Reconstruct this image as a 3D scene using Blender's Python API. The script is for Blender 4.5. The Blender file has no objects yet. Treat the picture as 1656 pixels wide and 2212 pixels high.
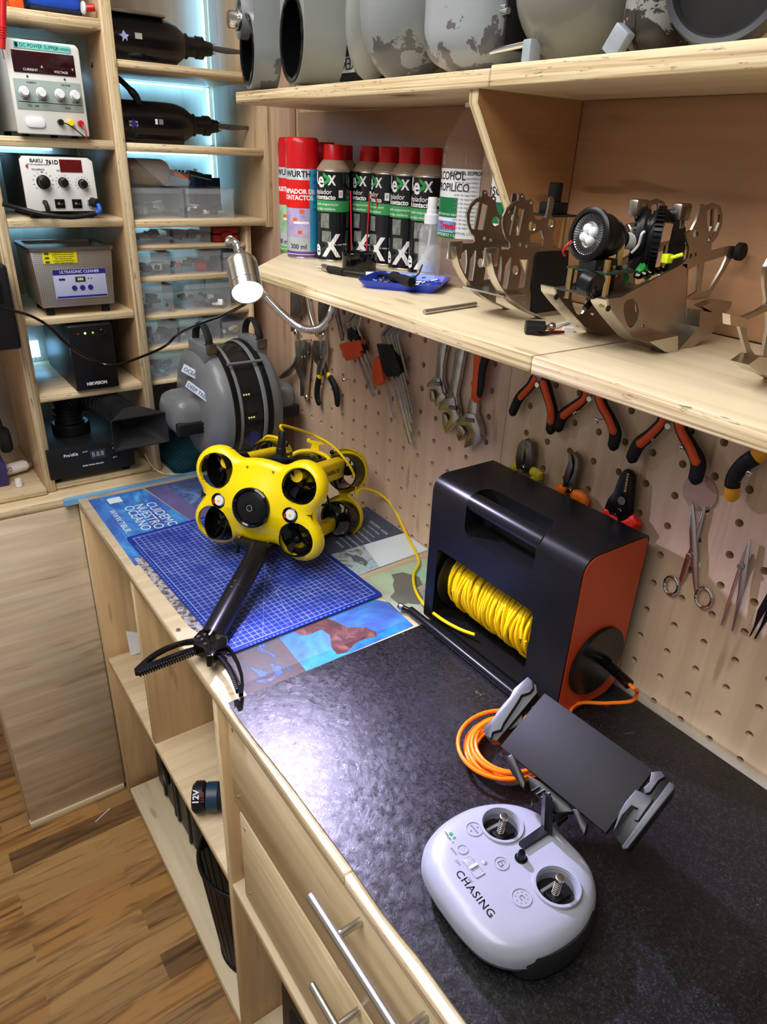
import bpy, bmesh, math, random
from mathutils import Vector as V, Matrix as MX, geometry
random.seed(7)
S = bpy.context.scene; COL = S.collection
PI = math.pi
# ---------------------------------------------------------------- camera
CAM = V((-0.824, 0.0, 1.61)); FPX = 1528.48
RX = V((0.81655558, -0.57591782, 0.03944179)); RY = V((-0.22961861, -0.3867284, -0.89314973)); RZ = V((0.5296341, 0.72024982, -0.44802669))
cd = bpy.data.cameras.new('camera'); cam = bpy.data.objects.new('camera', cd); COL.objects.link(cam)
cd.sensor_fit = 'HORIZONTAL'; cd.sensor_width = 36; cd.lens = 36*FPX/1656; cd.clip_start = .02
m3 = MX((RX, -RY, -RZ)).transposed()
cam.matrix_world = MX.Translation(CAM) @ m3.to_4x4(); S.camera = cam
# ---------------------------------------------------------------- world, lamps, exposure
S.view_settings.view_transform = 'Standard'; S.view_settings.look = 'None'
S.view_settings.gamma = 1; S.view_settings.use_curve_mapping = False; S.view_settings.exposure = -.12
W = bpy.data.worlds.new('world'); S.world = W; W.use_nodes = True
W.node_tree.nodes['Background'].inputs[0].default_value = (.80, .84, .90, 1); W.node_tree.nodes['Background'].inputs[1].default_value = .30
def area(name, loc, to, sx, sy, power, col=(1, 1, 1)):
    l = bpy.data.lights.new(name, 'AREA'); l.shape = 'RECTANGLE'; l.size = sx; l.size_y = sy; l.energy = power; l.color = col
    o = bpy.data.objects.new(name, l); COL.objects.link(o); o.location = loc
    o.rotation_euler = (V(to)-V(loc)).to_track_quat('-Z', 'Y').to_euler(); return o
area('ceiling_panel_light', (-1.15, .35, 2.38), (-1.15, .35, 0), .6, 1.2, 27, (1, .985, .96))
area('ceiling_panel_light', (-.75, 1.15, 2.38), (-.75, 1.15, 0), .6, .6, 12, (1, .98, .95))

def at(px, py, ax, val):
    """point on the axis plane ax=val seen at a pixel of the 1656x2212 photograph"""
    i = 'xyz'.index(ax); a, b = (px-828)/FPX, (py-1106)/FPX
    d = RX*a + RY*b + RZ
    return CAM + d*((val-CAM[i])/d[i])

# ---------------------------------------------------------------- materials
MATS = {}
class NT:
    def __init__(s, name):
        s.m = bpy.data.materials.new(name); s.m.use_nodes = True; s.t = s.m.node_tree; s.n = s.t.nodes
        s.b = s.n['Principled BSDF']; s.tc = s.n.new('ShaderNodeTexCoord')
    def node(s, typ, ins={}, **kw):
        x = s.n.new('ShaderNode'+typ)
        for k, v in kw.items(): setattr(x, k, v)
        for k, v in ins.items(): s.set(x.inputs[k], v)
        return x
    def set(s, sock, v):
        if isinstance(v, bpy.types.NodeSocket): s.t.links.new(v, sock)
        else:
            if isinstance(v, (tuple, list)) and len(v) == 3 and sock.type == 'RGBA': v = (*v, 1)
            sock.default_value = v
    def mapping(s, scale=(1, 1, 1), loc=(0, 0, 0), rot=(0, 0, 0), src=None):
        return s.node('Mapping', {'Vector': src or s.tc.outputs['Object'], 'Scale': scale, 'Location': loc, 'Rotation': rot}).outputs[0]
    def noise(s, vec, scale=5, detail=3, rough=.5, dist=0):
        return s.node('TexNoise', {'Vector': vec, 'Scale': scale, 'Detail': detail, 'Roughness': rough, 'Distortion': dist}).outputs[0]
    def ramp(s, fac, stops, interp='LINEAR'):
        r = s.node('ValToRGB', {'Fac': fac}); r.color_ramp.interpolation = interp; e = r.color_ramp.elements
        while len(e) < len(stops): e.new(.5)
        for q, (p, c) in zip(e, stops): q.position = p; q.color = (*c, 1) if len(c) == 3 else c
        return r.outputs[0]
    def mix(s, f, a, b, mode='MIX'):
        x = s.node('Mix', data_type='RGBA', blend_type=mode)
        s.set(x.inputs[0], f); s.set(x.inputs[6], a); s.set(x.inputs[7], b); return x.outputs[2]
    def math(s, op, a, b=0.0, c=0.0, clamp=False):
        x = s.node('Math', operation=op); x.use_clamp = clamp
        s.set(x.inputs[0], a); s.set(x.inputs[1], b); s.set(x.inputs[2], c); return x.outputs[0]
    def bump(s, h, strength=.2, dist=.002):
        b = s.node('Bump', {'Height': h, 'Strength': strength, 'Distance': dist}); s.set(s.b.inputs['Normal'], b.outputs[0])
    def sep(s, vec): return s.node('SeparateXYZ', {0: vec}).outputs
def sr(r, g, b):
    f = lambda c: ((c/255+.055)/1.055)**2.4 if c/255 > .04045 else c/255/12.92
    return (f(r), f(g), f(b))
def mat(name, col, rough=.5, metal=0., var=.12, vs=30, bump=0., bs=200, coat=0., spec=None, trans=0., ior=1.45, emit=None, es=0., alpha=1., aniso=None):
    if name in MATS: return MATS[name]
    t = NT(name); b = t.b
    n = t.noise(t.mapping(aniso or (1, 1, 1)), vs, 4, .6)
    dk = tuple(c*(1-var) for c in col); lt = tuple(min(1, c*(1+var)) for c in col)
    t.set(b.inputs['Base Color'], t.ramp(n, [(.3, dk), (.7, lt)]))
    b.inputs['Roughness'].default_value = rough; b.inputs['Metallic'].default_value = metal
    b.inputs['Specular IOR Level'].default_value = spec if spec is not None else (.32 if max(col) < .04 and rough > .25 else .5)
    b.inputs['Coat Weight'].default_value = coat; b.inputs['Coat Roughness'].default_value = .08
    b.inputs['Transmission Weight'].default_value = trans; b.inputs['IOR'].default_value = ior; b.inputs['Alpha'].default_value = alpha
    if emit: b.inputs['Emission Color'].default_value = (*emit, 1); b.inputs['Emission Strength'].default_value = es
    if bump: t.bump(t.noise(t.mapping(aniso or (1, 1, 1)), bs, 2), bump, .001)
    MATS[name] = t.m; return t.m
def ply(name, base, axis='y', contrast=1., knots=True, cross=9, rough=.45, seed=0, coat=.15):
    """varnished pine plywood: grain runs along axis"""
    if name in MATS: return MATS[name]
    t = NT(name); sc = [cross]*3; sc['xyz'.index(axis)] = .9
    v = t.mapping(tuple(sc), loc=(seed, seed*.7, seed*.3))
    g = t.noise(v, 1.6, 5, .55, 1.2)
    c = contrast
    lo = tuple(q*(1-.30*c)*(.92 if i == 2 else 1) for i, q in enumerate(base)); hi = tuple(min(1, q*(1+.12*c)) for q in base)
    col = t.ramp(g, [(.25, lo), (.48, base), (.62, hi), (.8, tuple(q*(1-.12*c) for q in base))])
    sc2 = [160]*3; sc2['xyz'.index(axis)] = 4
    f = t.noise(t.mapping(tuple(sc2)), 1, 2, .6)
    col = t.mix(t.math('MULTIPLY', f, .55*c), col, tuple(q*.72 for q in base))
    sc3 = [34]*3; sc3['xyz'.index(axis)] = 5
    sm = [42]*3; sm['xyz'.index(axis)] = 1.6
    mg = t.noise(t.mapping(tuple(sm), loc=(1, seed, 5)), 1, 3, .55, .3)
    col = t.mix(t.math('MULTIPLY', t.ramp(mg, [(.40, (1, 1, 1)), (.56, (0, 0, 0))]), .40*c), col, tuple(q*w for q, w in zip(base, (.62, .54, .44))))
    fl = t.noise(t.mapping(tuple(sc3), loc=(seed+3, 1, 2)), 1.3, 1, .4)
    col = t.mix(t.ramp(fl, [(.70, (0, 0, 0)), (.76, (.55, .55, .55))]), col, tuple(q*w for q, w in zip(base, (.45, .36, .25))))
    if knots:
        sk = [5.2]*3; sk['xyz'.index(axis)] = 2.6
        vo = t.node('TexVoronoi', {'Vector': t.mapping(tuple(sk), loc=(seed*1.7+.37, seed+.11, .2)), 'Scale': 1.0, 'Randomness': 1.0})
        k = t.ramp(vo.outputs['Distance'], [(.0, (1, 1, 1)), (.045, (.9, .9, .9)), (.075, (.35, .35, .35)), (.16, (0, 0, 0))])
        col = t.mix(k, col, sr(140, 84, 44))
    t.set(t.b.inputs['Base Color'], col); t.b.inputs['Roughness'].default_value = rough
    t.b.inputs['Coat Weight'].default_value = coat; t.b.inputs['Coat Roughness'].default_value = .2
    t.bump(f, .12, .0006)
    MATS[name] = t.m; return t.m
def plyedge(axis, dark=1.):
    name = 'plywood_edge_'+axis+('' if dark == 1 else '_d')
    if name in MATS: return MATS[name]
    t = NT(name); sc = [3.]*3; sc['xyz'.index(axis)] = 260
    g = t.noise(t.mapping(tuple(sc)), 1, 3, .6, .4)
    col = t.ramp(g, [(.28, sr(118, 92, 60)), (.42, sr(196, 172, 130)), (.6, sr(232, 214, 176)), (.8, sr(205, 182, 140))])
    sc = [40.]*3; sc['xyz'.index(axis)] = 300
    h = t.noise(t.mapping(tuple(sc), loc=(4, 4, 4)), 1, 3, .6)
    col = t.mix(t.ramp(h, [(.62, (0, 0, 0)), (.72, (.8, .8, .8))]), col, sr(84, 62, 40))
    t.set(t.b.inputs['Base Color'], col); t.b.inputs['Roughness'].default_value = .6; t.bump(g, .3, .001)
    MATS[name] = t.m; return t.m

PLY = sr(222, 200, 160)
P_Y = ply('plywood_light', sr(226, 206, 172), 'x', .8)
P_SHELF = ply('plywood_shelf', sr(228, 212, 180), 'y', .6, cross=6, seed=2)
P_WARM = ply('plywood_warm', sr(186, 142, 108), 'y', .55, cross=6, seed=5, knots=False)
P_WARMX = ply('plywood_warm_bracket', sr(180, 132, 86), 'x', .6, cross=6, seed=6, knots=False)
P_PEG = ply('plywood_pegboard', sr(226, 194, 168), 'z', .55, cross=8, seed=9, knots=False, rough=.5)
P_PEG2 = ply('plywood_pegboard_pale', sr(226, 198, 166), 'z', .75, cross=4, seed=12)
P_CAB = ply('plywood_cabinet', sr(212, 186, 150), 'z', .8, seed=4)
P_CABX = ply('plywood_cabinet_shelf', sr(222, 200, 164), 'x', .8, seed=7)
P_CABY = ply('plywood_cabinet_side', sr(205, 172, 132), 'z', 1., seed=14)
P_BACK = ply('plywood_back_panel', sr(196, 186, 172), 'z', .5, seed=15, knots=False)
P_PANEL = ply('plywood_side_panel', sr(222, 204, 178), 'x', 1.1, seed=3, cross=11, knots=False)
P_DARKX = ply('plywood_bench_inner', sr(216, 182, 134), 'z', .9, seed=8)
P_DRAW = ply('plywood_drawer_front', sr(226, 206, 166), 'y', .9, seed=21)

# ---------------------------------------------------------------- mesh builder
def sharp(bm, ang=38):
    a = math.radians(ang)
    for f in bm.faces: f.smooth = True
    for e in bm.edges:
        if len(e.link_faces) == 2:
            try: e.smooth = e.calc_face_angle() < a
            except Exception: pass
class MB:
    def __init__(s, M=None): s.bm = bmesh.new(); s.M = M or MX.Identity(4)
    def _v(s, p, M=None): return s.bm.verts.new(s.M @ ((M @ V(p)) if M else V(p)))
    def face(s, vs):
        try: return s.bm.faces.new(vs)
        except ValueError: return None
    def box(s, x0, x1, y0, y1, z0, z1, M=None, bev=0., seg=2):
        t = bmesh.new(); c = [t.verts.new((x, y, z)) for x in (x0, x1) for y in (y0, y1) for z in (z0, z1)]
        for q in ((0, 1, 3, 2), (4, 6, 7, 5), (0, 4, 5, 1), (2, 3, 7, 6), (0, 2, 6, 4), (1, 5, 7, 3)): t.faces.new([c[i] for i in q])
        if bev: bmesh.ops.bevel(t, geom=t.edges[:], offset=bev, segments=seg, profile=.5, affect='EDGES')
        s.merge(t, M); return s
    def merge(s, t, M=None):
        mp = {v: s._v(v.co, M) for v in t.verts}
        for f in t.faces: s.face([mp[v] for v in f.verts])
        t.free()
    def lathe(s, prof, M=None, n=32, a0=0, a1=2*PI, caps=True):
        full = abs(a1-a0-2*PI) < 1e-6; k = n if full else n+1
        rings = []
        for r, z in prof:
            if r < 1e-7: rings.append([s._v((0, 0, z), M)])
            else: rings.append([s._v((r*math.cos(a0+(a1-a0)*i/n), r*math.sin(a0+(a1-a0)*i/n), z), M) for i in range(k)])
        for A, B in zip(rings, rings[1:]):
            for i in range(n if full else n):
                j = (i+1) % k if full else i+1
                if len(A) == 1 and len(B) == 1: break
                if len(A) == 1: s.face([A[0], B[i], B[j]])
                elif len(B) == 1: s.face([A[i], A[j], B[0]])
                else: s.face([A[i], A[j], B[j], B[i]])
        return s
    def cyl(s, a, b, r, r2=None, n=20, bev=0.):
        a, b = V(a), V(b); r2 = r if r2 is None else r2; L = (b-a).length
        M = MX.Translation(a) @ (b-a).to_track_quat('Z', 'Y').to_matrix().to_4x4()
        c = min(bev, L/3, r*.5) if bev else 0
        prof = [(0, 0), (r-c, 0)] + ([(r, c), (r2, L-c)] if c else [(r2, L)] if False else [(r2, L)]) if c else [(0, 0), (r, 0), (r2, L)]
        if c: prof = [(0, 0), (r-c, 0), (r, c), (r2, L-c), (r2-c, L)]
        return s.lathe(prof+[(0, L)], M, n)
    def ball(s, c, r, sc=(1, 1, 1), n=16, M=None):
        k = n//2; pr = [(math.sin(PI*i/k), -math.cos(PI*i/k)) for i in range(k+1)]; pr[0] = (0, -1); pr[-1] = (0, 1)
        Q = (M or MX.Identity(4)) @ MX.Translation(V(c)) @ MX.Diagonal((r*sc[0], r*sc[1], r*sc[2], 1)); return s.lathe(pr, Q, n)
    def tube(s, pts, r, n=8, closed=False, flat=1., up=None, caps=True):
        pts = [V(p) for p in pts]; N = len(pts); R_ = r if isinstance(r, (list, tuple)) else [r]*N
        rings = []; nrm = None
        for i, p in enumerate(pts):
            a = pts[(i-1) % N] if (i or closed) else p; b = pts[(i+1) % N] if (i < N-1 or closed) else p
            d = (b-a).normalized() if (b-a).length > 1e-9 else V((0, 0, 1))
            if nrm is None:
                nrm = (V(up) if up else (V((0, 0, 1)) if abs(d.z) < .9 else V((1, 0, 0))))
            nrm = nrm - d*nrm.dot(d)
            if nrm.length < 1e-6: nrm = d.orthogonal()
            nrm.normalize(); bi = d.cross(nrm)
            rings.append([s._v(p + nrm*(R_[i]*math.cos(2*PI*k/n)*flat) + bi*(R_[i]*math.sin(2*PI*k/n))) for k in range(n)])
        for i in range(N if closed else N-1):
            A, B = rings[i], rings[(i+1) % N]
            for k in range(n): s.face([A[k], A[(k+1) % n], B[(k+1) % n], B[k]])
        if caps and not closed: s.face(rings[0][::-1]); s.face(rings[-1])
        return s
    def prism(s, loops, h0, h1, M=None, bev=0.):
        """extrude 2D loops (outer, then holes) from h0 to h1 along local z"""
        if not isinstance(loops[0][0], (tuple, list, V)) or len(loops[0]) == 2 and not isinstance(loops[0][0], (tuple, list, V)): loops = [loops]
        L3 = [[V((p[0], p[1], 0)) for p in l] for l in loops]; flat = [p for l in L3 for p in l]
        tri = geometry.tessellate_polygon(L3); t = bmesh.new()
        lo = [t.verts.new((p.x, p.y, h0)) for p in flat]; hi = [t.verts.new((p.x, p.y, h1)) for p in flat]
        for q in tri:
            for vv in ([lo[i] for i in q][::-1], [hi[i] for i in q]):
                try: t.faces.new(vv)
                except ValueError: pass
        k = 0
        for l in L3:
            n = len(l)
            for i in range(n):
                a, b = k+i, k+(i+1) % n
                try: t.faces.new([lo[a], lo[b], hi[b], hi[a]])
                except ValueError: pass
            k += n
        bmesh.ops.recalc_face_normals(t, faces=t.faces[:])
        if bev:
            bmesh.ops.dissolve_limit(t, angle_limit=.02, verts=t.verts[:], edges=t.edges[:])
            es = [e for e in t.edges if len(e.link_faces) == 2 and e.calc_face_angle(0) > .6]
            bmesh.ops.bevel(t, geom=es, offset=bev, segments=2, profile=.5, affect='EDGES', clamp_overlap=True)
        s.merge(t, M); return s
    def build(s, name, m, parent=None, label=None, world=False, ang=38, edge=None, kind=None):
        me = bpy.data.meshes.new(name)
        bmesh.ops.remove_doubles(s.bm, verts=s.bm.verts[:], dist=1e-6)
        bmesh.ops.recalc_face_normals(s.bm, faces=s.bm.faces[:])
        sharp(s.bm, ang)
        if edge:
            ax, em = edge
            for f in s.bm.faces:
                if abs(f.normal['xyz'.index(ax)]) < .5: f.material_index = 1
        s.bm.to_mesh(me); s.bm.free()
        me.materials.append(m)
        if edge: me.materials.append(edge[1])
        o = bpy.data.objects.new(name, me); COL.objects.link(o)
        if parent is not None:
            o.parent = parent
            if world: o.matrix_parent_inverse = parent_world(parent).inverted()
        if label: o['label'] = label
        if kind: o['kind'] = kind
        return o
def parent_world(p):
    M = MX.Identity(4); ch = []
    while p: ch.append(p); p = p.parent
    for q in reversed(ch): M = M @ q.matrix_parent_inverse @ q.matrix_basis
    return M
def tag(o, label, cat, group=None, kind=None):
    o['label'] = label; o['category'] = cat
    if group: o['group'] = group
    if kind: o['kind'] = kind
    return o
def thing(name, label, cat, loc=(0, 0, 0), rot=(0, 0, 0), group=None, M=None):
    o = bpy.data.objects.new(name, None); COL.objects.link(o); o.empty_display_size = .02
    if M is not None: o.matrix_world = M; o.matrix_basis = M
    else: o.location = loc; o.rotation_euler = rot
    return tag(o, label, cat, group)
def struct(o): o['kind'] = 'structure'; return o
KIDS = {}
def dup(root, M, label, group=None):
    r = root.copy(); COL.objects.link(r); r.matrix_basis = M; r['label'] = label
    if group: r['group'] = group
    def rec(a, b):
        for ch in [x for x in COL.objects if x.parent == a]:
            c = ch.copy(); COL.objects.link(c); c.parent = b; rec(ch, c)
    rec(root, r); return r
def TR(loc, yaw=0, pitch=0, roll=0):
    return MX.Translation(V(loc)) @ MX.Rotation(yaw, 4, 'Z') @ MX.Rotation(pitch, 4, 'X') @ MX.Rotation(roll, 4, 'Y')
def board(name, m, x0, x1, y0, y1, z0, z1, parent=None, bev=.0012, label=None):
    d = (x1-x0, y1-y0, z1-z0); ax = 'xyz'[d.index(min(d))]
    return MB().box(x0, x1, y0, y1, z0, z1, bev=bev, seg=1).build(name, m, parent, label, world=True, ang=60, edge=(ax, plyedge(ax)))
def smooth_pts(P_, k=8, closed=False):
    P_ = [V(p) for p in P_]; n = len(P_); out = []
    for i in range(n if closed else n-1):
        p0 = P_[(i-1) % n] if (closed or i) else P_[0]; p1 = P_[i]; p2 = P_[(i+1) % n]; p3 = P_[(i+2) % n] if (closed or i+2 < n) else p2
        for j in range(k):
            t = j/k; out.append(.5*((2*p1)+(p2-p0)*t+(2*p0-5*p1+4*p2-p3)*t*t+(3*p1-p0-3*p2+p3)*t**3))
    if not closed: out.append(P_[-1])
    return out
def circ(cx, cy, r, n=16, ry=None): return [(cx+r*math.cos(2*PI*i/n), cy+(ry or r)*math.sin(2*PI*i/n)) for i in range(n)]
def rrect(x0, x1, y0, y1, r, n=5):
    out = []
    for cx, cy, a in ((x1-r, y1-r, 0), (x0+r, y1-r, PI/2), (x0+r, y0+r, PI), (x1-r, y0+r, 1.5*PI)):
        out += [(cx+r*math.cos(a+PI/2*i/n), cy+r*math.sin(a+PI/2*i/n)) for i in range(n+1)]
    return out
def text(s, size, M, m, parent=None, name='lettering', align='CENTER', ext=.0002, wrap=None, world=False, sx=1., bold=0., label=None, sp=1.):
    c = bpy.data.curves.new('t', 'FONT'); c.body = s; c.size = size; c.align_x = align; c.align_y = 'CENTER'; c.extrude = ext; c.offset = bold; c.resolution_u = 3; c.space_character = sp
    o = bpy.data.objects.new('t', c); COL.objects.link(o)
    dg = bpy.context.evaluated_depsgraph_get(); dg.update()
    me = bpy.data.meshes.new_from_object(o.evaluated_get(dg)); bpy.data.objects.remove(o); me.name = name
    if sx != 1: me.transform(MX.Diagonal((sx, 1, 1, 1)))
    if wrap:  # wrap = radius: bend text around a vertical cylinder, text faces -Y at angle 0
        b = bmesh.new(); b.from_mesh(me)
        xs = [v.co.x for v in b.verts]; x = min(xs) if xs else 0
        while xs and x < max(xs):
            bmesh.ops.bisect_plane(b, geom=b.verts[:]+b.edges[:]+b.faces[:], plane_co=(x, 0, 0), plane_no=(1, 0, 0)); x += wrap*.15
        for v in b.verts:
            a = v.co.x/wrap; r = wrap+v.co.z; v.co = V((r*math.sin(a), -r*math.cos(a), v.co.y))
        b.to_mesh(me); b.free()
    me.transform(M); me.materials.clear(); me.materials.append(m)
    o = bpy.data.objects.new(name, me); COL.objects.link(o)
    if parent is not None:
        o.parent = parent
        if world: o.matrix_parent_inverse = parent_world(parent).inverted()
    if label: o['label'] = label
    return o
def frame(o, u, v):  # matrix with local x=u, local y=v, z=u x v at o
    u = V(u).normalized(); v = V(v).normalized(); w = u.cross(v)
    return MX(((u.x, v.x, w.x, o[0]), (u.y, v.y, w.y, o[1]), (u.z, v.z, w.z, o[2]), (0, 0, 0, 1)))
FY = lambda x, y, z: frame((x, y, z), (1, 0, 0), (0, 0, 1))       # drawing plane facing -Y
FX = lambda x, y, z: frame((x, y, z), (0, -1, 0), (0, 0, 1))      # drawing plane facing -X
FZ = lambda x, y, z, a=0: MX.Translation((x, y, z)) @ MX.Rotation(a, 4, 'Z')

# common materials
BLK = mat('black_plastic', sr(24, 25, 28), .42, var=.15, bump=.05)
BLKS = mat('black_satin_plastic', sr(19, 19, 20), .3, var=.1)
BLKG = mat('black_gloss_plastic', sr(10, 10, 12), .1, var=.1)
RUB = mat('black_rubber', sr(26, 26, 27), .7, var=.2)
STEEL = mat('brushed_steel', (.56, .55, .53), .3, 1., var=.12, vs=60, aniso=(1, 1, .1))
STEELD = mat('dark_steel', (.30, .275, .245), .34, 1., var=.15, vs=18)
CHROME = mat('chrome', (.78, .78, .78), .12, 1., var=.05)
GREY = mat('grey_plastic', sr(120, 124, 128), .4)
WHITE = mat('white_plastic', sr(232, 234, 236), .4, var=.03)
RED = mat('red_plastic', sr(190, 22, 26), .35, var=.08)
ORANGE = mat('orange_plastic', sr(232, 84, 22), .4, var=.06)
YEL = mat('yellow_plastic', sr(250, 216, 10), .35, var=.05)
BRASS = mat('brass', (.62, .47, .2), .3, 1.)
INKW = mat('white_ink', sr(235, 236, 238), .5, var=.02)
INKK = mat('black_ink', sr(22, 22, 26), .5, var=.02)
INKG = mat('green_ink', sr(44, 158, 70), .5, var=.05)
CLEAR = mat('clear_plastic', (.97, .98, 1.), .12, var=.01, trans=.0, alpha=.22)

# ---------------------------------------------------------------- room shell
def floor_mat():
    t = NT('laminate_floor'); v = t.mapping()
    x, y, z = t.sep(v)
    br = t.node('TexBrick', {'Vector': t.mapping((1, 1, 1)), 'Scale': 1., 'Mortar Size': .0, 'Brick Width': .62, 'Row Height': .066, 'Color1': (0, 0, 0), 'Color2': (1, 1, 1)}, offset=.37)
    fac = t.node('SeparateColor', {0: br.outputs[0]}).outputs[0]
    off = t.node('CombineXYZ', {0: t.math('MULTIPLY', fac, 7.3), 1: t.math('MULTIPLY', fac, 3.1), 2: 0.}).outputs[0]
    add = t.node('VectorMath', {0: t.mapping((2.2, 17, 1)), 1: off}, operation='ADD').outputs[0]
    g = t.noise(add, 1.1, 4, .5, 2.2)
    col = t.ramp(g, [(.25, sr(104, 82, 58)), (.4, sr(146, 118, 84)), (.5, sr(172, 144, 104)), (.62, sr(174, 142, 102)), (.8, sr(196, 170, 128))])
    g2 = t.noise(t.node('VectorMath', {0: t.mapping((3, 50, 1)), 1: off}, operation='ADD').outputs[0], 1.3, 4, .6, .8)
    col = t.mix(t.ramp(g2, [(.30, (.8, .8, .8)), (.42, (0, 0, 0))]), col, sr(92, 70, 48))
    tint = t.ramp(fac, [(0, sr(160, 142, 126)), (.35, sr(255, 240, 210)), (.7, sr(226, 205, 184)), (1, sr(255, 226, 176))])
    col = t.mix(1., col, tint, 'MULTIPLY')
    t.set(t.b.inputs['Base Color'], col); t.b.inputs['Roughness'].default_value = .38
    return t.m
FL = -.02
struct(MB().box(-2.6, .25, -1.5, 2.3, FL-.05, FL).build('floor', floor_mat()))
PAINT = mat('painted_wall', sr(214, 216, 218), .7, var=.03)
struct(MB().box(.021, .12, -1.5, 2.3, FL, 2.45).build('wall_right', ply('plywood_wall', sr(214, 186, 148), 'z', .6, knots=False, seed=30)))
struct(MB().box(-2.6, .12, 2.06, 2.16, FL, 2.45).build('wall_back', PAINT))
struct(MB().box(-2.7, -2.6, -1.5, 2.3, FL, 2.45).build('wall_left', PAINT))
struct(MB().box(-2.6, .12, -1.5, 2.3, 2.45, 2.5).build('ceiling', mat('ceiling_paint', sr(230, 230, 228), .8, var=.02)))

# ---------------------------------------------------------------- pegboards on the wall
def pegboard(name, y0, y1, z0, z1, hy, hz, skip, m, label, hole_y):
    holes = []
    for a in hole_y:
        for k in range(hz):
            z = 1.0835+(k-8)*.0458
            if z0+.012 < z < z1-.012: holes.append(circ(a, z, .0056, 10))
    M = MX(((0, 0, 1, 0), (1, 0, 0, 0), (0, 1, 0, 0), (0, 0, 0, 1)))  # local x->Y, y->Z, z->X
    o = MB(M).prism([[(y0, z0), (y1, z0), (y1, z1), (y0, z1)]]+holes, 0., .018).build(name, m, ang=30)
    return tag(o, label, 'pegboard')
hy1 = [1.479-.0464*k for k in range(15)]
hy2 = [.741-.0459*k for k in range(24)]
pegboard('pegboard', .7905, 1.525, .88, 1.415, 0, 20, 0, P_PEG, 'pinkish plywood pegboard behind the yellow underwater drone', hy1)
pegboard('pegboard', -.42, .7895, .88, 1.415, 0, 20, 0, P_PEG2, 'pale plywood pegboard carrying orange-handled pliers, right of the narrow joint', hy2)
tag(MB().box(.003, .019, 1.527, 2.04, .9, 1.98, bev=.001).build('wall_panel', ply('plywood_corner_panel', sr(200, 166, 140), 'z', .7, seed=17, knots=False)), 'pinkish plywood panel lining the corner behind the goose-neck lamp', 'panel')
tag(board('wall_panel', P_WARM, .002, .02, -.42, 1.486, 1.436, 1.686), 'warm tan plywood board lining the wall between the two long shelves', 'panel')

# ---------------------------------------------------------------- long wall shelves
ws = thing('wall_shelf', 'long plywood shelf above the tools, holding spray cans and metal frames', 'shelf', (0, .5, 1.418))
def shelf_plate(y0, y1, x0, z0, z1, m, par, lab=None, nm='shelf_board', skew=0.):
    M = MX.Identity(4)
    return MB().prism([(x0, y0), (.0, y0), (.0, y1+skew), (x0, y1)], z0, z1, bev=.0015).build(nm, m, par, lab, world=True, ang=50, edge=('z', plyedge('z')))
shelf_plate(.492, 1.128, -.285, 1.418, 1.436, P_SHELF, ws, skew=.33)
shelf_plate(-.42, .4905, -.285, 1.4175, 1.4358, P_SHELF, ws)
ts = thing('wall_shelf', 'high plywood shelf along the top carrying grey drone housings', 'shelf', (0, .5, 1.686))
shelf_plate(.7, 1.375, -.188, 1.686, 1.7045, P_SHELF, ts, skew=.0)
shelf_plate(-.42, .6985, -.188, 1.6862, 1.7075, P_SHELF, ts)
# triangular bracket between the two shelves
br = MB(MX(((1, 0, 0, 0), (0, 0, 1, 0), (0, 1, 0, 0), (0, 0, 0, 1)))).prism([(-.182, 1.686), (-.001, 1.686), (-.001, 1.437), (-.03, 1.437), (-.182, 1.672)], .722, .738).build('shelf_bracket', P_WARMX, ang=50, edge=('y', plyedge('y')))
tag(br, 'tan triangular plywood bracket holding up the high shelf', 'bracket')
# ---------------------------------------------------------------- workbench
wb = thing('workbench', 'long plywood workbench with open shelves and drawers under its top', 'workbench', (-.27, .7, FL))
M = MX.Identity(4)
board('worktop', P_Y, -.537, .0, .4345, 1.548, .878, .898, wb)
board('worktop', P_Y, -.537, .0, -.45, .4335, .878, .8975, wb)
ACR = mat('clear_acrylic', (.5, .52, .55), .04, var=.01, alpha=.05)
MB().box(-.5365, -.001, .781, 1.543, .8987, .9010).build('acrylic_cover', ACR, wb, 'clear acrylic sheet', world=True)
def wpan(name, m, y0, y1, z0, z1, x0=-.535, x1=-.02, **k): return board(name, m, x0, x1, y0, y1, z0, z1, wb, **k)
wpan('end_panel', P_DARKX, 1.538, 1.564, FL, .878)
wpan('divider', P_DARKX, 1.178, 1.196, .47, .878)
wpan('side_panel', P_DARKX, .79, .808, FL, .878)
wpan('lower_shelf', P_CABX, .808, 1.52, .452, .47)
wpan('base_shelf', P_SHELF, .808, 1.52, FL+.01, FL+.04)
wpan('lower_shelf', P_SHELF, -.45, .79, .447, .467)
wpan('base_shelf', P_SHELF, -.45, .79, FL+.01, FL+.04)
MB().box(-.02, -.008, -.45, 1.53, FL, .878).build('back_panel', P_DARKX, wb, world=True)
wpan('side_panel', P_DARKX, -.45, -.43, FL, .878)
wpan('side_panel', P_DARKX, .19, .208, .467, .878, x0=-.50)
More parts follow.
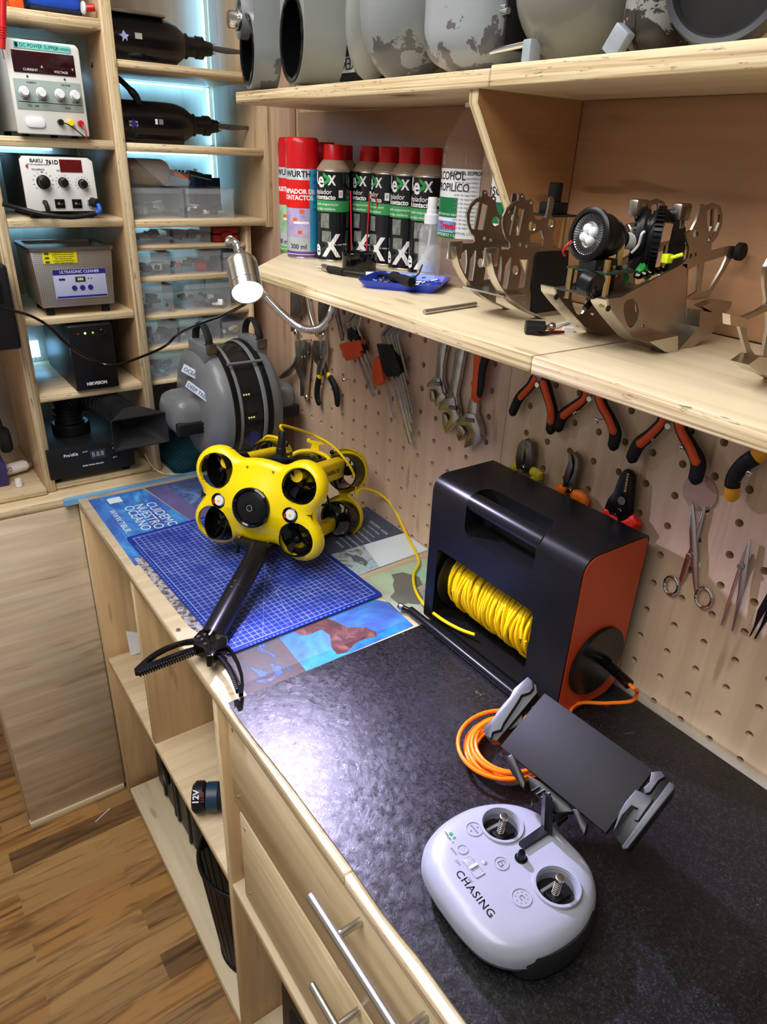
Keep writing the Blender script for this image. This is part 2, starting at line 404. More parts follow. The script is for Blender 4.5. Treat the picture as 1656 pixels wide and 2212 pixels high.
# drawer fronts
def drawer(y0, y1, z0, z1, x, hy, hz, n='drawer'):
    d = board('drawer', P_DRAW, x, x+.018, y0, y1, z0, z1, wb)
    board('drawer_box', P_CABX, x+.018, -.06, y0+.03, y1-.03, z0+.02, z1-.03, d)
    h = MB()
    h.cyl((x-.033, hy[0], hz), (x-.033, hy[1], hz), .0058, n=20, bev=.0008)
    L = hy[1]-hy[0]
    for k in (hy[0]+.058, hy[1]-.058): h.cyl((x-.033, k, hz), (x, k, hz), .0048, n=16)
    h.build('handle', STEEL, d, 'brushed steel bar handle', world=True)
    for yy, zz in ((y1-.018, z1-.02), (y1-.018, z0+.025), (y0+.018, z0+.03)):
        MB().cyl((x-.001, yy, zz), (x+.002, yy, zz), .003, n=10).build('screw', STEEL, d, world=True)
    return d
drawer(.215, .772, .685, .868, -.527, (.165+.07, .470), .838)
drawer(.215, .752, .478, .678, -.527, (.165+.07, .467), .668)
# ---------------------------------------------------------------- counter and plywood side on the left
ct = thing('counter', 'plywood counter at the far end carrying the tall shelves', 'counter', (-.55, 1.7, FL))
board('counter_top', P_CABX, -1.15, -.0, 1.566, 2.03, .878, .898, ct)
board('side_panel', P_PANEL, -.782, -.535, 1.566, 1.584, FL+.02, .877, ct)
board('kick_strip', P_CABX, -.785, -.54, 1.562, 1.58, FL, FL+.022, ct)
board('side_panel', P_CAB, -.785, -.767, 1.585, 2.03, FL, .877, ct)
TAPE = mat('pale_blue_tape', sr(120, 176, 222), .35, var=.08)
MB().box(-.565, -.0, 1.549, 1.563, .886, .8995).build('edge_strip', TAPE, ct, 'pale blue plastic strip filling the gap', world=True)
al = MB().box(-.0225, -.003, -.42, .52, .8985, .903, bev=.0008).build('edge_strip', mat('aluminium_strip', (.75, .8, .86), .35, .9, var=.08))
tag(al, 'bluish aluminium strip between black mat and pegboard', 'strip')

# ---------------------------------------------------------------- tall shelving unit
su = thing('shelving_unit', 'tall plywood shelving unit with instruments and housings, glowing blue inside', 'shelves', (-.3, 1.62, .898))
YF = 1.612; YB = 1.905
def su_b(name, m, x0, x1, z0, z1, y0=YF, y1=YB, **k): return board(name, m, x0, x1, y0, y1, z0, z1, su, **k)
su_b('upright', P_CABY, -.345, -.322, .9, 2.30)
su_b('upright', P_CABY, -.588, -.566, .9, 2.30)
su_b('upright', P_CAB, -.014, .003, 1.452, 2.30)
UX0, UX1 = -.566, -.345
for z, t in ((1.802, .018), (1.601, .017), (1.458, .017), (1.27, .016), (1.107, .016)):
    su_b('shelf', P_CABX, UX0, UX1, z, z+t, y0=YF+.002)
su_b('shelf', P_CABX, UX0, UX1, .9, .914, y0=YF+.006)
for z in (1.601, 1.46, 1.27): su_b('shelf', P_CABX, -1.1, -.588, z, z+.016, y0=YF+.002)
su_b('shelf', P_CABX, -1.1, -.588, .9, .914, y0=YF-.01)
for z, t in ((1.746, .013), (1.600, .016), (1.455, .015)): su_b('shelf', P_CABX, -.322, -.014, z, z+t, y0=YF+.004)
# finer organiser shelving inside the lower right bay
for z in (1.412, 1.345, 1.262, 1.188): su_b('shelf', P_CABX, -.322, -.058, z-.006, z+.005, y0=1.637)
su_b('shelf', P_CABX, -.322, -.058, 1.105, 1.114, y0=1.637)
su_b('upright', P_CAB, -.058, -.044, .9, 1.452, y0=1.637)
P_B = P_BACK
su_b('back_panel', P_B, -1.1, -.36, .9, 2.30, y0=1.905, y1=1.915)
su_b('back_panel', P_B, -.31, -.016, 1.452, 2.30, y0=1.905, y1=1.915)
su_b('back_panel', P_B, -.31, -.06, .9, 1.44, y0=1.905, y1=1.915)
# blue LED strips glued behind the back panels
LED = mat('blue_led_strip', (.5, .8, 1.), .5, emit=(.42, .76, 1.), es=2.6, var=.01)
LS = [(-.020, -.016, 1.9, 1.904, 1.475, 1.598), (-.020, -.016, 1.9, 1.904, 1.62, 1.744), (-.020, -.016, 1.9, 1.904, 1.765, 2.2), (-.558, -.40, 1.9, 1.9035, 1.594, 1.598), (-.558, -.42, 1.9, 1.9035, 1.452, 1.455), (-.558, -.50, 1.9, 1.9035, 1.262, 1.267), (-.558, -.36, 1.9, 1.9035, 1.098, 1.104), (-.558, -.36, 1.9, 1.9035, 1.745, 1.75)]
LS += [(-.30, -.03, 1.9, 1.9035, z-.005, z-.001) for z in (1.745, 1.599, 1.454)]+[(-.30, -.07, 1.9, 1.9035, z-.011, z-.007) for z in (1.412, 1.345, 1.262, 1.188)]
LS.append((-.556, -.50, 1.9, 1.9035, 1.135, 1.175))
for q in LS:
    l = bpy.data.lights.new('led_glow', 'AREA'); l.shape = 'RECTANGLE'; l.size = q[1]-q[0]; l.size_y = q[5]-q[4]; l.energy = .42*max(q[1]-q[0], q[5]-q[4])+.02; l.color = (.22, .60, 1.)
    o = bpy.data.objects.new('led_glow', l); COL.objects.link(o); o.location = ((q[0]+q[1])/2, 1.878, (q[4]+q[5])/2-.006); o.rotation_euler = (PI/2, 0, 0)
for q in LS: MB().box(*q).build('led_strip', LED, su, 'glowing light blue strip', world=True)
# ================================================================ bench top
def onplane(px, py, Mx):
    a, b = (px-828)/FPX, (py-1106)/FPX; d = RX*a+RY*b+RZ; I = Mx.inverted(); o = I @ CAM; q = I.to_3x3() @ d
    t = -o.z/q.z; p = o+q*t; return (p.x, p.y)
def tr2(pts, z): return [tuple(at(x, y, 'z', z)[:2]) for x, y in pts]
# ---- black work mat
def matblack():
    t = NT('scuffed_black_mat'); v = t.mapping()
    n1 = t.noise(v, 14, 5, .62); n2 = t.noise(v, 70, 5, .7, 2.5); n3 = t.noise(t.mapping((1, 1, 1), loc=(3, 1, 0)), 60, 6, .75, 3.)
    col = t.ramp(n1, [(.3, sr(12, 12, 14)), (.7, sr(24, 24, 27))])
    col = t.mix(t.ramp(n3, [(.64, (0, 0, 0)), (.72, (.16, .16, .16))]), col, sr(70, 70, 80))
    sp = t.noise(t.mapping((1, 1, 1), loc=(7, 3, 0)), 9, 5, .8, 2.)
    col = t.mix(t.ramp(sp, [(.66, (0, 0, 0)), (.70, (.55, .55, .55))]), col, sr(120, 122, 124))
    wv = t.node('TexWave', {'Vector': t.mapping((1, 1, 1), rot=(0, 0, .6)), 'Scale': 9., 'Distortion': 34., 'Detail': 5., 'Detail Scale': 2.6, 'Detail Roughness': .75})
    col = t.mix(t.ramp(wv.outputs[1], [(.93, (0, 0, 0)), (.99, (.16, .16, .16))]), col, sr(110, 110, 120))
    t.set(t.b.inputs['Base Color'], col)
    t.set(t.b.inputs['Roughness'], t.ramp(n2, [(.3, (.22,)*3), (.7, (.42,)*3)]))
    h = t.math('ADD', t.math('MULTIPLY', n2, .6), t.math('MULTIPLY', n3, 1.)); t.bump(h, .30, .0011); return t.m
edge = tr2([(493, 1518), (514, 1551), (544, 1590), (579, 1634), (627, 1695), (679, 1766), (722, 1823), (757, 1871), (822, 1966), (860, 2014), (900, 2062), (960, 2145), (1015, 2220)], .9035)
ol = edge + [(-.525, -.3), (-.5, -.42), (-.0235, -.42), (-.0235, .755)]
bm_ = tag(MB().prism(ol, .9015, .9038).build('work_mat', matblack()), 'scuffed black rubber mat covering the near half of the bench', 'mat')
# ---- posters under the acrylic
def poster_mat(name, stops, scale=8, dist=2., stretch=(1, 1, 1), rough=.15, det=5):
    t = NT(name); n = t.noise(t.mapping(stretch), scale, det, .6, dist)
    t.set(t.b.inputs['Base Color'], t.ramp(n, stops)); t.b.inputs['Roughness'].default_value = .45; return t.m
PZ = .89815
def poster(name, poly, m, lab, cat='poster', z=0.):
    return tag(MB().prism([tuple(p) for p in poly], PZ+z, PZ+z+.00012).build(name, m), lab, cat)
SEA = poster_mat('print_sea', [(.25, sr(6, 50, 140)), (.45, sr(16, 92, 196)), (.6, sr(40, 150, 226)), (.8, sr(120, 200, 240))], 7, 1.5, (3, 1, 1))
p = poster('poster', [(-.519, 1.531), (-.395, 1.531), (-.355, 1.26), (-.36, 1.20), (-.521, 1.20)], SEA, 'blue sea poster reading CUIDEMOS NUESTRO OCEANO at the far end of bench')
WPR = mat('white_print', sr(226, 238, 246), .5, var=.02)
def ptext(s, px0, px1, size, par, m=WPR, sx=1.):
    a, b = at(*px0, 'z', PZ), at(*px1, 'z', PZ); d = b-a
    return text(s, size, MX.Translation((a.x, a.y, PZ+.0003)) @ MX.Rotation(math.atan2(d.y, d.x), 4, 'Z'), m, par, align='LEFT', ext=.00004, world=True, sx=sx)
ptext('CUIDEMOS', (321, 1086), (375, 1135), .030, p); ptext('NUESTRO', (297, 1090), (345, 1140), .030, p); ptext('OCEANO', (275, 1094), (318, 1145), .030, p)
ptext('WWW.TIBUR', (240, 1103), (282, 1155), .019, p)
MB().box(-.484, -.455, 1.487, 1.515, PZ+.0002, PZ+.0003).build('white_square', WPR, p, 'blank white square', world=True)
NAVY = poster_mat('print_navy', [(.3, sr(16, 30, 78)), (.55, sr(42, 72, 140)), (.62, sr(96, 130, 190)), (.75, sr(30, 44, 96))], 12, 2.)
PURP = poster_mat('print_purple', [(.3, sr(56, 50, 110)), (.7, sr(96, 84, 150))], 6)
poster('poster', [(-.392, 1.532), (-.20, 1.532), (-.20, 1.24), (-.352, 1.24)], PURP, 'purple rimmed print lying left of the drone under clear acrylic')
p = poster('photo_print', [(-.345, 1.525), (-.235, 1.52), (-.24, 1.38), (-.33, 1.36)], NAVY, 'dark blue wave photo print behind the drone', 'photo print', .0002)
# folded brochure beside the drone
BRO = mat('print_dark_blue', sr(40, 58, 92), .5, var=.12)
q = tr2([(792, 1093), (925, 1186), (775, 1242), (690, 1180), (672, 1130)], .9)
br_ = poster('brochure', [q[0], q[1], q[2], q[3], q[4]], BRO, 'dark blue brochure with white text lying right of the drone', 'brochure', .0003)
wq = tr2([(785, 1176), (873, 1150), (925, 1186), (820, 1224)], .9); MB().prism(wq, PZ+.0005, PZ+.0006).build('white_panel', WPR, br_, 'blank white panel', world=True)
wq = tr2([(712, 1197), (785, 1176), (820, 1224), (775, 1242)], .9); MB().prism(wq, PZ+.0005, PZ+.0006).build('photo_panel', poster_mat('print_shore', [(.35, sr(150, 184, 204)), (.5, sr(190, 210, 220)), (.6, sr(120, 116, 76)), (.7, sr(70, 66, 40))], 30, 1.), br_, world=True)
fish = tr2([(745, 1192), (762, 1199), (770, 1198), (785, 1205), (795, 1214), (790, 1222), (783, 1219), (785, 1213), (776, 1212), (768, 1213), (761, 1207), (758, 1202), (744, 1196)], .9); MB().prism(fish, PZ+.0007, PZ+.0008).build('fish_picture', mat('print_grey', sr(92, 102, 112), .5), br_, world=True)
for k in range(9):
    a = V((*q[0], 0)).lerp(V((*q[1], 0)), .08+.05*k) if False else None
for k, (s_, sz) in enumerate((('VISITA  NUESTRO', .009), ('donde la carta es la', .006), ('entre la vida y el mar', .006), ('A 2 HORAS DE SANTIAGO', .008), ('una historia que contar', .006), ('BOULDER DE PIEDRA', .008), ('el mar que nos rodea', .006), ('DONDE', .008))):
    a = at(818-k*12, 1140+k*5.2, 'z', PZ); text(s_, sz, MX.Translation((a.x, a.y, PZ+.0006)) @ MX.Rotation(-1.62+PI, 4, 'Z'), WPR, br_, align='CENTER', ext=.00004, world=True)
PALE = poster_mat('print_pale_green', [(.3, sr(150, 132, 150)), (.45, sr(176, 180, 160)), (.6, sr(186, 214, 176)), (.75, sr(116, 206, 196))], 5, 1., (1, 1, 1))
pq = tr2([(782, 1250), (925, 1202), (960, 1230), (935, 1320), (862, 1322)], .9)
pp = poster('photo_print', pq, PALE, 'pale green underwater photo print beside the cable reel', 'photo print', .0004)
sil = tr2([(845, 1240), (870, 1235), (905, 1245), (912, 1262), (900, 1268), (915, 1290), (905, 1305), (880, 1302), (866, 1308), (842, 1288), (852, 1278), (848, 1262), (851, 1252)], .9); MB().prism(sil, PZ+.0007, PZ+.0008).build('ray_picture', mat('print_grey_brown', sr(108, 108, 98), .5), pp, world=True)
BLU = poster_mat('print_turquoise', [(.25, sr(50, 46, 128)), (.4, sr(20, 84, 176)), (.55, sr(36, 136, 206)), (.72, sr(74, 62, 140))], 6, 1.2)
pq = tr2([(602, 1375), (792, 1290), (840, 1300), (893, 1350), (662, 1449)], .9)
pp = poster('photo_print', pq, BLU, 'bright blue photo print of a reddish sea creature in front of the blue mat', 'photo print', .0004)
RB = poster_mat('print_red_brown', [(.3, sr(50, 20, 20)), (.5, sr(86, 34, 32)), (.7, sr(130, 84, 74))], 40, 1.)
sil = tr2([(632, 1348), (668, 1334), (700, 1332), (726, 1342), (752, 1354), (790, 1354), (812, 1364), (814, 1374), (790, 1378), (770, 1386), (748, 1408), (728, 1412), (716, 1398), (712, 1370), (694, 1358), (676, 1366), (656, 1372), (636, 1364)], .9); MB().prism(sil, PZ+.0007, PZ+.0008).build('creature_picture', RB, pp, world=True)
REEF = poster_mat('print_reef', [(.3, sr(26, 28, 34)), (.42, sr(70, 46, 34)), (.52, sr(58, 52, 48)), (.60, sr(30, 34, 40)), (.63, sr(40, 96, 190)), (.67, sr(40, 36, 40)), (.8, sr(150, 120, 96))], 16, 2.)
pq = tr2([(470, 1400), (606, 1374), (664, 1449), (535, 1502), (505, 1460)], .9)
pp = poster('photo_print', pq, REEF, 'dark reef photo print at the corner of the blue mat', 'photo print', .0003)
CHN = poster_mat('print_chain', [(.3, sr(60, 52, 62)), (.45, sr(120, 112, 120)), (.55, sr(190, 186, 190)), (.7, sr(84, 70, 110))], 90, .3, det=1)
pq = tr2([(289, 1205), (330, 1196), (480, 1400), (408, 1352)], .9)
poster('photo_print', pq, CHN, 'purplish chain photo print peeping out along the left of the blue mat', 'photo print', .0005)
# ---- blue cutting mat
def grid_mat(name, base, line, W_, H_, pitch, lw=.042):
    t = NT(name); x, y, z = t.sep(t.mapping())
    def ln(c, p, w):
        f = t.math('FRACT', t.math('DIVIDE', c, p)); return t.math('LESS_THAN', t.math('ABSOLUTE', t.math('SUBTRACT', f, .5)), w)
    inside = t.math('MULTIPLY', t.math('MULTIPLY', t.math('GREATER_THAN', x, pitch*.98), t.math('LESS_THAN', x, W_-pitch*.98)), t.math('MULTIPLY', t.math('GREATER_THAN', y, pitch*.98), t.math('LESS_THAN', y, H_-pitch*.98)))
    half = t.math('ADD', x, pitch*.5); halfy = t.math('ADD', y, pitch*.5)
    g = t.math('MAXIMUM', ln(half, pitch, lw), ln(halfy, pitch, lw))
    fine = t.math('MAXIMUM', ln(half, pitch/2, lw*.9), ln(halfy, pitch/2, lw*.9))
    dg = 0.
    for ang, off in ((1., .0), (.577, .06), (1.73, -.05), (-1., .3), (-.577, .24), (.27, .12)):
        e = t.math('ABSOLUTE', t.math('SUBTRACT', y, t.math('ADD', t.math('MULTIPLY', x, ang), off))); dg = t.math('MAXIMUM', dg, t.math('LESS_THAN', e, .0006*math.sqrt(1+ang*ang)))
    n = t.noise(t.mapping(), 18, 4, .6); wear = t.ramp(n, [(.35, (.25,)*3), (.6, (1,)*3)])
    fac = t.math('MULTIPLY', inside, t.math('ADD', t.math('MULTIPLY', g, .72), t.math('ADD', t.math('MULTIPLY', fine, .14), t.math('MULTIPLY', dg, .3)), clamp=True))
    fac = t.math('MULTIPLY', fac, wear)
    bc = t.ramp(n, [(.3, tuple(c*.8 for c in base)), (.7, base)])
    t.set(t.b.inputs['Base Color'], t.mix(fac, bc, line)); t.b.inputs['Roughness'].default_value = .42; t.bump(t.noise(t.mapping(), 900, 1), .1, .0003)
    return t.m
W_, H_ = .455, .305
Mm = MX.Translation((-.486, .853, .9012)) @ MX.Rotation(math.radians(92.2), 4, 'Z') @ MX.Scale(-1, 4, (0, 1, 0))
cm = thing('cutting_mat', 'blue gridded cutting mat lying under the yellow drone', 'cutting mat', M=Mm)
MB().prism(rrect(0, W_, 0, H_, .006), 0, .0026).build('mat_sheet', grid_mat('blue_mat_print', sr(22, 52, 158), sr(206, 218, 244), W_, H_, .0105), cm)
LB = mat('mat_print', sr(160, 182, 230), .5)
f_ = MB()
for a in (.0095, ): f_.prism([rrect(a, W_-a, a, H_-a, .001, 1), rrect(a+.0006, W_-a-.0006, a+.0006, H_-a-.0006, .001, 1)], .0026, .00268)
f_.build('border_line', LB, cm)
text('   '.join(str(i) for i in range(1, 29)), .0052, MX.Translation((.003, H_/2, .0027)) @ MX.Rotation(-PI/2, 4, 'Z') @ MX.Scale(-1, 4, (1, 0, 0)), LB, cm, 'scale_numbers', ext=.00002)
text('   '.join(str(i) for i in range(1, 44)), .0050, MX.Translation((W_/2, .004, .0027)) @ MX.Scale(-1, 4, (1, 0, 0)) @ MX.Rotation(PI, 4, 'Z'), LB, cm, 'scale_numbers', ext=.00002)
# ================================================================ cable reel box
def boolean(o, cutters):
    for c in cutters:
        m_ = o.modifiers.new('b', 'BOOLEAN'); m_.operation = 'DIFFERENCE'; m_.object = c; m_.solver = 'EXACT'
    dg = bpy.context.evaluated_depsgraph_get(); dg.update()
    me = bpy.data.meshes.new_from_object(o.evaluated_get(dg)); o.modifiers.clear()
    b = bmesh.new(); b.from_mesh(me); bmesh.ops.dissolve_degenerate(b, dist=1e-6, edges=b.edges[:]); sharp(b, 30); b.to_mesh(me); b.free()
    mm = [m for m in o.data.materials]; o.data = me; me.materials.clear()
    for m in mm: me.materials.append(m)
    for c in cutters: bpy.data.objects.remove(c)
    return o
XF, XB, YL, YR, ZB, ZT = -.164, -.030, .769, .469, .904, 1.171
reel = thing('cable_reel', 'black box reel with orange side wound full of yellow cable', 'cable reel', (-.1, .62, ZB))
def reel_profile(i=0., r=.026):
    x0, x1, z0, z1 = XF+i, XB-i, ZB+i, ZT-i; r = max(r-i, .004)
    pr = []
    def arc(cx, cz, rr, a0, n=7): return [(cx+rr*math.cos(a0+PI/2*k/n), cz+rr*math.sin(a0+PI/2*k/n)) for k in range(n+1)]
    pr += arc(x1-r*.45, z1-r*.45, r*.45, 0); pr += arc(x0+r, z1-r, r, PI/2); pr += arc(x0+r*.45, z0+r*.45, r*.45, PI, 4); pr += arc(x1-r*1.2, z0+r*1.2, r*1.2, 1.5*PI)
    return pr
MP = MX(((1, 0, 0, 0), (0, 0, 1, 0), (0, 1, 0, 0), (0, 0, 0, 1)))  # local x->X, y->Z, z->Y
sh = MB(MP).prism(reel_profile(), YR, YL).build('housing', BLKS, reel, world=True)
c1 = MB().box(XF-.03, -.045, .535, .747, .922, 1.052, bev=.008, seg=3).build('cut', BLKS)
c2 = MB().box(XF-.03, -.118, .548, .690, 1.103, ZT+.03, bev=.016, seg=5).build('cut', BLKS)
sh = boolean(sh, [c1, c2])
MB().tube([(-.1475, .546, 1.153), (-.1475, .692, 1.153)], .0148, n=28).build('handle', BLKS, reel, world=True)
om = mat('burnt_orange_panel', sr(196, 72, 30), .45, var=.04, bump=.1, bs=900)
MB(MP).prism(reel_profile(.0035, .027), YR-.0012, YR-.0001).build('side_panel', om, reel, 'orange side panel', world=True)
AX, AZ = -.098, .987
MB().cyl((AX, YR-.0012, AZ), (AX, YR-.008, AZ), .0545, n=56, bev=.0012).build('hub_disc', BLKS, reel, world=True)
for yy in (.742, .538): MB().cyl((AX, yy, AZ), (AX, yy-.003, AZ), .064, n=56).build('flange', BLK, reel, world=True)
cw = MB().cyl((AX, .54, AZ), (AX, .74, AZ), .044, n=40).build('winding_core', YEL, reel, world=True)
CY = mat('yellow_cable_jacket', sr(250, 214, 16), .4, var=.05)
pts = []; N = 46
for i in range(N*20+1):
    t_ = i/20; a = 2*PI*t_; y = .728-(t_/N)*.178 + .0016*math.sin(t_*2.1)+.003*math.sin(a+t_*1.7)
    rr = .0505+.0016*math.sin(t_*3.3)+.001*math.sin(a*1.3+t_)
    pts.append((AX-rr*math.cos(a), y, AZ+rr*math.sin(a)))
MB().tube(pts, .00225, n=6).build('cable_winding', CY, reel, world=True)
pts = []; N = 20
for i in range(N*20+1):
    t_ = i/20; a = 2*PI*t_; y = .56+(t_/N)*.16+.007*math.sin(a*1.0+t_*.9)+.004*math.sin(t_*5)
    rr = .0545+.0012*math.sin(t_*2.3)
    pts.append((AX-rr*math.cos(a), y, AZ+rr*math.sin(a)))
MB().tube(pts, .0022, n=6).build('cable_winding', CY, reel, world=True)
MB().cyl((-.176, .485, .911), (-.176, .79, .911), .0072, n=20).build('foot_bar', BLKS, reel, world=True)
MB().box(-.170, -.060, .535, .745, .904, .909).build('base_tray', BLK, reel, world=True)
pin = MB(); pin.cyl((-.176, .786, .911), (-.185, .812, .911), .0045, n=14); pin.build('pin', BLKS, reel, world=True)
MB().cyl((-.1815, .803, .911), (-.184, .809, .911), .0065, n=14).build('washer', STEEL, reel, world=True)
# connector on the hub
a = V((AX+.012, YR-.008, AZ-.002)); d = (at(1350, 1470, 'y', .418)-a); 
d = d.normalized(); cn = MB()
cn.cyl(a-d*.002, a+d*.012, .0085, n=12); cn.cyl(a+d*.012, a+d*.016, .006, n=12); cn.cyl(a+d*.016, a+d*.030, .0078, n=12); cn.cyl(a+d*.030, a+d*.034, .0055, n=12); cn.cyl(a+d*.034, a+d*.052, .0075, n=16)
cn.build('connector', BLKG, reel, world=True)
OC = mat('orange_cable_jacket', sr(255, 122, 8), .38, var=.04)
e0 = a+d*.05
loop = [e0, e0+d*.012, at(1376, 1492, 'z', .960), at(1364, 1514, 'z', .945), at(1310, 1519, 'z', .930), at(1240, 1523, 'z', .915), (-.17, .44, .91), (-.20, .42, .912)]
coil = []
CC = V((-.262, .458, 0))
for k in range(9*36+1):
    t_ = k/36; aa = -2*PI*t_-.4; r_ = .062-.0035*(1.5+1.5*math.sin(t_*1.7))+.003*math.sin(t_*2.2); zz = .9070+.0024*t_*.8+.004*(1+math.sin(t_*1.1))+.002*math.sin(aa)
    cx = CC.x-.004*math.sin(t_*1.3)-.006*(t_/9); cy = CC.y+.005*math.cos(t_*1.9)
    coil.append((cx+r_*math.cos(aa)*1.0, cy+r_*math.sin(aa)*.86, zz))
oc = tag(MB().tube(smooth_pts(loop, 6)[:-1]+smooth_pts([loop[-1], coil[0]], 3)[:-1]+[V(c) for c in coil], .0026, n=8).build('orange_cable', OC), 'orange cable coiled on the black mat and plugged into the reel', 'cable')
# ================================================================ yellow underwater drone
RM = TR((-.320, 1.077, 1.030), math.radians(-54.5), math.radians(-14), 0)
rov = thing('underwater_drone', 'yellow underwater drone propped on its black gripper arm over the blue mat', 'drone', M=RM)
YS = mat('yellow_shell', sr(255, 222, 0), .3, var=.03, coat=.25)
LA, LB_ = .086, .050
def smin(a, b, k):
    h = max(0., min(1., .5+.5*(b-a)/k)); return b*(1-h)+a*h-k*h*(1-h)
def lobes(x, z, r=.046, body=True):
    f = 1.
    for sx in (-1, 1):
        for sz in (-1, 1): f = smin(f, math.hypot(x-sx*LA, z-sz*LB_)-r, .022)
    if body:
        e = (math.sqrt((x/.112)**2+((z-.004)/.080)**2)-1)*.08; f = smin(f, e, .016)
    return f
def shell_h(x, z):  # forward bulge in metres
    c = math.sqrt((x/.078)**2+(z/.070)**2); h = .030*math.exp(-c**2*1.3)
    for sx in (-1, 1):
        for sz in (-1, 1):
            d = math.hypot(x-sx*LA, z-sz*LB_); h = max(h, 0)+.010*math.exp(-(d/.050)**4)
            h += .16*(abs(x)-LA)*math.exp(-(d/.05)**4)
    return h-.20*max(0., -.012-z)
HOLES = [(sx*(LA-.001), sz*LB_, .0335) for sx in (-1, 1) for sz in (-1, 1)] + [(0, -.002, .037)] + [(-.073, -.004, .0145), (.073, -.004, .0145)]
def sdf_grid(outline, holes, hfun, x0, x1, z0, z1, st, thick, edge_roll, direction=-1):
    def F(x, z):
        f = outline(x, z)
        for hx, hz, r in holes: f = max(f, r-math.hypot(x-hx, z-hz))
        return f
    nx, nz = int((x1-x0)/st), int((z1-z0)/st); b = bmesh.new(); vs = {}; pos = {}
    for i in range(nx+1):
        for j in range(nz+1):
            x, z = x0+i*st, z0+j*st; f = F(x, z)
            if f < st*.75:
                if f > -st*.5:
                    for _ in range(3):
                        e = 1e-4; gx = (F(x+e, z)-F(x-e, z))/(2*e); gz = (F(x, z+e)-F(x, z-e))/(2*e); g2 = gx*gx+gz*gz+1e-9; f = F(x, z); x -= f*gx/g2; z -= f*gz/g2
                pos[i, j] = (x, z)
    for (i, j), (x, z) in pos.items():
        o_ = -outline(x, z); roll = 0.
        if o_ < edge_roll: q = 1-max(o_, 0)/edge_roll; roll = edge_roll*.9*(1-math.sqrt(max(0, 1-q*q)))
        vs[i, j] = b.verts.new((x, direction*(hfun(x, z)-roll), z))
    for (i, j) in list(vs):
        q = [(i, j), (i+1, j), (i+1, j+1), (i, j+1)]
        if all(k in vs for k in q):
            try: b.faces.new([vs[k] for k in q])
            except ValueError: pass
    fs = b.faces[:]; ex = bmesh.ops.extrude_face_region(b, geom=fs)
    for v in [g for g in ex['geom'] if isinstance(g, bmesh.types.BMVert)]:
        v.co.y -= direction*thick
    loose = [v for v in b.verts if not v.link_faces]; bmesh.ops.delete(b, geom=loose, context='VERTS')
    return b
s = MB(); s.merge(sdf_grid(lobes, HOLES, shell_h, -.135, .135, -.10, .10, .0021, .008, .012)); s.build('front_shell', YS, rov, ang=50)
s = MB(); s.merge(sdf_grid(lambda x, z: max(lobes(x, z, .045, False), -.2), [(sx*LA, sz*LB_, .036) for sx in (-1, 1) for sz in (-1, 1)], lambda x, z: .004, -.135, .135, -.10, .10, .003, .016, .008, 1))
rs = s.build('rear_shell', YEL, rov, ang=50); 
for v in rs.data.vertices: v.co.y += .232
# thrusters
def thruster(x, y, z, ang, fl, L=.045, r=.0335):
    Mt = MX.Translation((x, y, z)) @ MX.Rotation(ang, 4, 'Z') @ MX.Rotation(fl, 4, 'X') @ MX.Rotation(-PI/2, 4, 'X')   # local z -> +y
    t = MB().lathe([(r, 0), (r, L*.5), (r*.93, L)]+([(0, L), (0, L-.002)] if y < .1 else [(r*.88, L)])+[(r*.88, L-.002), (r*.9, L*.5), (r*.93, 0), (r, 0)], Mt, 36).build('thruster_duct', BLKG, rov)
    h = MB().lathe([(0, .006), (.004, .007), (.008, .014), (.0105, .024), (.0105, L*.95), (.006, L), (0, L)], Mt, 20).build('hub', BLKS, t)
    for k in range(3):
        a = 2*PI*k/3+.5; p0 = Mt @ V((.009*math.cos(a), .009*math.sin(a), .03)); p1 = Mt @ V((r*.9*math.cos(a), r*.9*math.sin(a), .034)); MB().tube([p0, p1], .0018, n=6).build('strut', BLKS, t)
    for k in range(3):
        a = 2*PI*k/3; Mb = Mt @ MX.Rotation(a, 4, 'Z') @ MX.Translation((.009, 0, .018)) @ MX.Rotation(.7, 4, 'X'); MB().prism([(0, -.004), (.019, -.009), (.020, .006), (.01, .008), (0, .004)], 0, .001, M=Mb).build('blade', BLK, t)
    for k in range(2): MB().cyl(Mt @ V((-.003+.006*k, .004, .012)), Mt @ V((-.003+.006*k, .004, .0095)), .0012, n=8).build('bolt', BLK, t)
for sx in (-1, 1):
    for sz in (-1, 1):
        thruster(sx*(LA-.001), -.006-.002+(.008 if sz < 0 else .001), sz*LB_, sx*.42, (.10 if sz > 0 else -.20), L=.060)
        thruster(sx*LA*.99, .190, sz*LB_, sx*-.2, 0, L=.05, r=.037)
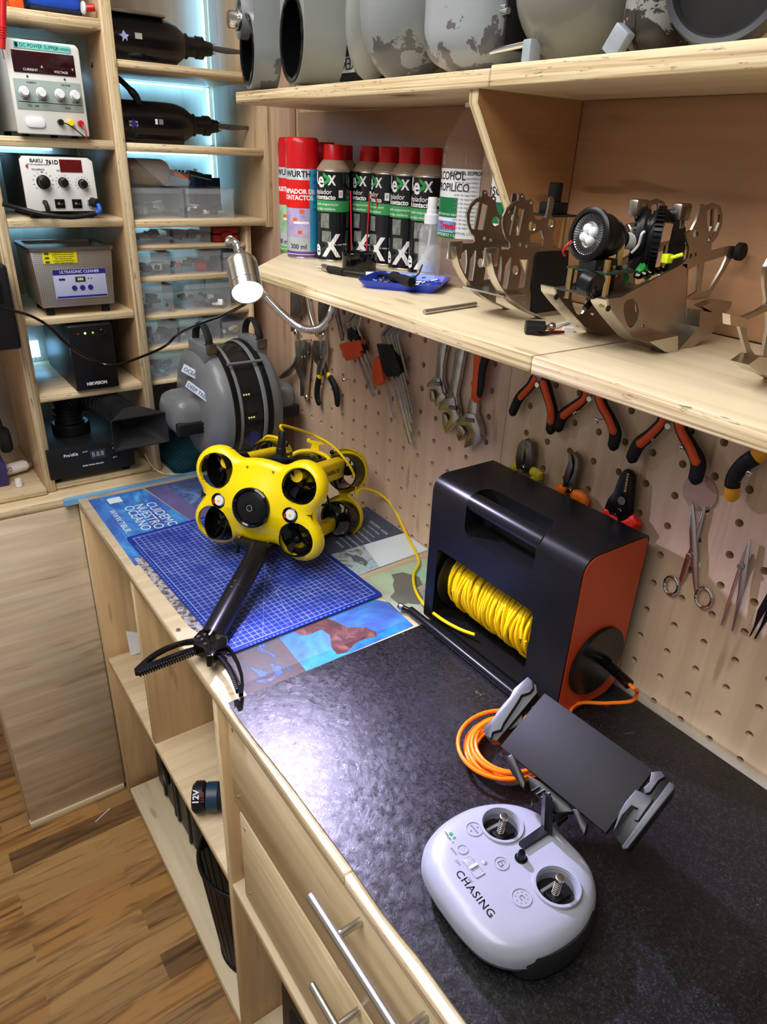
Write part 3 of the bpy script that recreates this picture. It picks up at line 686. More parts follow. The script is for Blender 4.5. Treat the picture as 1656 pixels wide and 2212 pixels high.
# camera window and lights
MB().lathe([(.0372, .0), (.0372, -.004), (.034, -.006), (.031, -.003), (.031, .02), (0, .02)], MX.Translation((0, -.024, -.002)) @ MX.Rotation(-PI/2, 4, 'X'), 48).build('camera_ring', BLKG, rov)
cg = MB().lathe([(0, -.004), (.006, -.0045), (.022, -.003), (.0305, .001), (.0305, .006), (0, .006)], MX.Translation((0, -.026, -.002)) @ MX.Rotation(-PI/2, 4, 'X'), 48).build('camera_window', BLKS, rov)
for r0, r1, m_ in ((.0105, .009, BLKG), (.0058, .0046, GREY)):
    MB().lathe([(r0, -.0046), (r0, -.0056), (r1, -.0056), (r1, -.0046), (r0, -.0046)], MX.Translation((0, -.026, -.002)) @ MX.Rotation(-PI/2, 4, 'X'), 36).build('lens_ring', m_, cg)
for sx in (-1, 1):
    Ml = MX.Translation((sx*.073, -.013, -.004)) @ MX.Rotation(-PI/2, 4, 'X')
    l_ = MB().lathe([(.0147, 0), (.0147, -.002), (.013, -.003), (.012, .004), (0, .004)], Ml, 28).build('light_ring', BLKG, rov)
    MB().lathe([(0, -.002), (.009, -.0015), (.011, .002), (0, .003)], Ml, 24).build('light_lens', WHITE, l_)
    MB().lathe([(0, -.0026), (.0025, -.0024), (.0025, -.0018), (0, -.0018)], Ml, 12).build('light_chip', YEL, l_)
    MB().box(-.012, -.0075, -.001, .001, -.004, .004, M=MX.Translation((sx*.073, -.0145, -.007))).build('light_mark', RED, l_)
    MB(MX.Translation((sx*.1115, -.0065-.002, .001)) @ MX.Rotation(PI/2, 4, 'X')).prism([(-sx*.010, 0), (sx*.003, .007), (0, 0), (sx*.003, -.008)] if sx < 0 else [(-sx*.010, 0), (0, -.001), (sx*.003, -.008), (sx*.002, 0), (sx*.003, .007), (0, .001)], .0, .0016).build('vent_mark', BLKG, rov)
for x, z in ((-.022, .068), (.030, .067), (-.028, -.066), (.032, -.064)):
    MB().cyl((x, -.006-.004, z), (x, -.004, z), .0022, n=10).build('screw', mat('bronze_screw', (.55, .42, .2), .35, 1.), rov)
# body between the shells
MB().lathe([(0, 0), (.040, .002), (.044, .012), (.044, .18), (.03, .19), (0, .19)], MX.Translation((0, -.008, -.006)) @ MX.Rotation(-PI/2, 4, 'X'), 36).build('pressure_hull', BLKS, rov)
bt = MB(); bt.lathe([(0, 0), (.026, .001), (.028, .006), (.028, .12), (0, .122)], MX.Translation((.018, .075, .052)) @ MX.Rotation(-PI/2, 4, 'X'), 30).build('battery_tube', BLKG, rov)
bp = MB().prism([(-.030, 0), (.030, 0), (.022, .010), (.010, .012), (.008, .026), (.020, .028), (.020, .036), (.012, .036), (.012, .033), (-.012, .033), (-.012, .036), (-.020, .036), (-.020, .028), (-.008, .026), (-.010, .012), (-.022, .010)], 0, .004, M=MX.Translation((.020, .200, .070)) @ MX.Rotation(PI/2, 4, 'X') @ MX.Rotation(0, 4, 'X'), bev=.0006)
bp.build('battery_clip', YEL, rov)
MB().tube(smooth_pts([(-.03, .185, .064), (-.01, .19, .077), (.02, .192, .082), (.05, .19, .076), (.068, .185, .062)], 5), .0045, n=8).build('cradle_bar', YEL, rov)
for sx, nm in ((-1, 0), (1, 1)):
    MB().tube([(sx*.072, .0, .066), (sx*.072, .20, .066)], .0105 if sx < 0 else .012, n=20).build('side_bar', YEL, rov)
MB().box(.066, .088, .035, .205, .036, .076, bev=.006, seg=3).build('side_bar', YEL, rov)
text('CHASING M2', .0135, frame((.0884, .135, .056), (0, 1, 0), (0, 0, 1)), mat('brown_ink', sr(92, 70, 20), .5), rov, ext=.0002, sx=.9)
MB().box(.060, .084, .03, .20, -.078, -.050, bev=.007, seg=3).build('side_bar', YEL, rov)
MB().box(-.084, -.062, .03, .20, -.078, -.050, bev=.007, seg=3).build('side_bar', YEL, rov)
fr = MB()
for x in (-.028, .045): fr.tube([(x, .0, .074), (x, .19, .074)], .0035, n=8)
fr = None
for x in (-.026, .048): MB().tube([(x, .0, .071), (x, .19, .071)], .0032, n=8).build('frame_rail', BLK, rov)
for k, (x, y, z) in enumerate(((-.05, .05, .05), (-.055, .09, .045), (.07, .09, .0), (.075, .12, -.03))):
    MB().tube(smooth_pts([(x, y-.03, z-.02), (x-.012, y, z+.012), (x+.012, y+.03, z+.016), (x+.02, y+.05, z-.02)], 6), .0025, n=6).build('inner_wire', BLK, rov)
MB().tube([(-.045, .062, .066), (-.030, .07, .069)], .0055, n=10).build('green_clip', mat('green_plastic', sr(60, 190, 80), .4), rov, 'green clip')
pc = MB().lathe([(0, 0), (.018, 0), (.018, .016), (.012, .020), (.0095, .022), (.0095, .034), (.0078, .036), (.0078, .064), (.006, .068), (0, .068)], MX.Translation((.002, .075, .063)), 24)
pc.build('tether_post', BLK, rov)
for sx in (-1, 1):
    MB().ball((sx*.052, .212, .083), .005, n=10).build('bolt', BLKG, rov)
for sx in (-1, 1): MB().ball((sx*.055, .212, -.083), .005, n=10).build('bolt', BLKG, rov)
# gripper arm (world-space direction: forward and down to the mat)
RI = RM.inverted()
A0 = at(562, 1185, 'z', .972); A1 = at(455, 1378, 'z', .925)
ga = MB(RI).cyl(A0, A1, .0185, n=32, bev=.002).build('gripper_arm', BLKS, rov)
dA = (A1-A0).normalized()
MB(RI).cyl(A0+dA*.11, A0+dA*.113, .0190, n=32).build('joint_ring', BLK, ga)
MB(RI).cyl(A1-dA*.0, A1-dA*.02, .0172, n=32).build('arm_cap', BLKG, ga)
for k, t_ in enumerate((.1, .114, .22, .23)):
    p0 = A0+dA*t_; MB(RI).cyl(p0+V((-.008, -.004, .0165)), p0+V((-.0082, -.0042, .0178)), .0022, n=10).build('rivet', CHROME, ga)
MB().box(-.036, .036, -.012, .05, -.082, -.070, bev=.002).build('arm_mount', BLK, rov)
for x in (-.030, .030):
    MB().cyl((x, -.008, -.098), (x, -.008, -.076), .0045, n=12).build('mount_bolt', BLKG, rov)
zc = .922
def claw(outer, holes, nm='claw'):
    return MB(RI).prism([tr2(outer, zc)]+[tr2(h, zc) for h in holes], zc-.0035, zc+.0035).build(nm, BLKG, ga, ang=30)
c1 = claw([(424, 1381), (402, 1385), (382, 1390), (358, 1399), (338, 1409), (322, 1420), (309, 1431), (298, 1441), (290, 1449), (292, 1456), (300, 1456), (312, 1450), (338, 1440), (360, 1430), (379, 1421), (400, 1413), (424, 1408)],
     [[(418, 1389), (398, 1391), (380, 1396), (360, 1404), (340, 1415), (320, 1430), (316, 1437), (345, 1427), (362, 1420), (380, 1413), (400, 1406), (418, 1401)]])
c2 = claw([(482, 1390), (496, 1400), (508, 1416), (518, 1436), (525, 1460), (527, 1482), (525, 1500), (516, 1503), (511, 1492), (505, 1472), (497, 1453), (488, 1438), (477, 1425), (462, 1412), (462, 1398)],
     [[(484, 1397), (496, 1408), (509, 1430), (518, 1458), (520, 1482), (516, 1484), (509, 1464), (500, 1445), (489, 1428), (476, 1412)]])
for lst, par in (([(424, 1409), (300, 1457)], c1), ([(462, 1413), (478, 1427), (490, 1442), (499, 1458), (507, 1478), (512, 1494)], c2)):
    pp_ = [V((*q, zc)) for q in tr2(lst, zc)]; L = sum((b-a).length for a, b in zip(pp_, pp_[1:])); n_ = 22
    for i in range(n_):
        t_ = L*(i+.5)/n_; k = 0
        while k < len(pp_)-2 and t_ > (pp_[k+1]-pp_[k]).length: t_ -= (pp_[k+1]-pp_[k]).length; k += 1
        q = pp_[k]+(pp_[k+1]-pp_[k]).normalized()*t_; dd = (pp_[k+1]-pp_[k]).normalized()
        MB(RI).box(-.0012, .0012, -.0016, .0016, -.0042, .0042, M=MX.Translation(q) @ MX.Rotation(math.atan2(dd.y, dd.x), 4, 'Z')).build('tooth', BLK, par)
kn = MB(RI); B0 = at(450, 1390, 'z', .925)
MB(RI).prism(tr2([(432, 1372), (470, 1366), (492, 1384), (490, 1400), (470, 1412), (462, 1428), (446, 1428), (440, 1412), (418, 1400), (418, 1388)], .928), .916, .938, bev=.002).build('wrist_block', BLKG, ga)
for x, y in ((428, 1374), (471, 1378), (443, 1390)): 
    q = at(x, y, 'z', .94); MB(RI).cyl(q-V((0, 0, .004)), q, .0032, n=14).build('pivot_bolt', CHROME, ga)
MB(RI).cyl(at(452, 1372, 'z', .94), at(459, 1362, 'z', .945), .0028, n=10).build('push_rod', CHROME, ga)
# yellow tether
T0 = RM @ V((.002, .075, .130))
tp = [T0, T0+V((.002, .004, .010)), at(672, 938, 'y', 1.18), at(716, 962, 'y', 1.15), at(748, 996, 'y', 1.12), at(766, 1030, 'y', 1.11), at(768, 1068, 'z', .98), at(775, 1058, 'z', .99), at(790, 1056, 'z', .985), at(818, 1066, 'z', .965), at(846, 1092, 'z', .94), at(866, 1130, 'z', .92), at(880, 1160, 'z', .910), at(896, 1190, 'z', .906), at(904, 1216, 'z', .906), at(893, 1240, 'z', .906), at(896, 1272, 'z', .908), at(915, 1305, 'z', .915), at(950, 1335, 'x', -.166), at(990, 1358, 'x', -.160), at(1025, 1371, 'x', -.152)]
yc = tag(MB().tube(smooth_pts(tp, 6), .0027, n=8).build('yellow_tether', CY), 'thin yellow tether running from the drone across prints to the reel', 'cable')
MB().tube(smooth_pts([(-.10, .20, .088), (-.085, .19, .098), (-.05, .17, .098), (-.02, .12, .085), (-.005, .09, .082)], 6), .0028, n=8).build('tether_loop', CY, rov)

# ================================================================ remote controller
RCm = frame((-.402, .315, .9045), (-.052, -1, 0), (1, -.052, 0))
rc = thing('remote_controller', 'light grey remote controller with two sticks lying on the black mat', 'remote controller', M=RCm)
GRC = mat('pale_grey_plastic', sr(142, 146, 158), .36, var=.02, coat=.2)
half = [(0, .079), (.030, .078), (.052, .070), (.072, .050), (.085, .020), (.088, -.010), (.084, -.040), (.072, -.064), (.052, -.080), (.026, -.086), (0, -.087)]
outl = smooth_pts([(x, y, 0) for x, y in half[:-1]]+[(-x, y, 0) for x, y in reversed(half[1:])]+[], 4, closed=True)
def loft(mb, outline, levels, M=None):
    rings = []
    for z, sc, dy in levels: rings.append([mb._v((p.x*sc, p.y*sc+dy, z), M) for p in outline])
    n = len(outline)
    for A, B in zip(rings, rings[1:]):
        for i in range(n): mb.face([A[i], A[(i+1) % n], B[(i+1) % n], B[i]])
    mb.face(rings[0][::-1]); mb.face(rings[-1]); return mb
b_ = loft(MB(), outl, [(.0, .80, 0), (.004, .88, 0), (.014, .965, 0), (.022, .995, 0), (.0225, 1.0, 0), (.030, .995, 0), (.037, .965, 0), (.0425, .90, 0), (.0455, .80, 0), (.047, .66, .0)])
body = b_.build('body', GRC, rc, ang=25)
cut = [MB().cyl((x, .020, .030), (x, .020, .06), .0205, n=36).build('cut', BLK, rc) for x in (-.043, .043)]
for c in cut: c.parent = None; c.matrix_world = RCm
body.parent = None; body.matrix_world = RCm; body = boolean(body, cut); body.parent = rc; body.matrix_world = MX.Identity(4); body.matrix_basis = MX.Identity(4)
TZ = .0470
for x in (-.043, .043):
    sw = MB().lathe([(.0255, -.0005), (.0245, .0022), (.0215, .0024), (.0198, -.004), (.0198, -.006), (.0212, -.006), (.0255, -.001)], MX.Translation((x, .020, TZ)), 44).build('stick_ring', GRC, rc)
    MB().lathe([(0, 0), (.0200, 0), (.0200, .001), (0, .001)], MX.Translation((x, .020, TZ-.0155)), 32).build('stick_well', BLK, rc)
    for s1 in (-1, 1):
        MB().box(-.0015, .0015, -.013, .013, 0, .006, M=MX.Translation((x+s1*.008, .020, TZ-.0145))).build('gimbal_bar', GREY if s1 < 0 else BLKS, rc)
    MB().box(-.0085, .0085, -.009, .009, 0, .004, bev=.001, M=MX.Translation((x, .020, TZ-.0145))).build('gimbal_block', BLKS, rc)
    st = [(0, 0), (.0034, 0)]
    for k in range(7): st += [(.0034, .003*k+.001), (.0040, .003*k+.0015), (.0040, .003*k+.0025), (.0034, .003*k+.003)]
    st += [(.0044, .022), (.0048, .024), (.0046, .0275), (.003, .0282), (0, .0275)]
    MB().lathe(st, MX.Translation((x, .020, TZ-.012)) @ MX.Rotation(.06, 4, 'Y'), 20).build('control_stick', mat('nickel_stick', (.74, .70, .62), .22, 1., var=.1), rc)
INK2 = mat('slate_ink', sr(92, 96, 112), .5)
def ring(x, y, r, nm='button', glyph=None):
    o = MB().lathe([(r, -.0002), (r, .0009), (r-.0010, .0009), (r-.0013, .0001), (0, .0004)], MX.Translation((x, y, TZ)), 32).build(nm, GRC, rc)
    MB().lathe([(r+.0006, .0), (r+.0006, .0002), (r, .0002), (r, .0)], MX.Translation((x, y, TZ)), 32).build('button_rim', mat('rim_grey', sr(150, 154, 166), .4), o)
    return o
o1 = ring(-.054, -.010, .0095); MB().box(-.006, .006, -.0006, .0006, .0006, .0009, M=MX.Translation((-.054, -.010, TZ))).build('glyph', INK2, o1)
for y in (-.0145, -.0055): MB().cyl((-.054, y, TZ+.0005), (-.054, y, TZ+.0009), .0008, n=10).build('glyph', INK2, o1)
o2 = ring(-.006, -.012, .0082)
for part in ('lock',):
    MB().prism([rrect(-.003, .003, -.0032, .0012, .0008), rrect(-.0023, .0023, -.0025, .0005, .0006)], .0006, .0009, M=MX.Translation((-.006, -.0125, TZ))).build('glyph', INK2, o2)
    MB().tube([(-.0082, -.011, TZ+.0008), (-.0080, -.0085, TZ+.0008), (-.006, -.0075, TZ+.0008), (-.0042, -.0088, TZ+.0008)], .0003, n=6).build('glyph', INK2, o2)
o3 = ring(.034, -.020, .0105)
text('C', .0075, MX.Translation((.034, -.020, TZ+.0006)), INK2, o3, 'glyph')
for k in range(8): a = 2*PI*k/8; MB().cyl((.034+.0062*math.cos(a), -.020+.0062*math.sin(a), TZ+.0005), (.034+.0062*math.cos(a), -.020+.0062*math.sin(a), TZ+.0008), .00045, n=8).build('glyph', INK2, o3)
ring(-.040, -.037, .0060)
MB().lathe([(0, .0016), (.0024, .001), (.0032, 0), (0, 0)], MX.Translation((-.016, -.027, TZ)), 16).build('indicator', mat('smoked_lens', sr(150, 154, 160), .15), rc)
for k in range(3): MB().lathe([(0, .0004), (.0019, .0003), (.0021, 0), (0, 0)], MX.Translation((-.0625+.0063*k, -.0355, TZ-.0005)), 14).build('indicator', mat('green_led', sr(30, 120, 70), .3, emit=(.1, .7, .3), es=.3), rc)
sw = MB().prism([rrect(-.0125, .0125, -.0062, .0062, .002), rrect(-.0115, .0115, -.0052, .0052, .0015)], 0, .0011, M=MX.Translation((-.018, -.040, TZ))).build('power_switch', mat('rim_grey', (0, 0, 0)), rc)
MB().box(-.0113, -.0005, -.005, .005, 0, .0012, bev=.0006, M=MX.Translation((-.018, -.040, TZ))).build('switch_knob', GRC, sw)
MB().box(-.0015, .0015, -.005, .005, 0, .0022, bev=.0005, M=MX.Translation((-.018, -.040, TZ))).build('switch_ridge', WHITE, sw)
tl = MX.Translation((0, 0, TZ+.0002))
text('CHASING', .0115, MX.Translation((.006, -.0575, TZ-.0002)) @ MX.Scale(1.05, 4, (1, 0, 0)), INKK, rc, bold=.00012, sp=1.12, label='black CHASING lettering')
text('ON', .0045, MX.Translation((-.030, -.051, TZ)), INK2, rc); text('OFF', .0045, MX.Translation((-.008, -.053, TZ)), INK2, rc)
text('W·N', .003, MX.Translation((-.066, -.0395, TZ-.0008)), INK2, rc); text('2.4G', .003, MX.Translation((-.059, -.0405, TZ-.0006)), INK2, rc); text('5G', .003, MX.Translation((-.052, -.0405, TZ-.0003)), INK2, rc); text('2.4G/5G', .003, MX.Translation((-.043, -.0465, TZ)), INK2, rc)
kn = MB().lathe([(0, .0), (.0068, 0), (.0068, .001), (.005, .0015), (.0042, .009), (.003, .011), (0, .011)], MX.Translation((.000, .010, TZ)), 20).build('thumb_wheel', BLKG, rc)
for sx in (-1, 1):
    g = [V((sx*p[0], p[1], 0)) for p in ((.066, .046), (.082, .034), (.0895, .010), (.0905, -.014), (.086, -.038), (.074, -.054), (.058, -.045))]
    loft(MB(), smooth_pts(g if sx < 0 else g[::-1], 3, closed=True), [(.001, .96, 0), (.004, 1.0, 0), (.026, 1.012, 0), (.033, .975, 0)]).build('side_grip', RUB, rc, ang=30)
loft(MB(), outl, [(-.001, .78, 0), (.001, .85, 0), (.006, .905, 0)]).build('base', BLK, rc, ang=30)
# phone holder on top
PHm = frame((-.292, .344, 1.015), (math.cos(math.radians(-87)), math.sin(math.radians(-87)), 0), (math.cos(math.radians(33))*.9986, math.cos(math.radians(33))*.052, math.sin(math.radians(33))))
ph = thing('phone_holder', 'black phone holder clamped to the grey controller, tilted backwards', 'phone holder', M=PHm)
PLT = mat('matt_black_plate', sr(22, 22, 23), .6, var=.06, bump=.15, bs=1500)
MB().box(-.075, .075, -.042, .042, -.007, 0, bev=.0012).build('plate', PLT, ph)
MB().box(-.0735, .0735, -.0405, .0405, -.011, -.007, bev=.001).build('plate_backing', BLKS, ph)
def pl(pts, m_, h0, h1, nm, par, bev=.001): return MB().prism([onplane(x, y, PHm) for x, y in pts], h0, h1, bev=bev).build(nm, m_, par)
DG = mat('worn_grey_plastic', sr(58, 62, 68), .38, var=.15)
ll = pl([(1142, 1466), (1152, 1475), (1154, 1490), (1145, 1500), (1128, 1506), (1120, 1520), (1090, 1566), (1084, 1580), (1066, 1586), (1062, 1600), (1050, 1592), (1046, 1574), (1066, 1558), (1078, 1538), (1104, 1508), (1112, 1492)], DG, .002, .006, 'clamp_jaw', ph)
pl([(1150, 1475), (1158, 1482), (1160, 1498), (1075, 1600), (1058, 1600), (1049, 1590)], BLKS, -.012, .002, 'clamp_back', ph, 0)
pl([(1112, 1500), (1124, 1510), (1106, 1560), (1090, 1580), (1150, 1540), (1128, 1560)], BLKS, -.006, -.002, 'clamp_rail', ph, 0)
for q in (((1118, 1530), (1160, 1548)), ((1098, 1560), (1135, 1582))):
    a, b = [onplane(*k, PHm) for k in q]; MB().tube([(a[0], a[1], -.006), (b[0], b[1], -.006)], .0022, n=8).build('clamp_rod', BLKS, ph)
pl([(1436, 1668), (1450, 1684), (1455, 1700), (1448, 1718), (1356, 1838), (1345, 1832), (1330, 1812), (1328, 1800), (1420, 1680)], BLKS, -.012, .004, 'clamp_back', ph)
pl([(1408, 1672), (1430, 1670), (1438, 1682), (1424, 1690), (1406, 1716), (1392, 1720), (1392, 1706), (1404, 1694)], DG, .004, .007, 'clamp_jaw', ph)
pl([(1375, 1710), (1412, 1728), (1408, 1738), (1380, 1778), (1370, 1776), (1380, 1752), (1366, 1745), (1346, 1766), (1336, 1786), (1326, 1802), (1330, 1790), (1340, 1758), (1352, 1738)], DG, .0045, .0075, 'clamp_jaw', ph)
pl([(1448, 1694), (1459, 1702), (1456, 1712), (1358, 1838), (1348, 1840), (1345, 1834)], DG, .004, .009, 'clamp_lip', ph)
for q in ([(1095, 1636), (1108, 1630), (1114, 1640), (1136, 1690), (1132, 1706), (1118, 1690), (1100, 1662)], [(1236, 1750), (1250, 1748), (1256, 1762), (1270, 1780), (1262, 1806), (1252, 1790)]): pl(q, BLKS, -.006, .003, 'hook', ph)
pl([(1138, 1672), (1165, 1684), (1222, 1730), (1236, 1750), (1200, 1755), (1170, 1730), (1142, 1700)], BLKS, -.014, -.004, 'hinge_block', ph)
for k in range(3):
    a = onplane(1158+k*11, 1702+k*7, PHm); MB().tube([(a[0]-.003, a[1]-.006, -.004), (a[0]+.001, a[1]+.004, -.004)], .0018, n=8).build('hinge_ridge', BLKG, ph)
I_ = PHm.inverted()
s0, s1_ = at(1185, 1715, 'x', -.335), at(1180, 1795, 'z', .953)
MB(I_).tube([at(1183, 1715, 'z', 1.0)+V((0, 0, -.002)), at(1181, 1760, 'z', .975), s1_], [.007, .0085, .0085], n=4, flat=.45).build('arm', BLKS, ph)
MB(I_).prism(tr2([(1176, 1782), (1192, 1796), (1132, 1834), (1120, 1822)], .954), .952, .957).build('foot_plate', BLK, ph)
q0 = at(1190, 1775, 'z', .965); q1 = at(1218, 1752, 'z', .972); MB(I_).cyl(q0, q1, .0085, n=20, bev=.002).build('clamp_knob', BLKG, ph)

# ================================================================ goose-neck lamp
lampF = at(535, 633, 'y', .985); ldir = V((-.17, -.62, -.50)).normalized()
LM = MX.Translation(lampF) @ ldir.to_track_quat('-Z', 'Y').to_matrix().to_4x4()     # local -z = light direction
lp = thing('gooseneck_lamp', 'lit steel goose-neck lamp hanging in front of the shelf end', 'lamp', M=LM)
R0 = .0235
STL = mat('turned_steel', (.72, .71, .70), .22, 1., var=.1, vs=200, aniso=(.02, .02, 1))
MB().lathe([(R0*.93, .001), (R0, .0), (R0, .012), (R0-.0008, .0125), (R0-.0008, .0135), (R0, .014), (R0, .050), (R0-.0008, .0505), (R0, .051), (R0, .056), (R0*.86, .062), (R0*.5, .066), (R0*.3, .067), (R0*.3, .076), (0, .076)], None, 40).build('lamp_head', STL, lp)
MB().lathe([(0, .004), (R0*.9, .003), (R0*.93, .001), (R0*.9, .0005), (0, -.0015)], None, 32).build('lamp_lens', mat('lit_lamp_lens', (1, 1, 1), .2, emit=(.88, .9, 1.), es=60., var=.0), lp, 'glowing white lens')
LI = LM.inverted(); top = LM @ V((0, 0, .076))
gn = [top, top+V((.002, .010, .012)), at(495, 527, 'y', 1.125), at(497, 518, 'y', 1.145), at(508, 528, 'y', 1.16), at(520, 560, 'y', 1.155), at(545, 605, 'x', -.325), at(575, 642, 'x', -.31), at(610, 678, 'x', -.295), at(650, 708, 'x', -.28), at(685, 711, 'x', -.27), at(708, 693, 'x', -.262), at(719, 664, 'x', -.257), at(721, 645, 'x', -.25)]
gp = smooth_pts(gn, 40); rr = [(.0064, .0064, .0052, .0052)[i % 4] for i in range(len(gp))]
MB(LI).tube(gp, rr, n=12).build('flexible_neck', CHROME, lp)
ld = bpy.data.lights.new('lamp_beam', 'SPOT'); ld.energy = 75; ld.color = (.68, .62, 1.); ld.spot_size = math.radians(105); ld.spot_blend = .8; ld.shadow_soft_size = .018
lo = bpy.data.objects.new('lamp_beam', ld); COL.objects.link(lo); lo.parent = lp; lo.location = (0, 0, -.004)
cp = [at(-60, 640, 'y', 1.50), at(0, 664, 'y', 1.50), at(60, 680, 'y', 1.5), at(105, 705, 'y', 1.5), at(150, 748, 'y', 1.5), at(205, 780, 'y', 1.5), at(250, 788, 'y', 1.48), at(320, 765, 'y', 1.44), at(360, 745, 'y', 1.4), at(385, 722, 'y', 1.35), at(430, 700, 'y', 1.28), at(480, 682, 'y', 1.18), at(528, 657, 'y', 1.1), at(545, 640, 'y', 1.08)]
tag(MB().tube(smooth_pts(cp, 8), .0026, n=8).build('power_cable', BLKG), 'thin black cable sagging from the left edge to the lit lamp', 'cable')
# ================================================================ hand tools on the pegboard
PXZ = MX(((0, 0, 1, 0), (1, 0, 0, 0), (0, 1, 0, 0), (0, 0, 0, 1)))
class Crop:
    def __init__(s, ox, oy, k): s.o = (ox, oy, k)
    def __call__(s, pts): return [(s.o[0]+x*s.o[2], s.o[1]+y*s.o[2]) for x, y in pts]
cA = Crop(560, 600, .33213); cB = Crop(1080, 760, .34783); cC = Crop(440, 520, .21695); cD = Crop(900, 400, .45652); cE = Crop(860, 980, .36232)
def wyz(pts, x): return [tuple(at(px, py, 'x', x)[1:]) for px, py in pts]
def slab(crop, outer, x0, x1, nm, m, par, holes=(), bev=.0008, label=None):
    """flat tool part lying against the pegboard between x0 (front) and x1"""
    w = x1
    return MB(PXZ).prism([wyz(crop(outer), w)]+[wyz(crop(h), w) for h in holes], x0, x1, bev=0 if holes else bev).build(nm, m, par, label, world=True, ang=30)
def grip(crop, line, radii, x, nm, m, par, flat=.75, k=4, label=None):
    P_ = [at(px, py, 'x', x) for px, py in crop(line)]; sp = smooth_pts(P_, k)
    R_ = [radii[min(int(i/k), len(radii)-2)]*(1-(i % k)/k)+radii[min(int(i/k)+1, len(radii)-1)]*((i % k)/k) for i in range(len(sp)-1)]+[radii[-1]]
    cap0 = sp[0]+(sp[0]-sp[1]).normalized()*R_[0]*.6; cap1 = sp[-1]+(sp[-1]-sp[-2]).normalized()*R_[-1]*.6
    return MB().tube([cap0]+sp+[cap1], [R_[0]*.45]+R_+[R_[-1]*.45], n=12, flat=flat, up=(1, 0, 0)).build(nm, m, par, label, world=True)
def tool(nm, lab, cat, crop, anchor, group=None):
    a = at(*crop([anchor])[0], 'x', -.004); return thing(nm, lab, cat, a, group=group)
def stud(crop, p, par, r=.0042, x=-.016, m=None, nm='screw'):
    a = at(*crop([p])[0], 'x', x)
    o = MB().cyl((x-.002, a.y, a.z), (x, a.y, a.z), r, n=16, bev=.0006).build(nm, m or CHROME, par, world=True)
    return o
def peg_screw(crop, p, lab):
    a = at(*crop([p])[0], 'x', -.016); t = thing('screw', lab, 'screw', (-.001, a.y, a.z))
    MB().lathe([(0, -.0185), (.0030, -.018), (.0042, -.0165), (.0018, -.0145), (.0018, 0), (0, 0)], MX.Translation((-.0, a.y, a.z)) @ MX.Rotation(PI/2, 4, 'Y'), 14).build('shank', CHROME, t, world=True)
    b = MB()
    b.box(-.0192, -.0188, a.y-.0024, a.y+.0024, a.z-.0004, a.z+.0004, M=None); b.build('cross_slot', mat('slot_dark', sr(40, 60, 70), .5), t, world=True)
    return t
GUN = mat('gunmetal', (.24, .215, .2), .38, 1., var=.25, vs=60)
NICK = mat('nickel_tool', (.5, .47, .42), .3, 1., var=.15, vs=50)
WR = mat('chrome_vanadium', (.55, .55, .54), .3, 1., var=.2, vs=60)
ORG = mat('orange_grip', sr(226, 84, 30), .45, var=.05); GRB = mat('black_grip', sr(22, 22, 24), .5, var=.1)
# locking pliers
t = tool('locking_pliers', 'dark locking pliers hanging left of the lamp neck, half under the shelf', 'pliers', cC, (950, 600))
slab(cC, [(905, 440), (975, 440), (1000, 560), (1012, 700), (990, 735), (960, 748), (940, 780), (932, 840), (900, 840), (905, 700)], -.022, -.010, 'jaw_plate', GUN, t)
grip(cC, [(1018, 500), (1035, 620), (1058, 740), (1090, 850), (1128, 940)], [.0045, .0055, .0055, .0055, .0045], -.018, 'handle', NICK, t)
slab(cC, [(900, 820), (935, 820), (930, 900), (902, 900)], -.020, -.010, 'lower_arm', GUN, t)
grip(cC, [(912, 895), (910, 925)], [.006, .0045], -.016, 'adjusting_knob', CHROME, t)
t = tool('locking_pliers', 'dark locking pliers right of the lamp neck, half under the shelf', 'pliers', cC, (1230, 650))
slab(cC, [(1190, 540), (1290, 560), (1262, 640), (1230, 720), (1215, 800), (1185, 800), (1180, 700)], -.022, -.010, 'jaw_plate', GUN, t)
grip(cC, [(1310, 600), (1325, 720), (1355, 850), (1380, 980)], [.006, .007, .006, .005], -.018, 'handle', GUN, t)
slab(cC, [(1182, 780), (1215, 780), (1212, 930), (1178, 930)], -.020, -.010, 'lower_arm', GUN, t)
grip(cC, [(1190, 930), (1188, 965)], [.006, .0045], -.016, 'adjusting_knob', CHROME, t)
t = tool('locking_pliers', 'small nickel locking pliers with one arm swung out to the left', 'pliers', cC, (1010, 1100))
slab(cC, [(955, 990), (1000, 990), (1008, 1060), (1025, 1062), (1020, 985), (1045, 980), (1075, 1010), (1080, 1090), (1068, 1250), (1055, 1370), (1042, 1540), (1002, 1540), (1000, 1380), (960, 1290), (945, 1230), (955, 1130)], -.020, -.008, 'jaw_plate', NICK, t)
slab(cC, [(960, 1128), (985, 1150), (960, 1240), (905, 1290), (850, 1350), (800, 1370), (785, 1355), (820, 1310), (880, 1260), (925, 1215), (940, 1160)], -.023, -.012, 'release_arm', NICK, t)
grip(cC, [(1022, 1545), (1020, 1572)], [.006, .005], -.014, 'adjusting_knob', CHROME, t)
stud(cC, (975, 1165), t, .004, -.023); stud(cC, (1040, 1110), t, .0025, -.020)
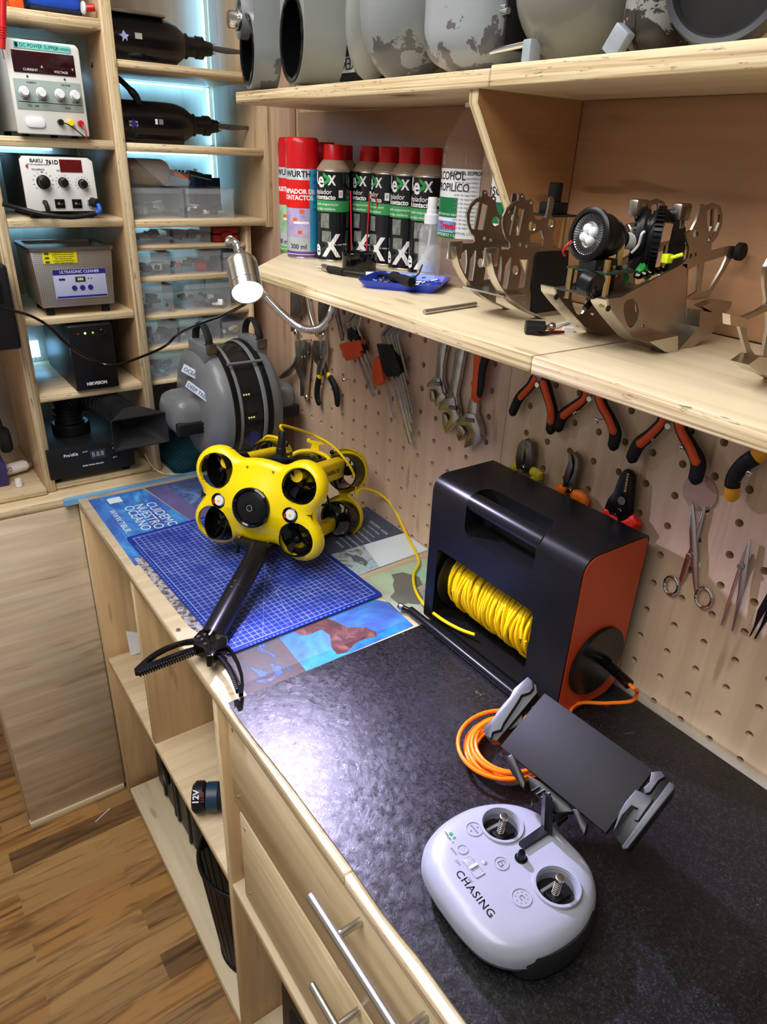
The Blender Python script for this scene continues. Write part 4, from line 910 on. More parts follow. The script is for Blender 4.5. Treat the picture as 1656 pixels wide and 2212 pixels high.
# slip joint pliers
t = tool('slip_joint_pliers', 'slip-joint pliers with black grips and yellow bands', 'pliers', cC, (1170, 1170))
slab(cC, [(1118, 990), (1150, 995), (1180, 1085), (1200, 1180), (1235, 1330), (1200, 1340), (1165, 1240), (1130, 1200), (1110, 1120), (1110, 1040)], -.014, -.006, 'jaw', GUN, t)
slab(cC, [(1185, 990), (1215, 990), (1235, 1050), (1238, 1130), (1215, 1200), (1180, 1330), (1145, 1330), (1155, 1210), (1195, 1150), (1180, 1080)], -.021, -.014, 'jaw', WR, t)
grip(cC, [(1158, 1330), (1150, 1355)], [.0068, .0075], -.015, 'yellow_band', YEL, t); grip(cC, [(1240, 1330), (1252, 1355)], [.0068, .0075], -.015, 'yellow_band', YEL, t)
grip(cC, [(1148, 1360), (1130, 1460), (1128, 1550), (1145, 1625)], [.0078, .0082, .0080, .0065], -.015, 'grip', GRB, t)
grip(cC, [(1258, 1360), (1300, 1440), (1325, 1540), (1330, 1635)], [.0078, .0088, .0086, .0068], -.015, 'grip', GRB, t)
stud(cC, (1163, 1173), t, .006, -.021, GUN, 'pivot')
peg_screw(cC, (1392, 1388), 'lone screw in the pegboard right of the yellow-banded pliers')
# hex key sets
def hexset(lab, holder, hm, keys, extra=None):
    t = tool('hex_key_set', lab, 'hex keys', cA, holder[0])
    for k, (pts, r) in enumerate(keys):
        P_ = [at(px, py, 'x', -.016-.002*(k % 3)) for px, py in cA(pts)]
        MB().tube(smooth_pts(P_[:3], 4)[:-1]+P_[2:], r, n=6).build('hex_key', WR, t, world=True, ang=20)
    for i, (pl_, m_) in enumerate(hm): slab(cA, pl_, -.026+.002*i, -.010, 'key_holder', m_, t, bev=.0015)
    return t
K1 = [([(600, 210), (545, 290), (560, 330), (745, 770)], .0035), ([(625, 225), (580, 290), (592, 330), (755, 725)], .0030), ([(640, 235), (608, 300), (622, 340), (762, 690)], .0028), ([(655, 240), (630, 300), (645, 335), (762, 650)], .0024), ([(662, 250), (650, 310), (640, 330), (660, 380)], .0022)]
t = hexset('hex key set in an orange and black holder, left of the longer set', [(640, 420)], [([(555, 430), (600, 415), (690, 400), (700, 430), (715, 470), (690, 510), (600, 535)], ORG), ([(605, 330), (630, 318), (660, 345), (715, 460), (712, 490), (690, 500), (690, 440), (660, 395), (610, 400)], GRB), ([(565, 455), (580, 445), (592, 480), (578, 490)], GRB)], K1)
text('KNOER', .0055, MX.Translation(at(*cA([(668, 478)])[0], 'x', -.0264)) @ MX.Rotation(-PI/2, 4, 'Z') @ MX.Rotation(PI/2, 4, 'X') @ MX.Rotation(.5, 4, 'Z'), INKK, t, world=True)
K2 = [([(860, 300), (805, 370), (815, 420), (985, 1075)], .0048), ([(885, 320), (835, 370), (845, 420), (985, 1000)], .0040), ([(905, 320), (860, 370), (870, 420), (990, 945)], .0035), ([(920, 340), (880, 370), (885, 420), (995, 885)], .0030), ([(935, 330), (900, 370), (905, 420), (960, 640)], .0024)]
t = hexset('long hex key set in a black holder hanging under the shelf', [(880, 500)], [([(802, 425), (900, 430), (960, 590), (945, 635), (870, 638), (845, 600)], GRB)], K2)
K3 = [([(765, 480), (790, 495), (820, 650), (880, 920)], .0024), ([(785, 520), (795, 540), (835, 700), (862, 805)], .0020)]
t = hexset('small star key set in an orange folding holder beside the black one', [(810, 580)], [([(780, 530), (800, 505), (820, 505), (850, 660), (800, 700), (785, 680), (768, 590)], ORG), ([(805, 540), (820, 535), (835, 580), (818, 590)], GRB)], K3)
# adjustable wrenches
def wrench(lab, shaft, head, jaw, worm, hole, hm=None):
    t = tool('adjustable_wrench', lab, 'wrench', cA, shaft[0])
    slab(cA, shaft, -.014, -.006, 'handle', WR, t, bev=.0015)
    slab(cA, head, -.018, -.005, 'head', WR, t, bev=.0015)
    slab(cA, jaw, -.017, -.006, 'moving_jaw', NICK, t, bev=.001)
    a, b = [at(*q, 'x', -.016) for q in cA(worm)]
    n_ = 6; pr = [(0, 0)]
    L = (b-a).length
    for k in range(n_): pr += [(.0042, L*(k+.1)/n_), (.0048, L*(k+.5)/n_), (.0042, L*(k+.9)/n_), (.0034, L*(k+.95)/n_)]
    MB().lathe(pr+[(0, L)], MX.Translation(a) @ (b-a).to_track_quat('Z', 'Y').to_matrix().to_4x4(), 14).build('worm_screw', GUN, t, world=True)
    stud(cA, hole, t, .0032, -.0182, GUN, 'rivet'); return t
wrench('small adjustable wrench, leftmost of the three hanging under the shelf', [(1185, 385), (1245, 400), (1215, 560), (1210, 650), (1232, 745), (1195, 760), (1165, 660), (1172, 560)], [(1165, 640), (1205, 650), (1225, 740), (1245, 770), (1225, 800), (1175, 832), (1172, 790), (1195, 755), (1170, 700), (1125, 710), (1120, 690)], [(1135, 720), (1160, 735), (1172, 790), (1150, 805), (1135, 780)], [(1145, 690), (1185, 690)], (1230, 768))
wrench('long adjustable wrench hanging between the small one and the orange one', [(1295, 430), (1360, 440), (1325, 640), (1300, 760), (1320, 880), (1280, 900), (1235, 790), (1270, 640)], [(1240, 780), (1300, 770), (1315, 870), (1335, 900), (1300, 950), (1240, 1010), (1240, 960), (1275, 900), (1255, 850), (1205, 860), (1195, 840)], [(1215, 870), (1245, 890), (1262, 950), (1240, 1000), (1222, 960)], [(1240, 840), (1285, 848)], (1318, 890))
t = wrench('adjustable wrench with an orange and black handle, rightmost of three', [(1385, 780), (1435, 800), (1430, 870), (1455, 960), (1400, 960), (1370, 880)], [(1375, 870), (1435, 880), (1465, 970), (1470, 1030), (1430, 1080), (1362, 1100), (1372, 1050), (1400, 1000), (1375, 960), (1320, 945), (1312, 920)], [(1310, 935), (1345, 960), (1368, 1000), (1345, 1040), (1325, 1058), (1310, 1020)], [(1345, 920), (1405, 930)], (1448, 1025))
grip(cA, [(1440, 440), (1435, 560), (1420, 680), (1412, 785)], [.015, .0135, .0115, .0115], -.014, 'grip', ORG, t, .6)
grip(cA, [(1470, 520), (1450, 600), (1440, 700), (1430, 765)], [.0085, .008, .0075, .006], -.021, 'grip_inlay', GRB, t, .55)
# orange and black pliers
def pliers(lab, head, gl, rl, gr, rr, pivot, m1=ORG, crop=cB, inl=True, jawm=GUN, x=-.015):
    t = tool('pliers', lab, 'pliers', crop, pivot)
    slab(crop, head, -.020, -.007, 'jaws', jawm, t)
    for line, rad, k in ((gl, rl, 0), (gr, rr, 1)):
        grip(crop, line, rad, x, 'grip', GRB if inl else m1, t, .7)
        if inl:
            l2 = [(a[0]+(3 if k == 0 else -9), a[1]) for a in line[:-1]]
            grip(crop, l2, [r*.62 for r in rad[:-1]], x-.0045, 'grip_inlay', m1, t, .75)
    stud(crop, pivot, t, .0045, -.0205); return t
pliers('orange and black pliers on the pegboard, nearest the narrow joint', [(232, 100), (300, 125), (290, 175), (265, 200), (225, 200), (215, 170), (240, 160)], [(215, 165), (185, 215), (120, 285), (75, 380)], [.0085, .0078, .0085, .0075], [(275, 190), (300, 270), (325, 370), (322, 440), (310, 490)], [.010, .0095, .0095, .0095, .0085], (232, 205))
a_ = at(*cB([(303, 395)])[0], 'x', -.0262)
text('Knor', .008, frame(a_, (0, -.1, -1), (0, -1, .1)) if False else frame(a_, (0, -.12, -.99), (0, -.99, .12)), ORG, None)
lt = [o for o in COL.objects if o.name.startswith('lettering')][-1]; kp = [o for o in COL.objects if o.get('label', '').startswith('orange and black pliers on the pegboard, nearest')][0]
lt.parent = kp; lt.matrix_parent_inverse = parent_world(kp).inverted()
pliers('orange and black pliers on the pegboard, second from the narrow joint', [(545, 205), (610, 225), (600, 260), (560, 285), (545, 255)], [(530, 225), (520, 290), (440, 355), (385, 400), (360, 475)], [.0075, .0075, .0085, .0095, .0085], [(610, 240), (635, 330), (680, 410), (715, 500), (700, 590)], [.0085, .0085, .0085, .0095, .0085], (556, 293))
pliers('orange and black pliers on the pegboard, hanging over the round plug', [(1035, 360), (1105, 380), (1090, 420), (1050, 445), (1030, 410)], [(1015, 370), (1000, 440), (925, 520), (860, 575), (815, 665)], [.0075, .0075, .0085, .0098, .0088], [(1110, 400), (1130, 490), (1185, 590), (1230, 690), (1210, 795)], [.0088, .0088, .0092, .0105, .0095], (1043, 462))
t = pliers('black and yellow pliers at the right edge of the pegboard', [(1640, 520), (1720, 540), (1730, 600), (1660, 620)], [(1650, 585), (1600, 640), (1520, 690), (1460, 770), (1435, 900)], [.011, .010, .0085, .0088, .0095], [(1720, 600), (1760, 700), (1790, 800)], [.010, .010, .009], (1690, 600), mat('amber_grip', sr(240, 168, 20), .4), inl=False)
for o in COL.objects:
    if o.parent == t and o.name.startswith('grip'): pass
grip(cB, [(1580, 655), (1510, 700), (1455, 770), (1440, 835)], [.0102, .0098, .0096, .0098], -.0155, 'black_sleeve', GRB, t, .75)
for p, l in (((460, 373), 'screw keeping pliers up, left of the second pair'), ((600, 425), 'screw between the handles of the second orange pliers'), ((938, 536), 'screw at the left handle of the third orange pliers'), ((1128, 597), 'screw at the right handle of the third orange pliers'), ((1543, 752), 'screw below the black and yellow pliers handle')): peg_screw(cB, p, l)
# small pliers peeking out above the reel
def small_pliers(lab, head, lines, pm, pivot, jm=GUN):
    t = tool('pliers', lab, 'pliers', cB, pivot)
    for h in head: slab(cB, h, -.018, -.007, 'jaw', jm, t)
    for line, rad in lines: grip(cB, line, rad, -.014, 'grip', pm, t, .7)
    stud(cB, pivot, t, .0042, -.0188); return t
small_pliers('worn pliers with grimy yellow grips showing above the reel', [[(165, 540), (185, 535), (190, 640), (165, 720), (125, 720), (125, 640), (140, 570)], [(188, 540), (218, 560), (228, 640), (212, 740), (165, 745), (175, 640)]], [([(105, 715), (80, 725), (90, 750), (130, 800)], [.008, .008, .007, .006]), ([(200, 745), (240, 765), (215, 790), (200, 840)], [.009, .009, .008, .007])], mat('grimy_yellow_grip', sr(206, 192, 40), .5, var=.25, vs=80), (140, 720))
small_pliers('bent-nose pliers with bright orange grips above the reel', [[(450, 605), (470, 640), (480, 700), (455, 790), (430, 830), (415, 830), (430, 740), (455, 670)], [(480, 615), (512, 650), (512, 720), (490, 800), (480, 860), (430, 870), (455, 800), (485, 740), (492, 670)]], [([(395, 850), (365, 870), (375, 905), (420, 930)], [.009, .010, .009, .007]), ([(460, 890), (500, 900), (520, 925), (510, 960)], [.0095, .010, .009, .008])], mat('bright_orange_grip', sr(250, 122, 10), .42, var=.05), (430, 862))
t = small_pliers('black wire stripper with red grips right of the orange pliers', [[(800, 722), (830, 740), (848, 770), (835, 940), (820, 1040), (760, 1040), (745, 980), (690, 1020), (665, 990), (700, 900), (735, 860), (770, 760)]], [([(660, 985), (690, 1040), (740, 1070)], [.0085, .0085, .008]), ([(770, 1080), (845, 1045), (820, 1080), (800, 1150)], [.009, .009, .010, .010])], mat('bright_red_grip', sr(240, 44, 26), .4, var=.04), (740, 988), BLKS)
stud(cB, (757, 925), t, .0065, -.0195, GUN, 'pivot')
for k in range(7): stud(cB, (797-k*3, 760+k*17), t, .0018+.0001*k, -.0185, BRASS, 'wire_notch')
# round wood plug
a = at(1512, 1064, 'x', 0); tag(MB().cyl((-.0022, a.y, a.z), (.0, a.y, a.z), .0245, n=40, bev=.001).build('wood_plug', ply('plug_wood', sr(196, 164, 146), 'y', .5, seed=40, knots=False)), 'round pinkish wood plug set in the pegboard above the scissors', 'plug')
# scissors
t = tool('scissors', 'steel surgical scissors hanging open on the pegboard', 'scissors', cB, (1195, 1150))
slab(cB, [(1195, 935), (1208, 950), (1220, 1060), (1222, 1160), (1228, 1260), (1224, 1400), (1232, 1470), (1214, 1490), (1204, 1430), (1188, 1260), (1182, 1160), (1180, 1060)], -.009, -.006, 'blade', STEEL, t, bev=.0005)
slab(cB, [(1282, 955), (1278, 990), (1250, 1100), (1225, 1200), (1185, 1310), (1160, 1390), (1118, 1450), (1100, 1440), (1122, 1390), (1150, 1290), (1200, 1180), (1240, 1060), (1262, 985)], -.006, -.003, 'blade', STEEL, t, bev=.0005)
for cx, cy, rx, ry in ((1062, 1450, 46, 58), (1263, 1525, 54, 64)):
    a = at(*cB([(cx, cy)])[0], 'x', -.006); sc = .34783
    rx_ = abs(at(*cB([(cx+rx, cy)])[0], 'x', -.006).y-a.y); rz_ = abs(at(*cB([(cx, cy+ry)])[0], 'x', -.006).z-a.z)
    MB().tube([(-.006, a.y+rx_*math.cos(2*PI*k/28), a.z+rz_*math.sin(2*PI*k/28)) for k in range(28)], .0022, n=8, closed=True).build('finger_ring', CHROME, t, world=True)
stud(cB, (1170, 1270), t, .0042, -.011)
t = tool('tweezers', 'steel tweezers hanging tip down right of the scissors', 'tweezers', cB, (1535, 1180))
slab(cB, [(1540, 1165), (1560, 1170), (1550, 1260), (1530, 1400), (1500, 1560), (1450, 1735), (1440, 1730), (1470, 1580), (1490, 1400), (1505, 1330), (1520, 1250)], -.009, -.0065, 'arm', STEEL, t, bev=.0004)
slab(cB, [(1525, 1230), (1530, 1290), (1500, 1350), (1450, 1500), (1385, 1690), (1370, 1700), (1410, 1560), (1460, 1400), (1490, 1310), (1515, 1240)], -.0062, -.004, 'arm', STEEL, t, bev=.0004)
stud(cB, (1492, 1333), t, .0042, -.011)
t = tool('tweezers', 'dark fine-tipped tweezers at the right edge of the pegboard', 'tweezers', cB, (1650, 1540))
slab(cB, [(1700, 1420), (1720, 1440), (1680, 1560), (1630, 1640), (1560, 1760), (1548, 1770), (1580, 1700), (1600, 1620), (1605, 1600), (1660, 1500)], -.010, -.007, 'arm', BLKS, t, bev=.0004)
slab(cB, [(1720, 1440), (1730, 1470), (1700, 1600), (1650, 1680), (1590, 1780), (1580, 1778), (1620, 1700), (1650, 1620), (1690, 1520)], -.0068, -.004, 'arm', BLKS, t, bev=.0004)
# ================================================================ things on the middle shelf
MS = 1.4362
def patch(r, a0, a1, z0, z1, M, m, par, nm='label_panel', n=14, t=.0002, label=None):
    """curved label on a can: angle 0 faces -Y, negative towards -X (degrees)"""
    b = MB(); a0, a1 = math.radians(a0-90), math.radians(a1-90)
    b.lathe([(r+t, z0), (r+t, z1), (r, z1), (r, z0), (r+t, z0)], M, n, a0, a1); return b.build(nm, m, par, label)
def wtext(s, size, r, a, z, M, m, par, bold=0., sx=1., nm='lettering'):
    return text(s, size, M @ MX.Rotation(math.radians(a), 4, 'Z') @ MX.Translation((0, 0, z)), m, par, nm, wrap=r, ext=.00006, bold=bold, sx=sx)
CANK = mat('black_can_paint', sr(16, 17, 20), .22, var=.1, coat=.4); TIN = mat('tin', (.62, .58, .52), .3, 1.)
TAN_ = mat('beige_can_shoulder', sr(150, 132, 114), .35, var=.04); CAPR = mat('red_cap', sr(196, 14, 24), .3, var=.04)
GRNB = mat('green_band', sr(60, 150, 84), .35, var=.12, vs=60); GRYP = mat('grey_print', sr(120, 126, 122), .4, var=.5, vs=160)
I4 = MX.Identity(4)
def rex_can(x, y, a, label, group='black spray cans of contact cleaner', straw=False, full=True):
    t = thing('spray_can', label, 'spray can', (x, y, MS), group=group); r = .029
    MB().lathe([(0, 0), (r*.93, 0), (r, .003), (r*.985, .005), (r*.985, .147), (r, .150), (r*.97, .153), (0, .153)], I4, 40).build('can_body', CANK, t)
    MB().lathe([(r*.985, .0), (r*1.01, .001), (r*1.01, .003), (r*.985, .004)], I4, 40).build('bottom_rim', TIN, t)
    MB().lathe([(r*1.005, .148), (r*1.015, .150), (r*.99, .1525), (r*.965, .153), (r*.66, .165), (r*.6, .166)], I4, 40).build('shoulder', TAN_, t)
    MB().lathe([(0, .160), (.0178, .160), (.0178, .1612), (.0172, .188), (.0162, .190), (0, .190)], I4, 32).build('cap', CAPR, t)
    MB().lathe([(r*1.002, .1475), (r*1.022, .1490), (r*1.002, .1505), (r*1.0, .149)], I4, 40).build('top_rim', TIN, t)
    if not full: return t
    rr = r*.985
    patch(rr, a-170, a+170, .084, .102, I4, GRNB, t, 'green_band', 48, .0003)
    wtext('R', .030, rr, a-58, .137, I4, INKW, t, .0006, .9); wtext('e', .034, rr, a-28, .1335, I4, INKW, t, .0008, .9)
    wtext('>', .036, rr, a-4, .1335, I4, INKG, t, .0014, .7); wtext('X', .021, rr, a+15, .1335, I4, INKW, t, .0008, .8)
    wtext('limpiador', .0115, rr, a-28, .1155, I4, INKW, t); wtext('de contacto', .0105, rr, a-22, .1070, I4, INKW, t, .0003)
    wtext('rapida evaporacion', .0062, rr+.0003, a-8, .0960, I4, INKW, t); wtext('no deja residuos', .0062, rr+.0003, a-12, .0885, I4, INKW, t)
    patch(rr, a+40, a+56, .107, .119, I4, INKW, t, 'round_mark', 4); wtext('0', .008, rr+.0002, a+48, .113, I4, INKK, t)
    patch(rr, a-28, a+6, .057, .081, I4, GRYP, t, 'product_picture', 8)
    patch(rr, a-22, a+14, .034, .052, I4, GRYP, t, 'product_picture', 8)
    wtext('X', .052, rr, a+14, .026, I4, INKW, t, .0018, .8); wtext('>', .05, rr, a-10, .026, I4, mat('dark_print', sr(50, 54, 60), .4), t, .0008, .6); wtext('e', .038, rr, a-48, .022, I4, INKW, t, .001)
    wtext('Cont. neto 400 mL', .0048, rr, a+50, .030, I4 @ MX.Identity(4), INKW, t)
    return t
rex_can(-.1010, 1.176, -52, 'black spray can nearest the two red and blue cans, in front row')
rex_can(-.0520, 1.222, -40, 'black spray can half hidden directly behind the first black can', full=False)
rex_can(-.0370, 1.1580, -72, 'black spray can behind the black ring, left of the barcode can')
rex_can(-.0368, 1.1000, -85, 'black spray can with a red straw leaning across it, third from the bottles')
rex_can(-.0366, 1.0420, -62, 'black spray can, second from the alcohol bottles')
rex_can(-.0364, .9840, -58, 'black spray can directly behind the small clear spray bottle')
for k, (p0, p1) in enumerate((((757, 412), (759, 545)), ((798, 418), (791, 545)), ((810, 422), (838, 578)))):
    a, b = at(*p0, 'y', 1.115-.012*k), at(*p1, 'y', 1.115-.012*k)
    tag(MB().tube([a, b], .0013, n=8).build('straw', mat('red_straw', sr(200, 30, 30), .35)), ('thin red straw upright left of the black ring', 'thin red straw standing just right of the leftmost straw', 'red straw slanting down to the right across a black can')[k], 'straw', 'red straws by the spray cans')
WR_G = mat('can_grey', sr(176, 182, 186), .3, var=.03, coat=.3); WR_R = mat('can_red', sr(222, 20, 20), .3, var=.04, coat=.3); WR_B = mat('can_blue', sr(60, 158, 214), .3, var=.04, coat=.3)
WR_P = mat('can_purple', sr(96, 66, 150), .3, coat=.3); WR_L = mat('can_lilac', sr(176, 164, 206), .35, var=.25, vs=40); WR_GR = mat('can_green', sr(90, 190, 70), .3); WR_GL = mat('can_pale_green', sr(150, 190, 150), .35, var=.3, vs=40)
def wurth(x, y, a, label, base, pic, t1, t2, vol):
    t = thing('spray_can', label, 'spray can', (x, y, MS), group='red and grey spray cans'); r = .0292
    MB().lathe([(0, 0), (r*.93, 0), (r, .003), (r, .013), (0, .013)], I4, 40).build('base_band', base, t)
    MB().lathe([(0, .013), (r, .013), (r, .152), (r*.95, .154), (0, .154)], I4, 40).build('can_body', WR_G, t)
    MB().lathe([(0, .150), (r*1.01, .150), (r*1.01, .190), (r*.97, .196), (r*.86, .199), (0, .199)], I4, 40).build('cap', CAPR, t)
    MB().lathe([(r*.985, .0), (r*1.01, .001), (r*1.01, .003), (r*.985, .004)], I4, 40).build('bottom_rim', TIN, t)
    patch(r, a-100, a+38, .086, .132, I4, WR_R, t, 'red_panel', 24); patch(r, a-100, a+38, .038, .086, I4, pic, t, 'picture_panel', 24)
    patch(r, a+38, a+98, .014, .150, I4, WR_B, t, 'blue_panel', 12)
    for k in range(12): wtext('|||||| ||||| |||', .0042, r+.0003, a+68, .140-.0055*k, I4, mat('navy_ink', sr(30, 60, 120), .5), t, nm='small_print') if k % 2 == 0 else None
    wtext('WURTH', .0135, r+.0002, a-6, .141, I4, INKK, t, .0003)
    for k in (-3.5, 1.5): patch(r, a-12+k, a-10.2+k, .1475, .1485, I4, INKK, t, 'umlaut', 1)
    wtext(t1, .0105, r+.0002, a-10, .113, I4, INKW, t, .0004); wtext(t2, .0105, r+.0002, a-12, .103, I4, INKW, t, .0004)
    wtext(vol, .0115, r, a-6, .021, I4, INKK, t, .0002)
    for k, (da, z) in enumerate(((10, .082), (-16, .068), (2, .047))): patch(r+.0002, a+da-9, a+da+7, z-.004, z+.002, I4, mat('flame_print', sr(230, 96, 40), .4), t, 'orange_arrow', 4)
    patch(r+.0002, a-22, a+34, .060, .064, I4, INKW, t, 'white_ray', 8)
    patch(r+.0001, a-60, a+60, .0075, .0085, I4, INKW, t, 'white_line', 12)
    return t
wurth(-.1330, 1.229, -42, 'tall spray can with red cap and purple base, end of the row', WR_P, WR_L, 'LIMPIADOR DE', 'CONTACTOS', '300 ml')
wurth(-.1120, 1.298, -52, 'red-capped spray can with green base, half hidden at the row end', WR_GR, WR_GL, 'RUST OFF', '', '300 ml/217g')
t = thing('spray_can', 'red-capped spray can hidden behind the purple-based can', 'spray can', (-.060, 1.288, MS), group='red and grey spray cans')
MB().lathe([(0, 0), (.0275, 0), (.0285, .003), (.0285, .150), (0, .150)], I4, 36).build('can_body', WR_G, t); MB().lathe([(0, .15), (.0288, .15), (.0288, .186), (.025, .194), (0, .194)], I4, 36).build('cap', CAPR, t)
# alcohol bottles
LIQ = mat('clear_liquid_bottle', sr(196, 168, 150), .06, var=.03, alpha=.34)
PAPER = mat('paper_label', sr(222, 226, 230), .45, var=.03); DGR = mat('label_green', sr(12, 112, 62), .4, var=.08)
def bottle(x, y, a, label):
    t = thing('alcohol_bottle', label, 'bottle', (x, y, MS), group='isopropyl alcohol bottles'); r = .0425
    pr = [(0, 0), (r*.9, 0), (r, .006), (r, .048), (r*.965, .052), (r*.965, .056), (r, .060), (r, .066), (r*.985, .068), (r*.985, .164), (r, .166), (r, .176), (r*.95, .184), (r*.96, .192), (r*.9, .200), (r*.42, .236), (.014, .240), (.014, .243)]
    MB().lathe(pr+[(0, .243)], I4, 48).build('bottle_body', LIQ, t)
    for k in range(14): 
        an = math.radians(k*360/14); MB().box(-.0009, .0009, -.0008, .0008, .168, .182, M=MX.Rotation(an, 4, 'Z') @ MX.Translation((0, -r-.0004, 0))).build('rib', LIQ, t) if k % 2 == 0 else None
    MB().lathe([(0, .242), (.0155, .242), (.0155, .2475), (0, .2475)], I4, 28).build('cap', WHITE, t)
    q = r*.99
    patch(q, a-110, a+20, .070, .163, I4, PAPER, t, 'paper_label', 30); patch(q+.0002, a-110, a-22, .098, .125, I4, DGR, t, 'green_panel', 16)
    patch(q+.0002, a-110, a-22, .070, .078, I4, DGR, t, 'green_panel', 16); patch(q+.0002, a-110, a-22, .079, .093, I4, mat('label_blue', sr(110, 140, 200), .4, var=.3, vs=50), t, 'blue_panel', 16)
    wtext('ALCOHOL', .0150, q+.0004, a-50, .153, I4, INKK, t, .0002, .85); wtext('ISOPROPILICO', .0150, q+.0004, a-56, .138, I4, INKK, t, .0002, .85)
    wtext('Treval', .0125, q+.0005, a-44, .086, I4, RED, t, .0005); wtext('CONTENIDO 1 LITRO', .006, q+.0005, a-44, .074, I4, INKW, t); wtext('PRODUCTO DE USO INDUSTRIAL', .0042, q+.0005, a-46, .102, I4, INKW, t)
    wtext('ALCOHOL ISOPROPILICO', .007, q+.0004, a-1, .1575, I4, INKK, t, .0002, .8)
    for k in range(13): wtext('texto de seguridad y uso', .0043, q+.0004, a-2, .151-.0055*k, I4, mat('grey_ink', sr(110, 112, 116), .5), t, nm='small_print')
    wtext('DIDEVAL LTDA.', .0048, q+.0004, a-4, .077, I4, INKK, t)
    return t
bottle(-.0515, .8720, -40, 'clear alcohol bottle nearest the spray cans, label turned sideways')
bottle(-.0515, .7850, 28, 'clear alcohol bottle behind the metal frame, beside the bracket')
# small spray bottle
t = thing('pump_bottle', 'small clear spray bottle with white pump, half full', 'bottle', (-.076, .925, MS))
CL2 = mat('clear_bottle_plastic', (.93, .95, .96), .05, var=.01, alpha=.22)
MB().lathe([(0, 0), (.0165, 0), (.0182, .003), (.0182, .066), (.017, .076), (.012, .083), (.0085, .086)], I4, 36).build('bottle_body', CL2, t)
MB().lathe([(0, .001), (.0172, .001), (.0172, .052), (0, .052)], I4, 36).build('liquid', mat('pale_liquid', (.85, .88, .84), .05, alpha=.30, var=.02), t)
MB().lathe([(0, .084), (.0115, .084), (.0115, .097), (.0085, .099), (.0085, .104), (.0075, .105), (.0075, .120), (.0065, .122), (0, .122)], I4, 28).build('pump', WHITE, t)
MB().tube(smooth_pts([(0, 0, .085), (-.002, 0, .06), (-.006, 0, .03), (-.004, 0, .012), (.004, 0, .004)], 5), .0016, n=8).build('dip_tube', mat('milky_tube', (.85, .86, .88), .3, alpha=.6), t)
patch(.0182, -75, -10, .014, .028, I4, mat('pale_label', sr(180, 196, 226), .4, var=.2, vs=50), t, 'label_panel')
# black ring
t = tag(MB().lathe([(.0285, 0), (.0290, .001), (.0290, .029), (.0280, .030), (.024, .030), (.023, .028), (.023, 0), (.0285, 0)], MX.Translation((-.128, 1.047, MS)), 44).build('plastic_ring', BLKG), 'short black plastic pipe ring standing before the spray cans', 'ring')
# probe cable with connector
t = thing('probe_cable', 'black probe cable with metal tip, white tag and round connector', 'cable', (-.15, 1.0, MS))
g = lambda px, py, h=.006: at(px, py, 'z', MS+h)
MB().cyl(g(686, 577), g(698, 578), .0022, n=12).build('tip', STEEL, t, world=True); MB().cyl(g(698, 577), g(711, 581), .0055, n=16).build('metal_sleeve', NICK, t, world=True)
MB().tube([g(711, 582), g(725, 584), g(743, 588)], [.006, .0062, .0058], n=16).build('grip_sleeve', RUB, t, world=True)
MB().tube([g(743, 588), g(770, 592), g(790, 594)], .0046, n=12).build('cable_sheath', BLK, t, world=True)
MB().tube([g(789, 594), g(812, 594)], .0050, n=12).build('white_tag', WHITE, t, world=True); MB().box(-.006, .006, -.010, .010, 0, .0004, M=MX.Translation(g(800, 604, .0005)) @ MX.Rotation(.5, 4, 'Z')).build('paper_tag', PAPER, t, world=True)
MB().tube([g(811, 594), g(830, 594, .010), g(848, 597, .016)], .0032, n=10).build('cable', BLK, t, world=True)
cb_ = MB(); a, b = g(845, 596, .017), g(889, 610, .017); d = (b-a)
cb_.lathe([(0, 0), (.005, 0), (.0075, .006), (.0078, .016), (.0062, .018), (.0066, .020), (.0066, .034), (.0072, .035), (.0072, d.length), (.0055, d.length), (.0050, d.length-.004), (0, d.length-.004)], MX.Translation(a) @ d.to_track_quat('Z', 'Y').to_matrix().to_4x4(), 20); cb_.build('connector', RUB, t, world=True)
MB().tube([g(889, 606, .018), g(905, 590, .030), g(912, 572, .040)], [.0014, .0012, .001], n=6).build('pin_wire', BLK, t, world=True)
# blue tray
TM = TR((-.148, .888, MS), math.radians(-52))
t = thing('parts_tray', 'shallow shiny blue tray holding small metal parts', 'tray', M=TM)
b = MB(); o_ = [V((x, y, 0)) for x, y in rrect(-.062, .062, -.055, .055, .014, 5)]
n_ = len(o_); lv = [(.0, .86), (.010, .99), (.0115, 1.0), (.0115, .965), (.003, .85)]
rings = [[b._v((p.x*s_, p.y*s_, z)) for p in o_] for z, s_ in lv]
for A, B in zip(rings, rings[1:]):
    for i in range(n_): b.face([A[i], A[(i+1) % n_], B[(i+1) % n_], B[i]])
b.face(rings[0][::-1]); b.face(rings[-1]); b.build('tray_body', mat('metallic_blue', sr(20, 60, 200), .25, .35, var=.1, coat=.5), t, ang=40)
random.seed(3); pm = MB()
for k in range(34):
    a = random.uniform(0, 6.28); x, y = random.uniform(-.045, .045), random.uniform(-.04, .04); l = random.uniform(.003, .009); z = .005+random.uniform(0, .004)
    pm.cyl((x, y, z), (x+l*math.cos(a), y+l*math.sin(a), z+random.uniform(-.001, .003)), random.uniform(.0009, .0022), n=8)
o = pm.build('small_parts', mat('mixed_metal_parts', (.5, .48, .45), .3, 1., var=.5, vs=200)); o.matrix_basis = TM; tag(o, 'heap of tiny screws and metal bits lying in the blue tray', 'metal parts', kind='stuff')
o = MB().cyl(TM @ V((.0, .01, .006)), TM @ V((.012, .004, .012)), .0055, n=16, bev=.001).build('terminal_cap', mat('sky_blue_plastic', sr(40, 140, 220), .35)); tag(o, 'sky blue plastic cap among the bits in the tray', 'cap')
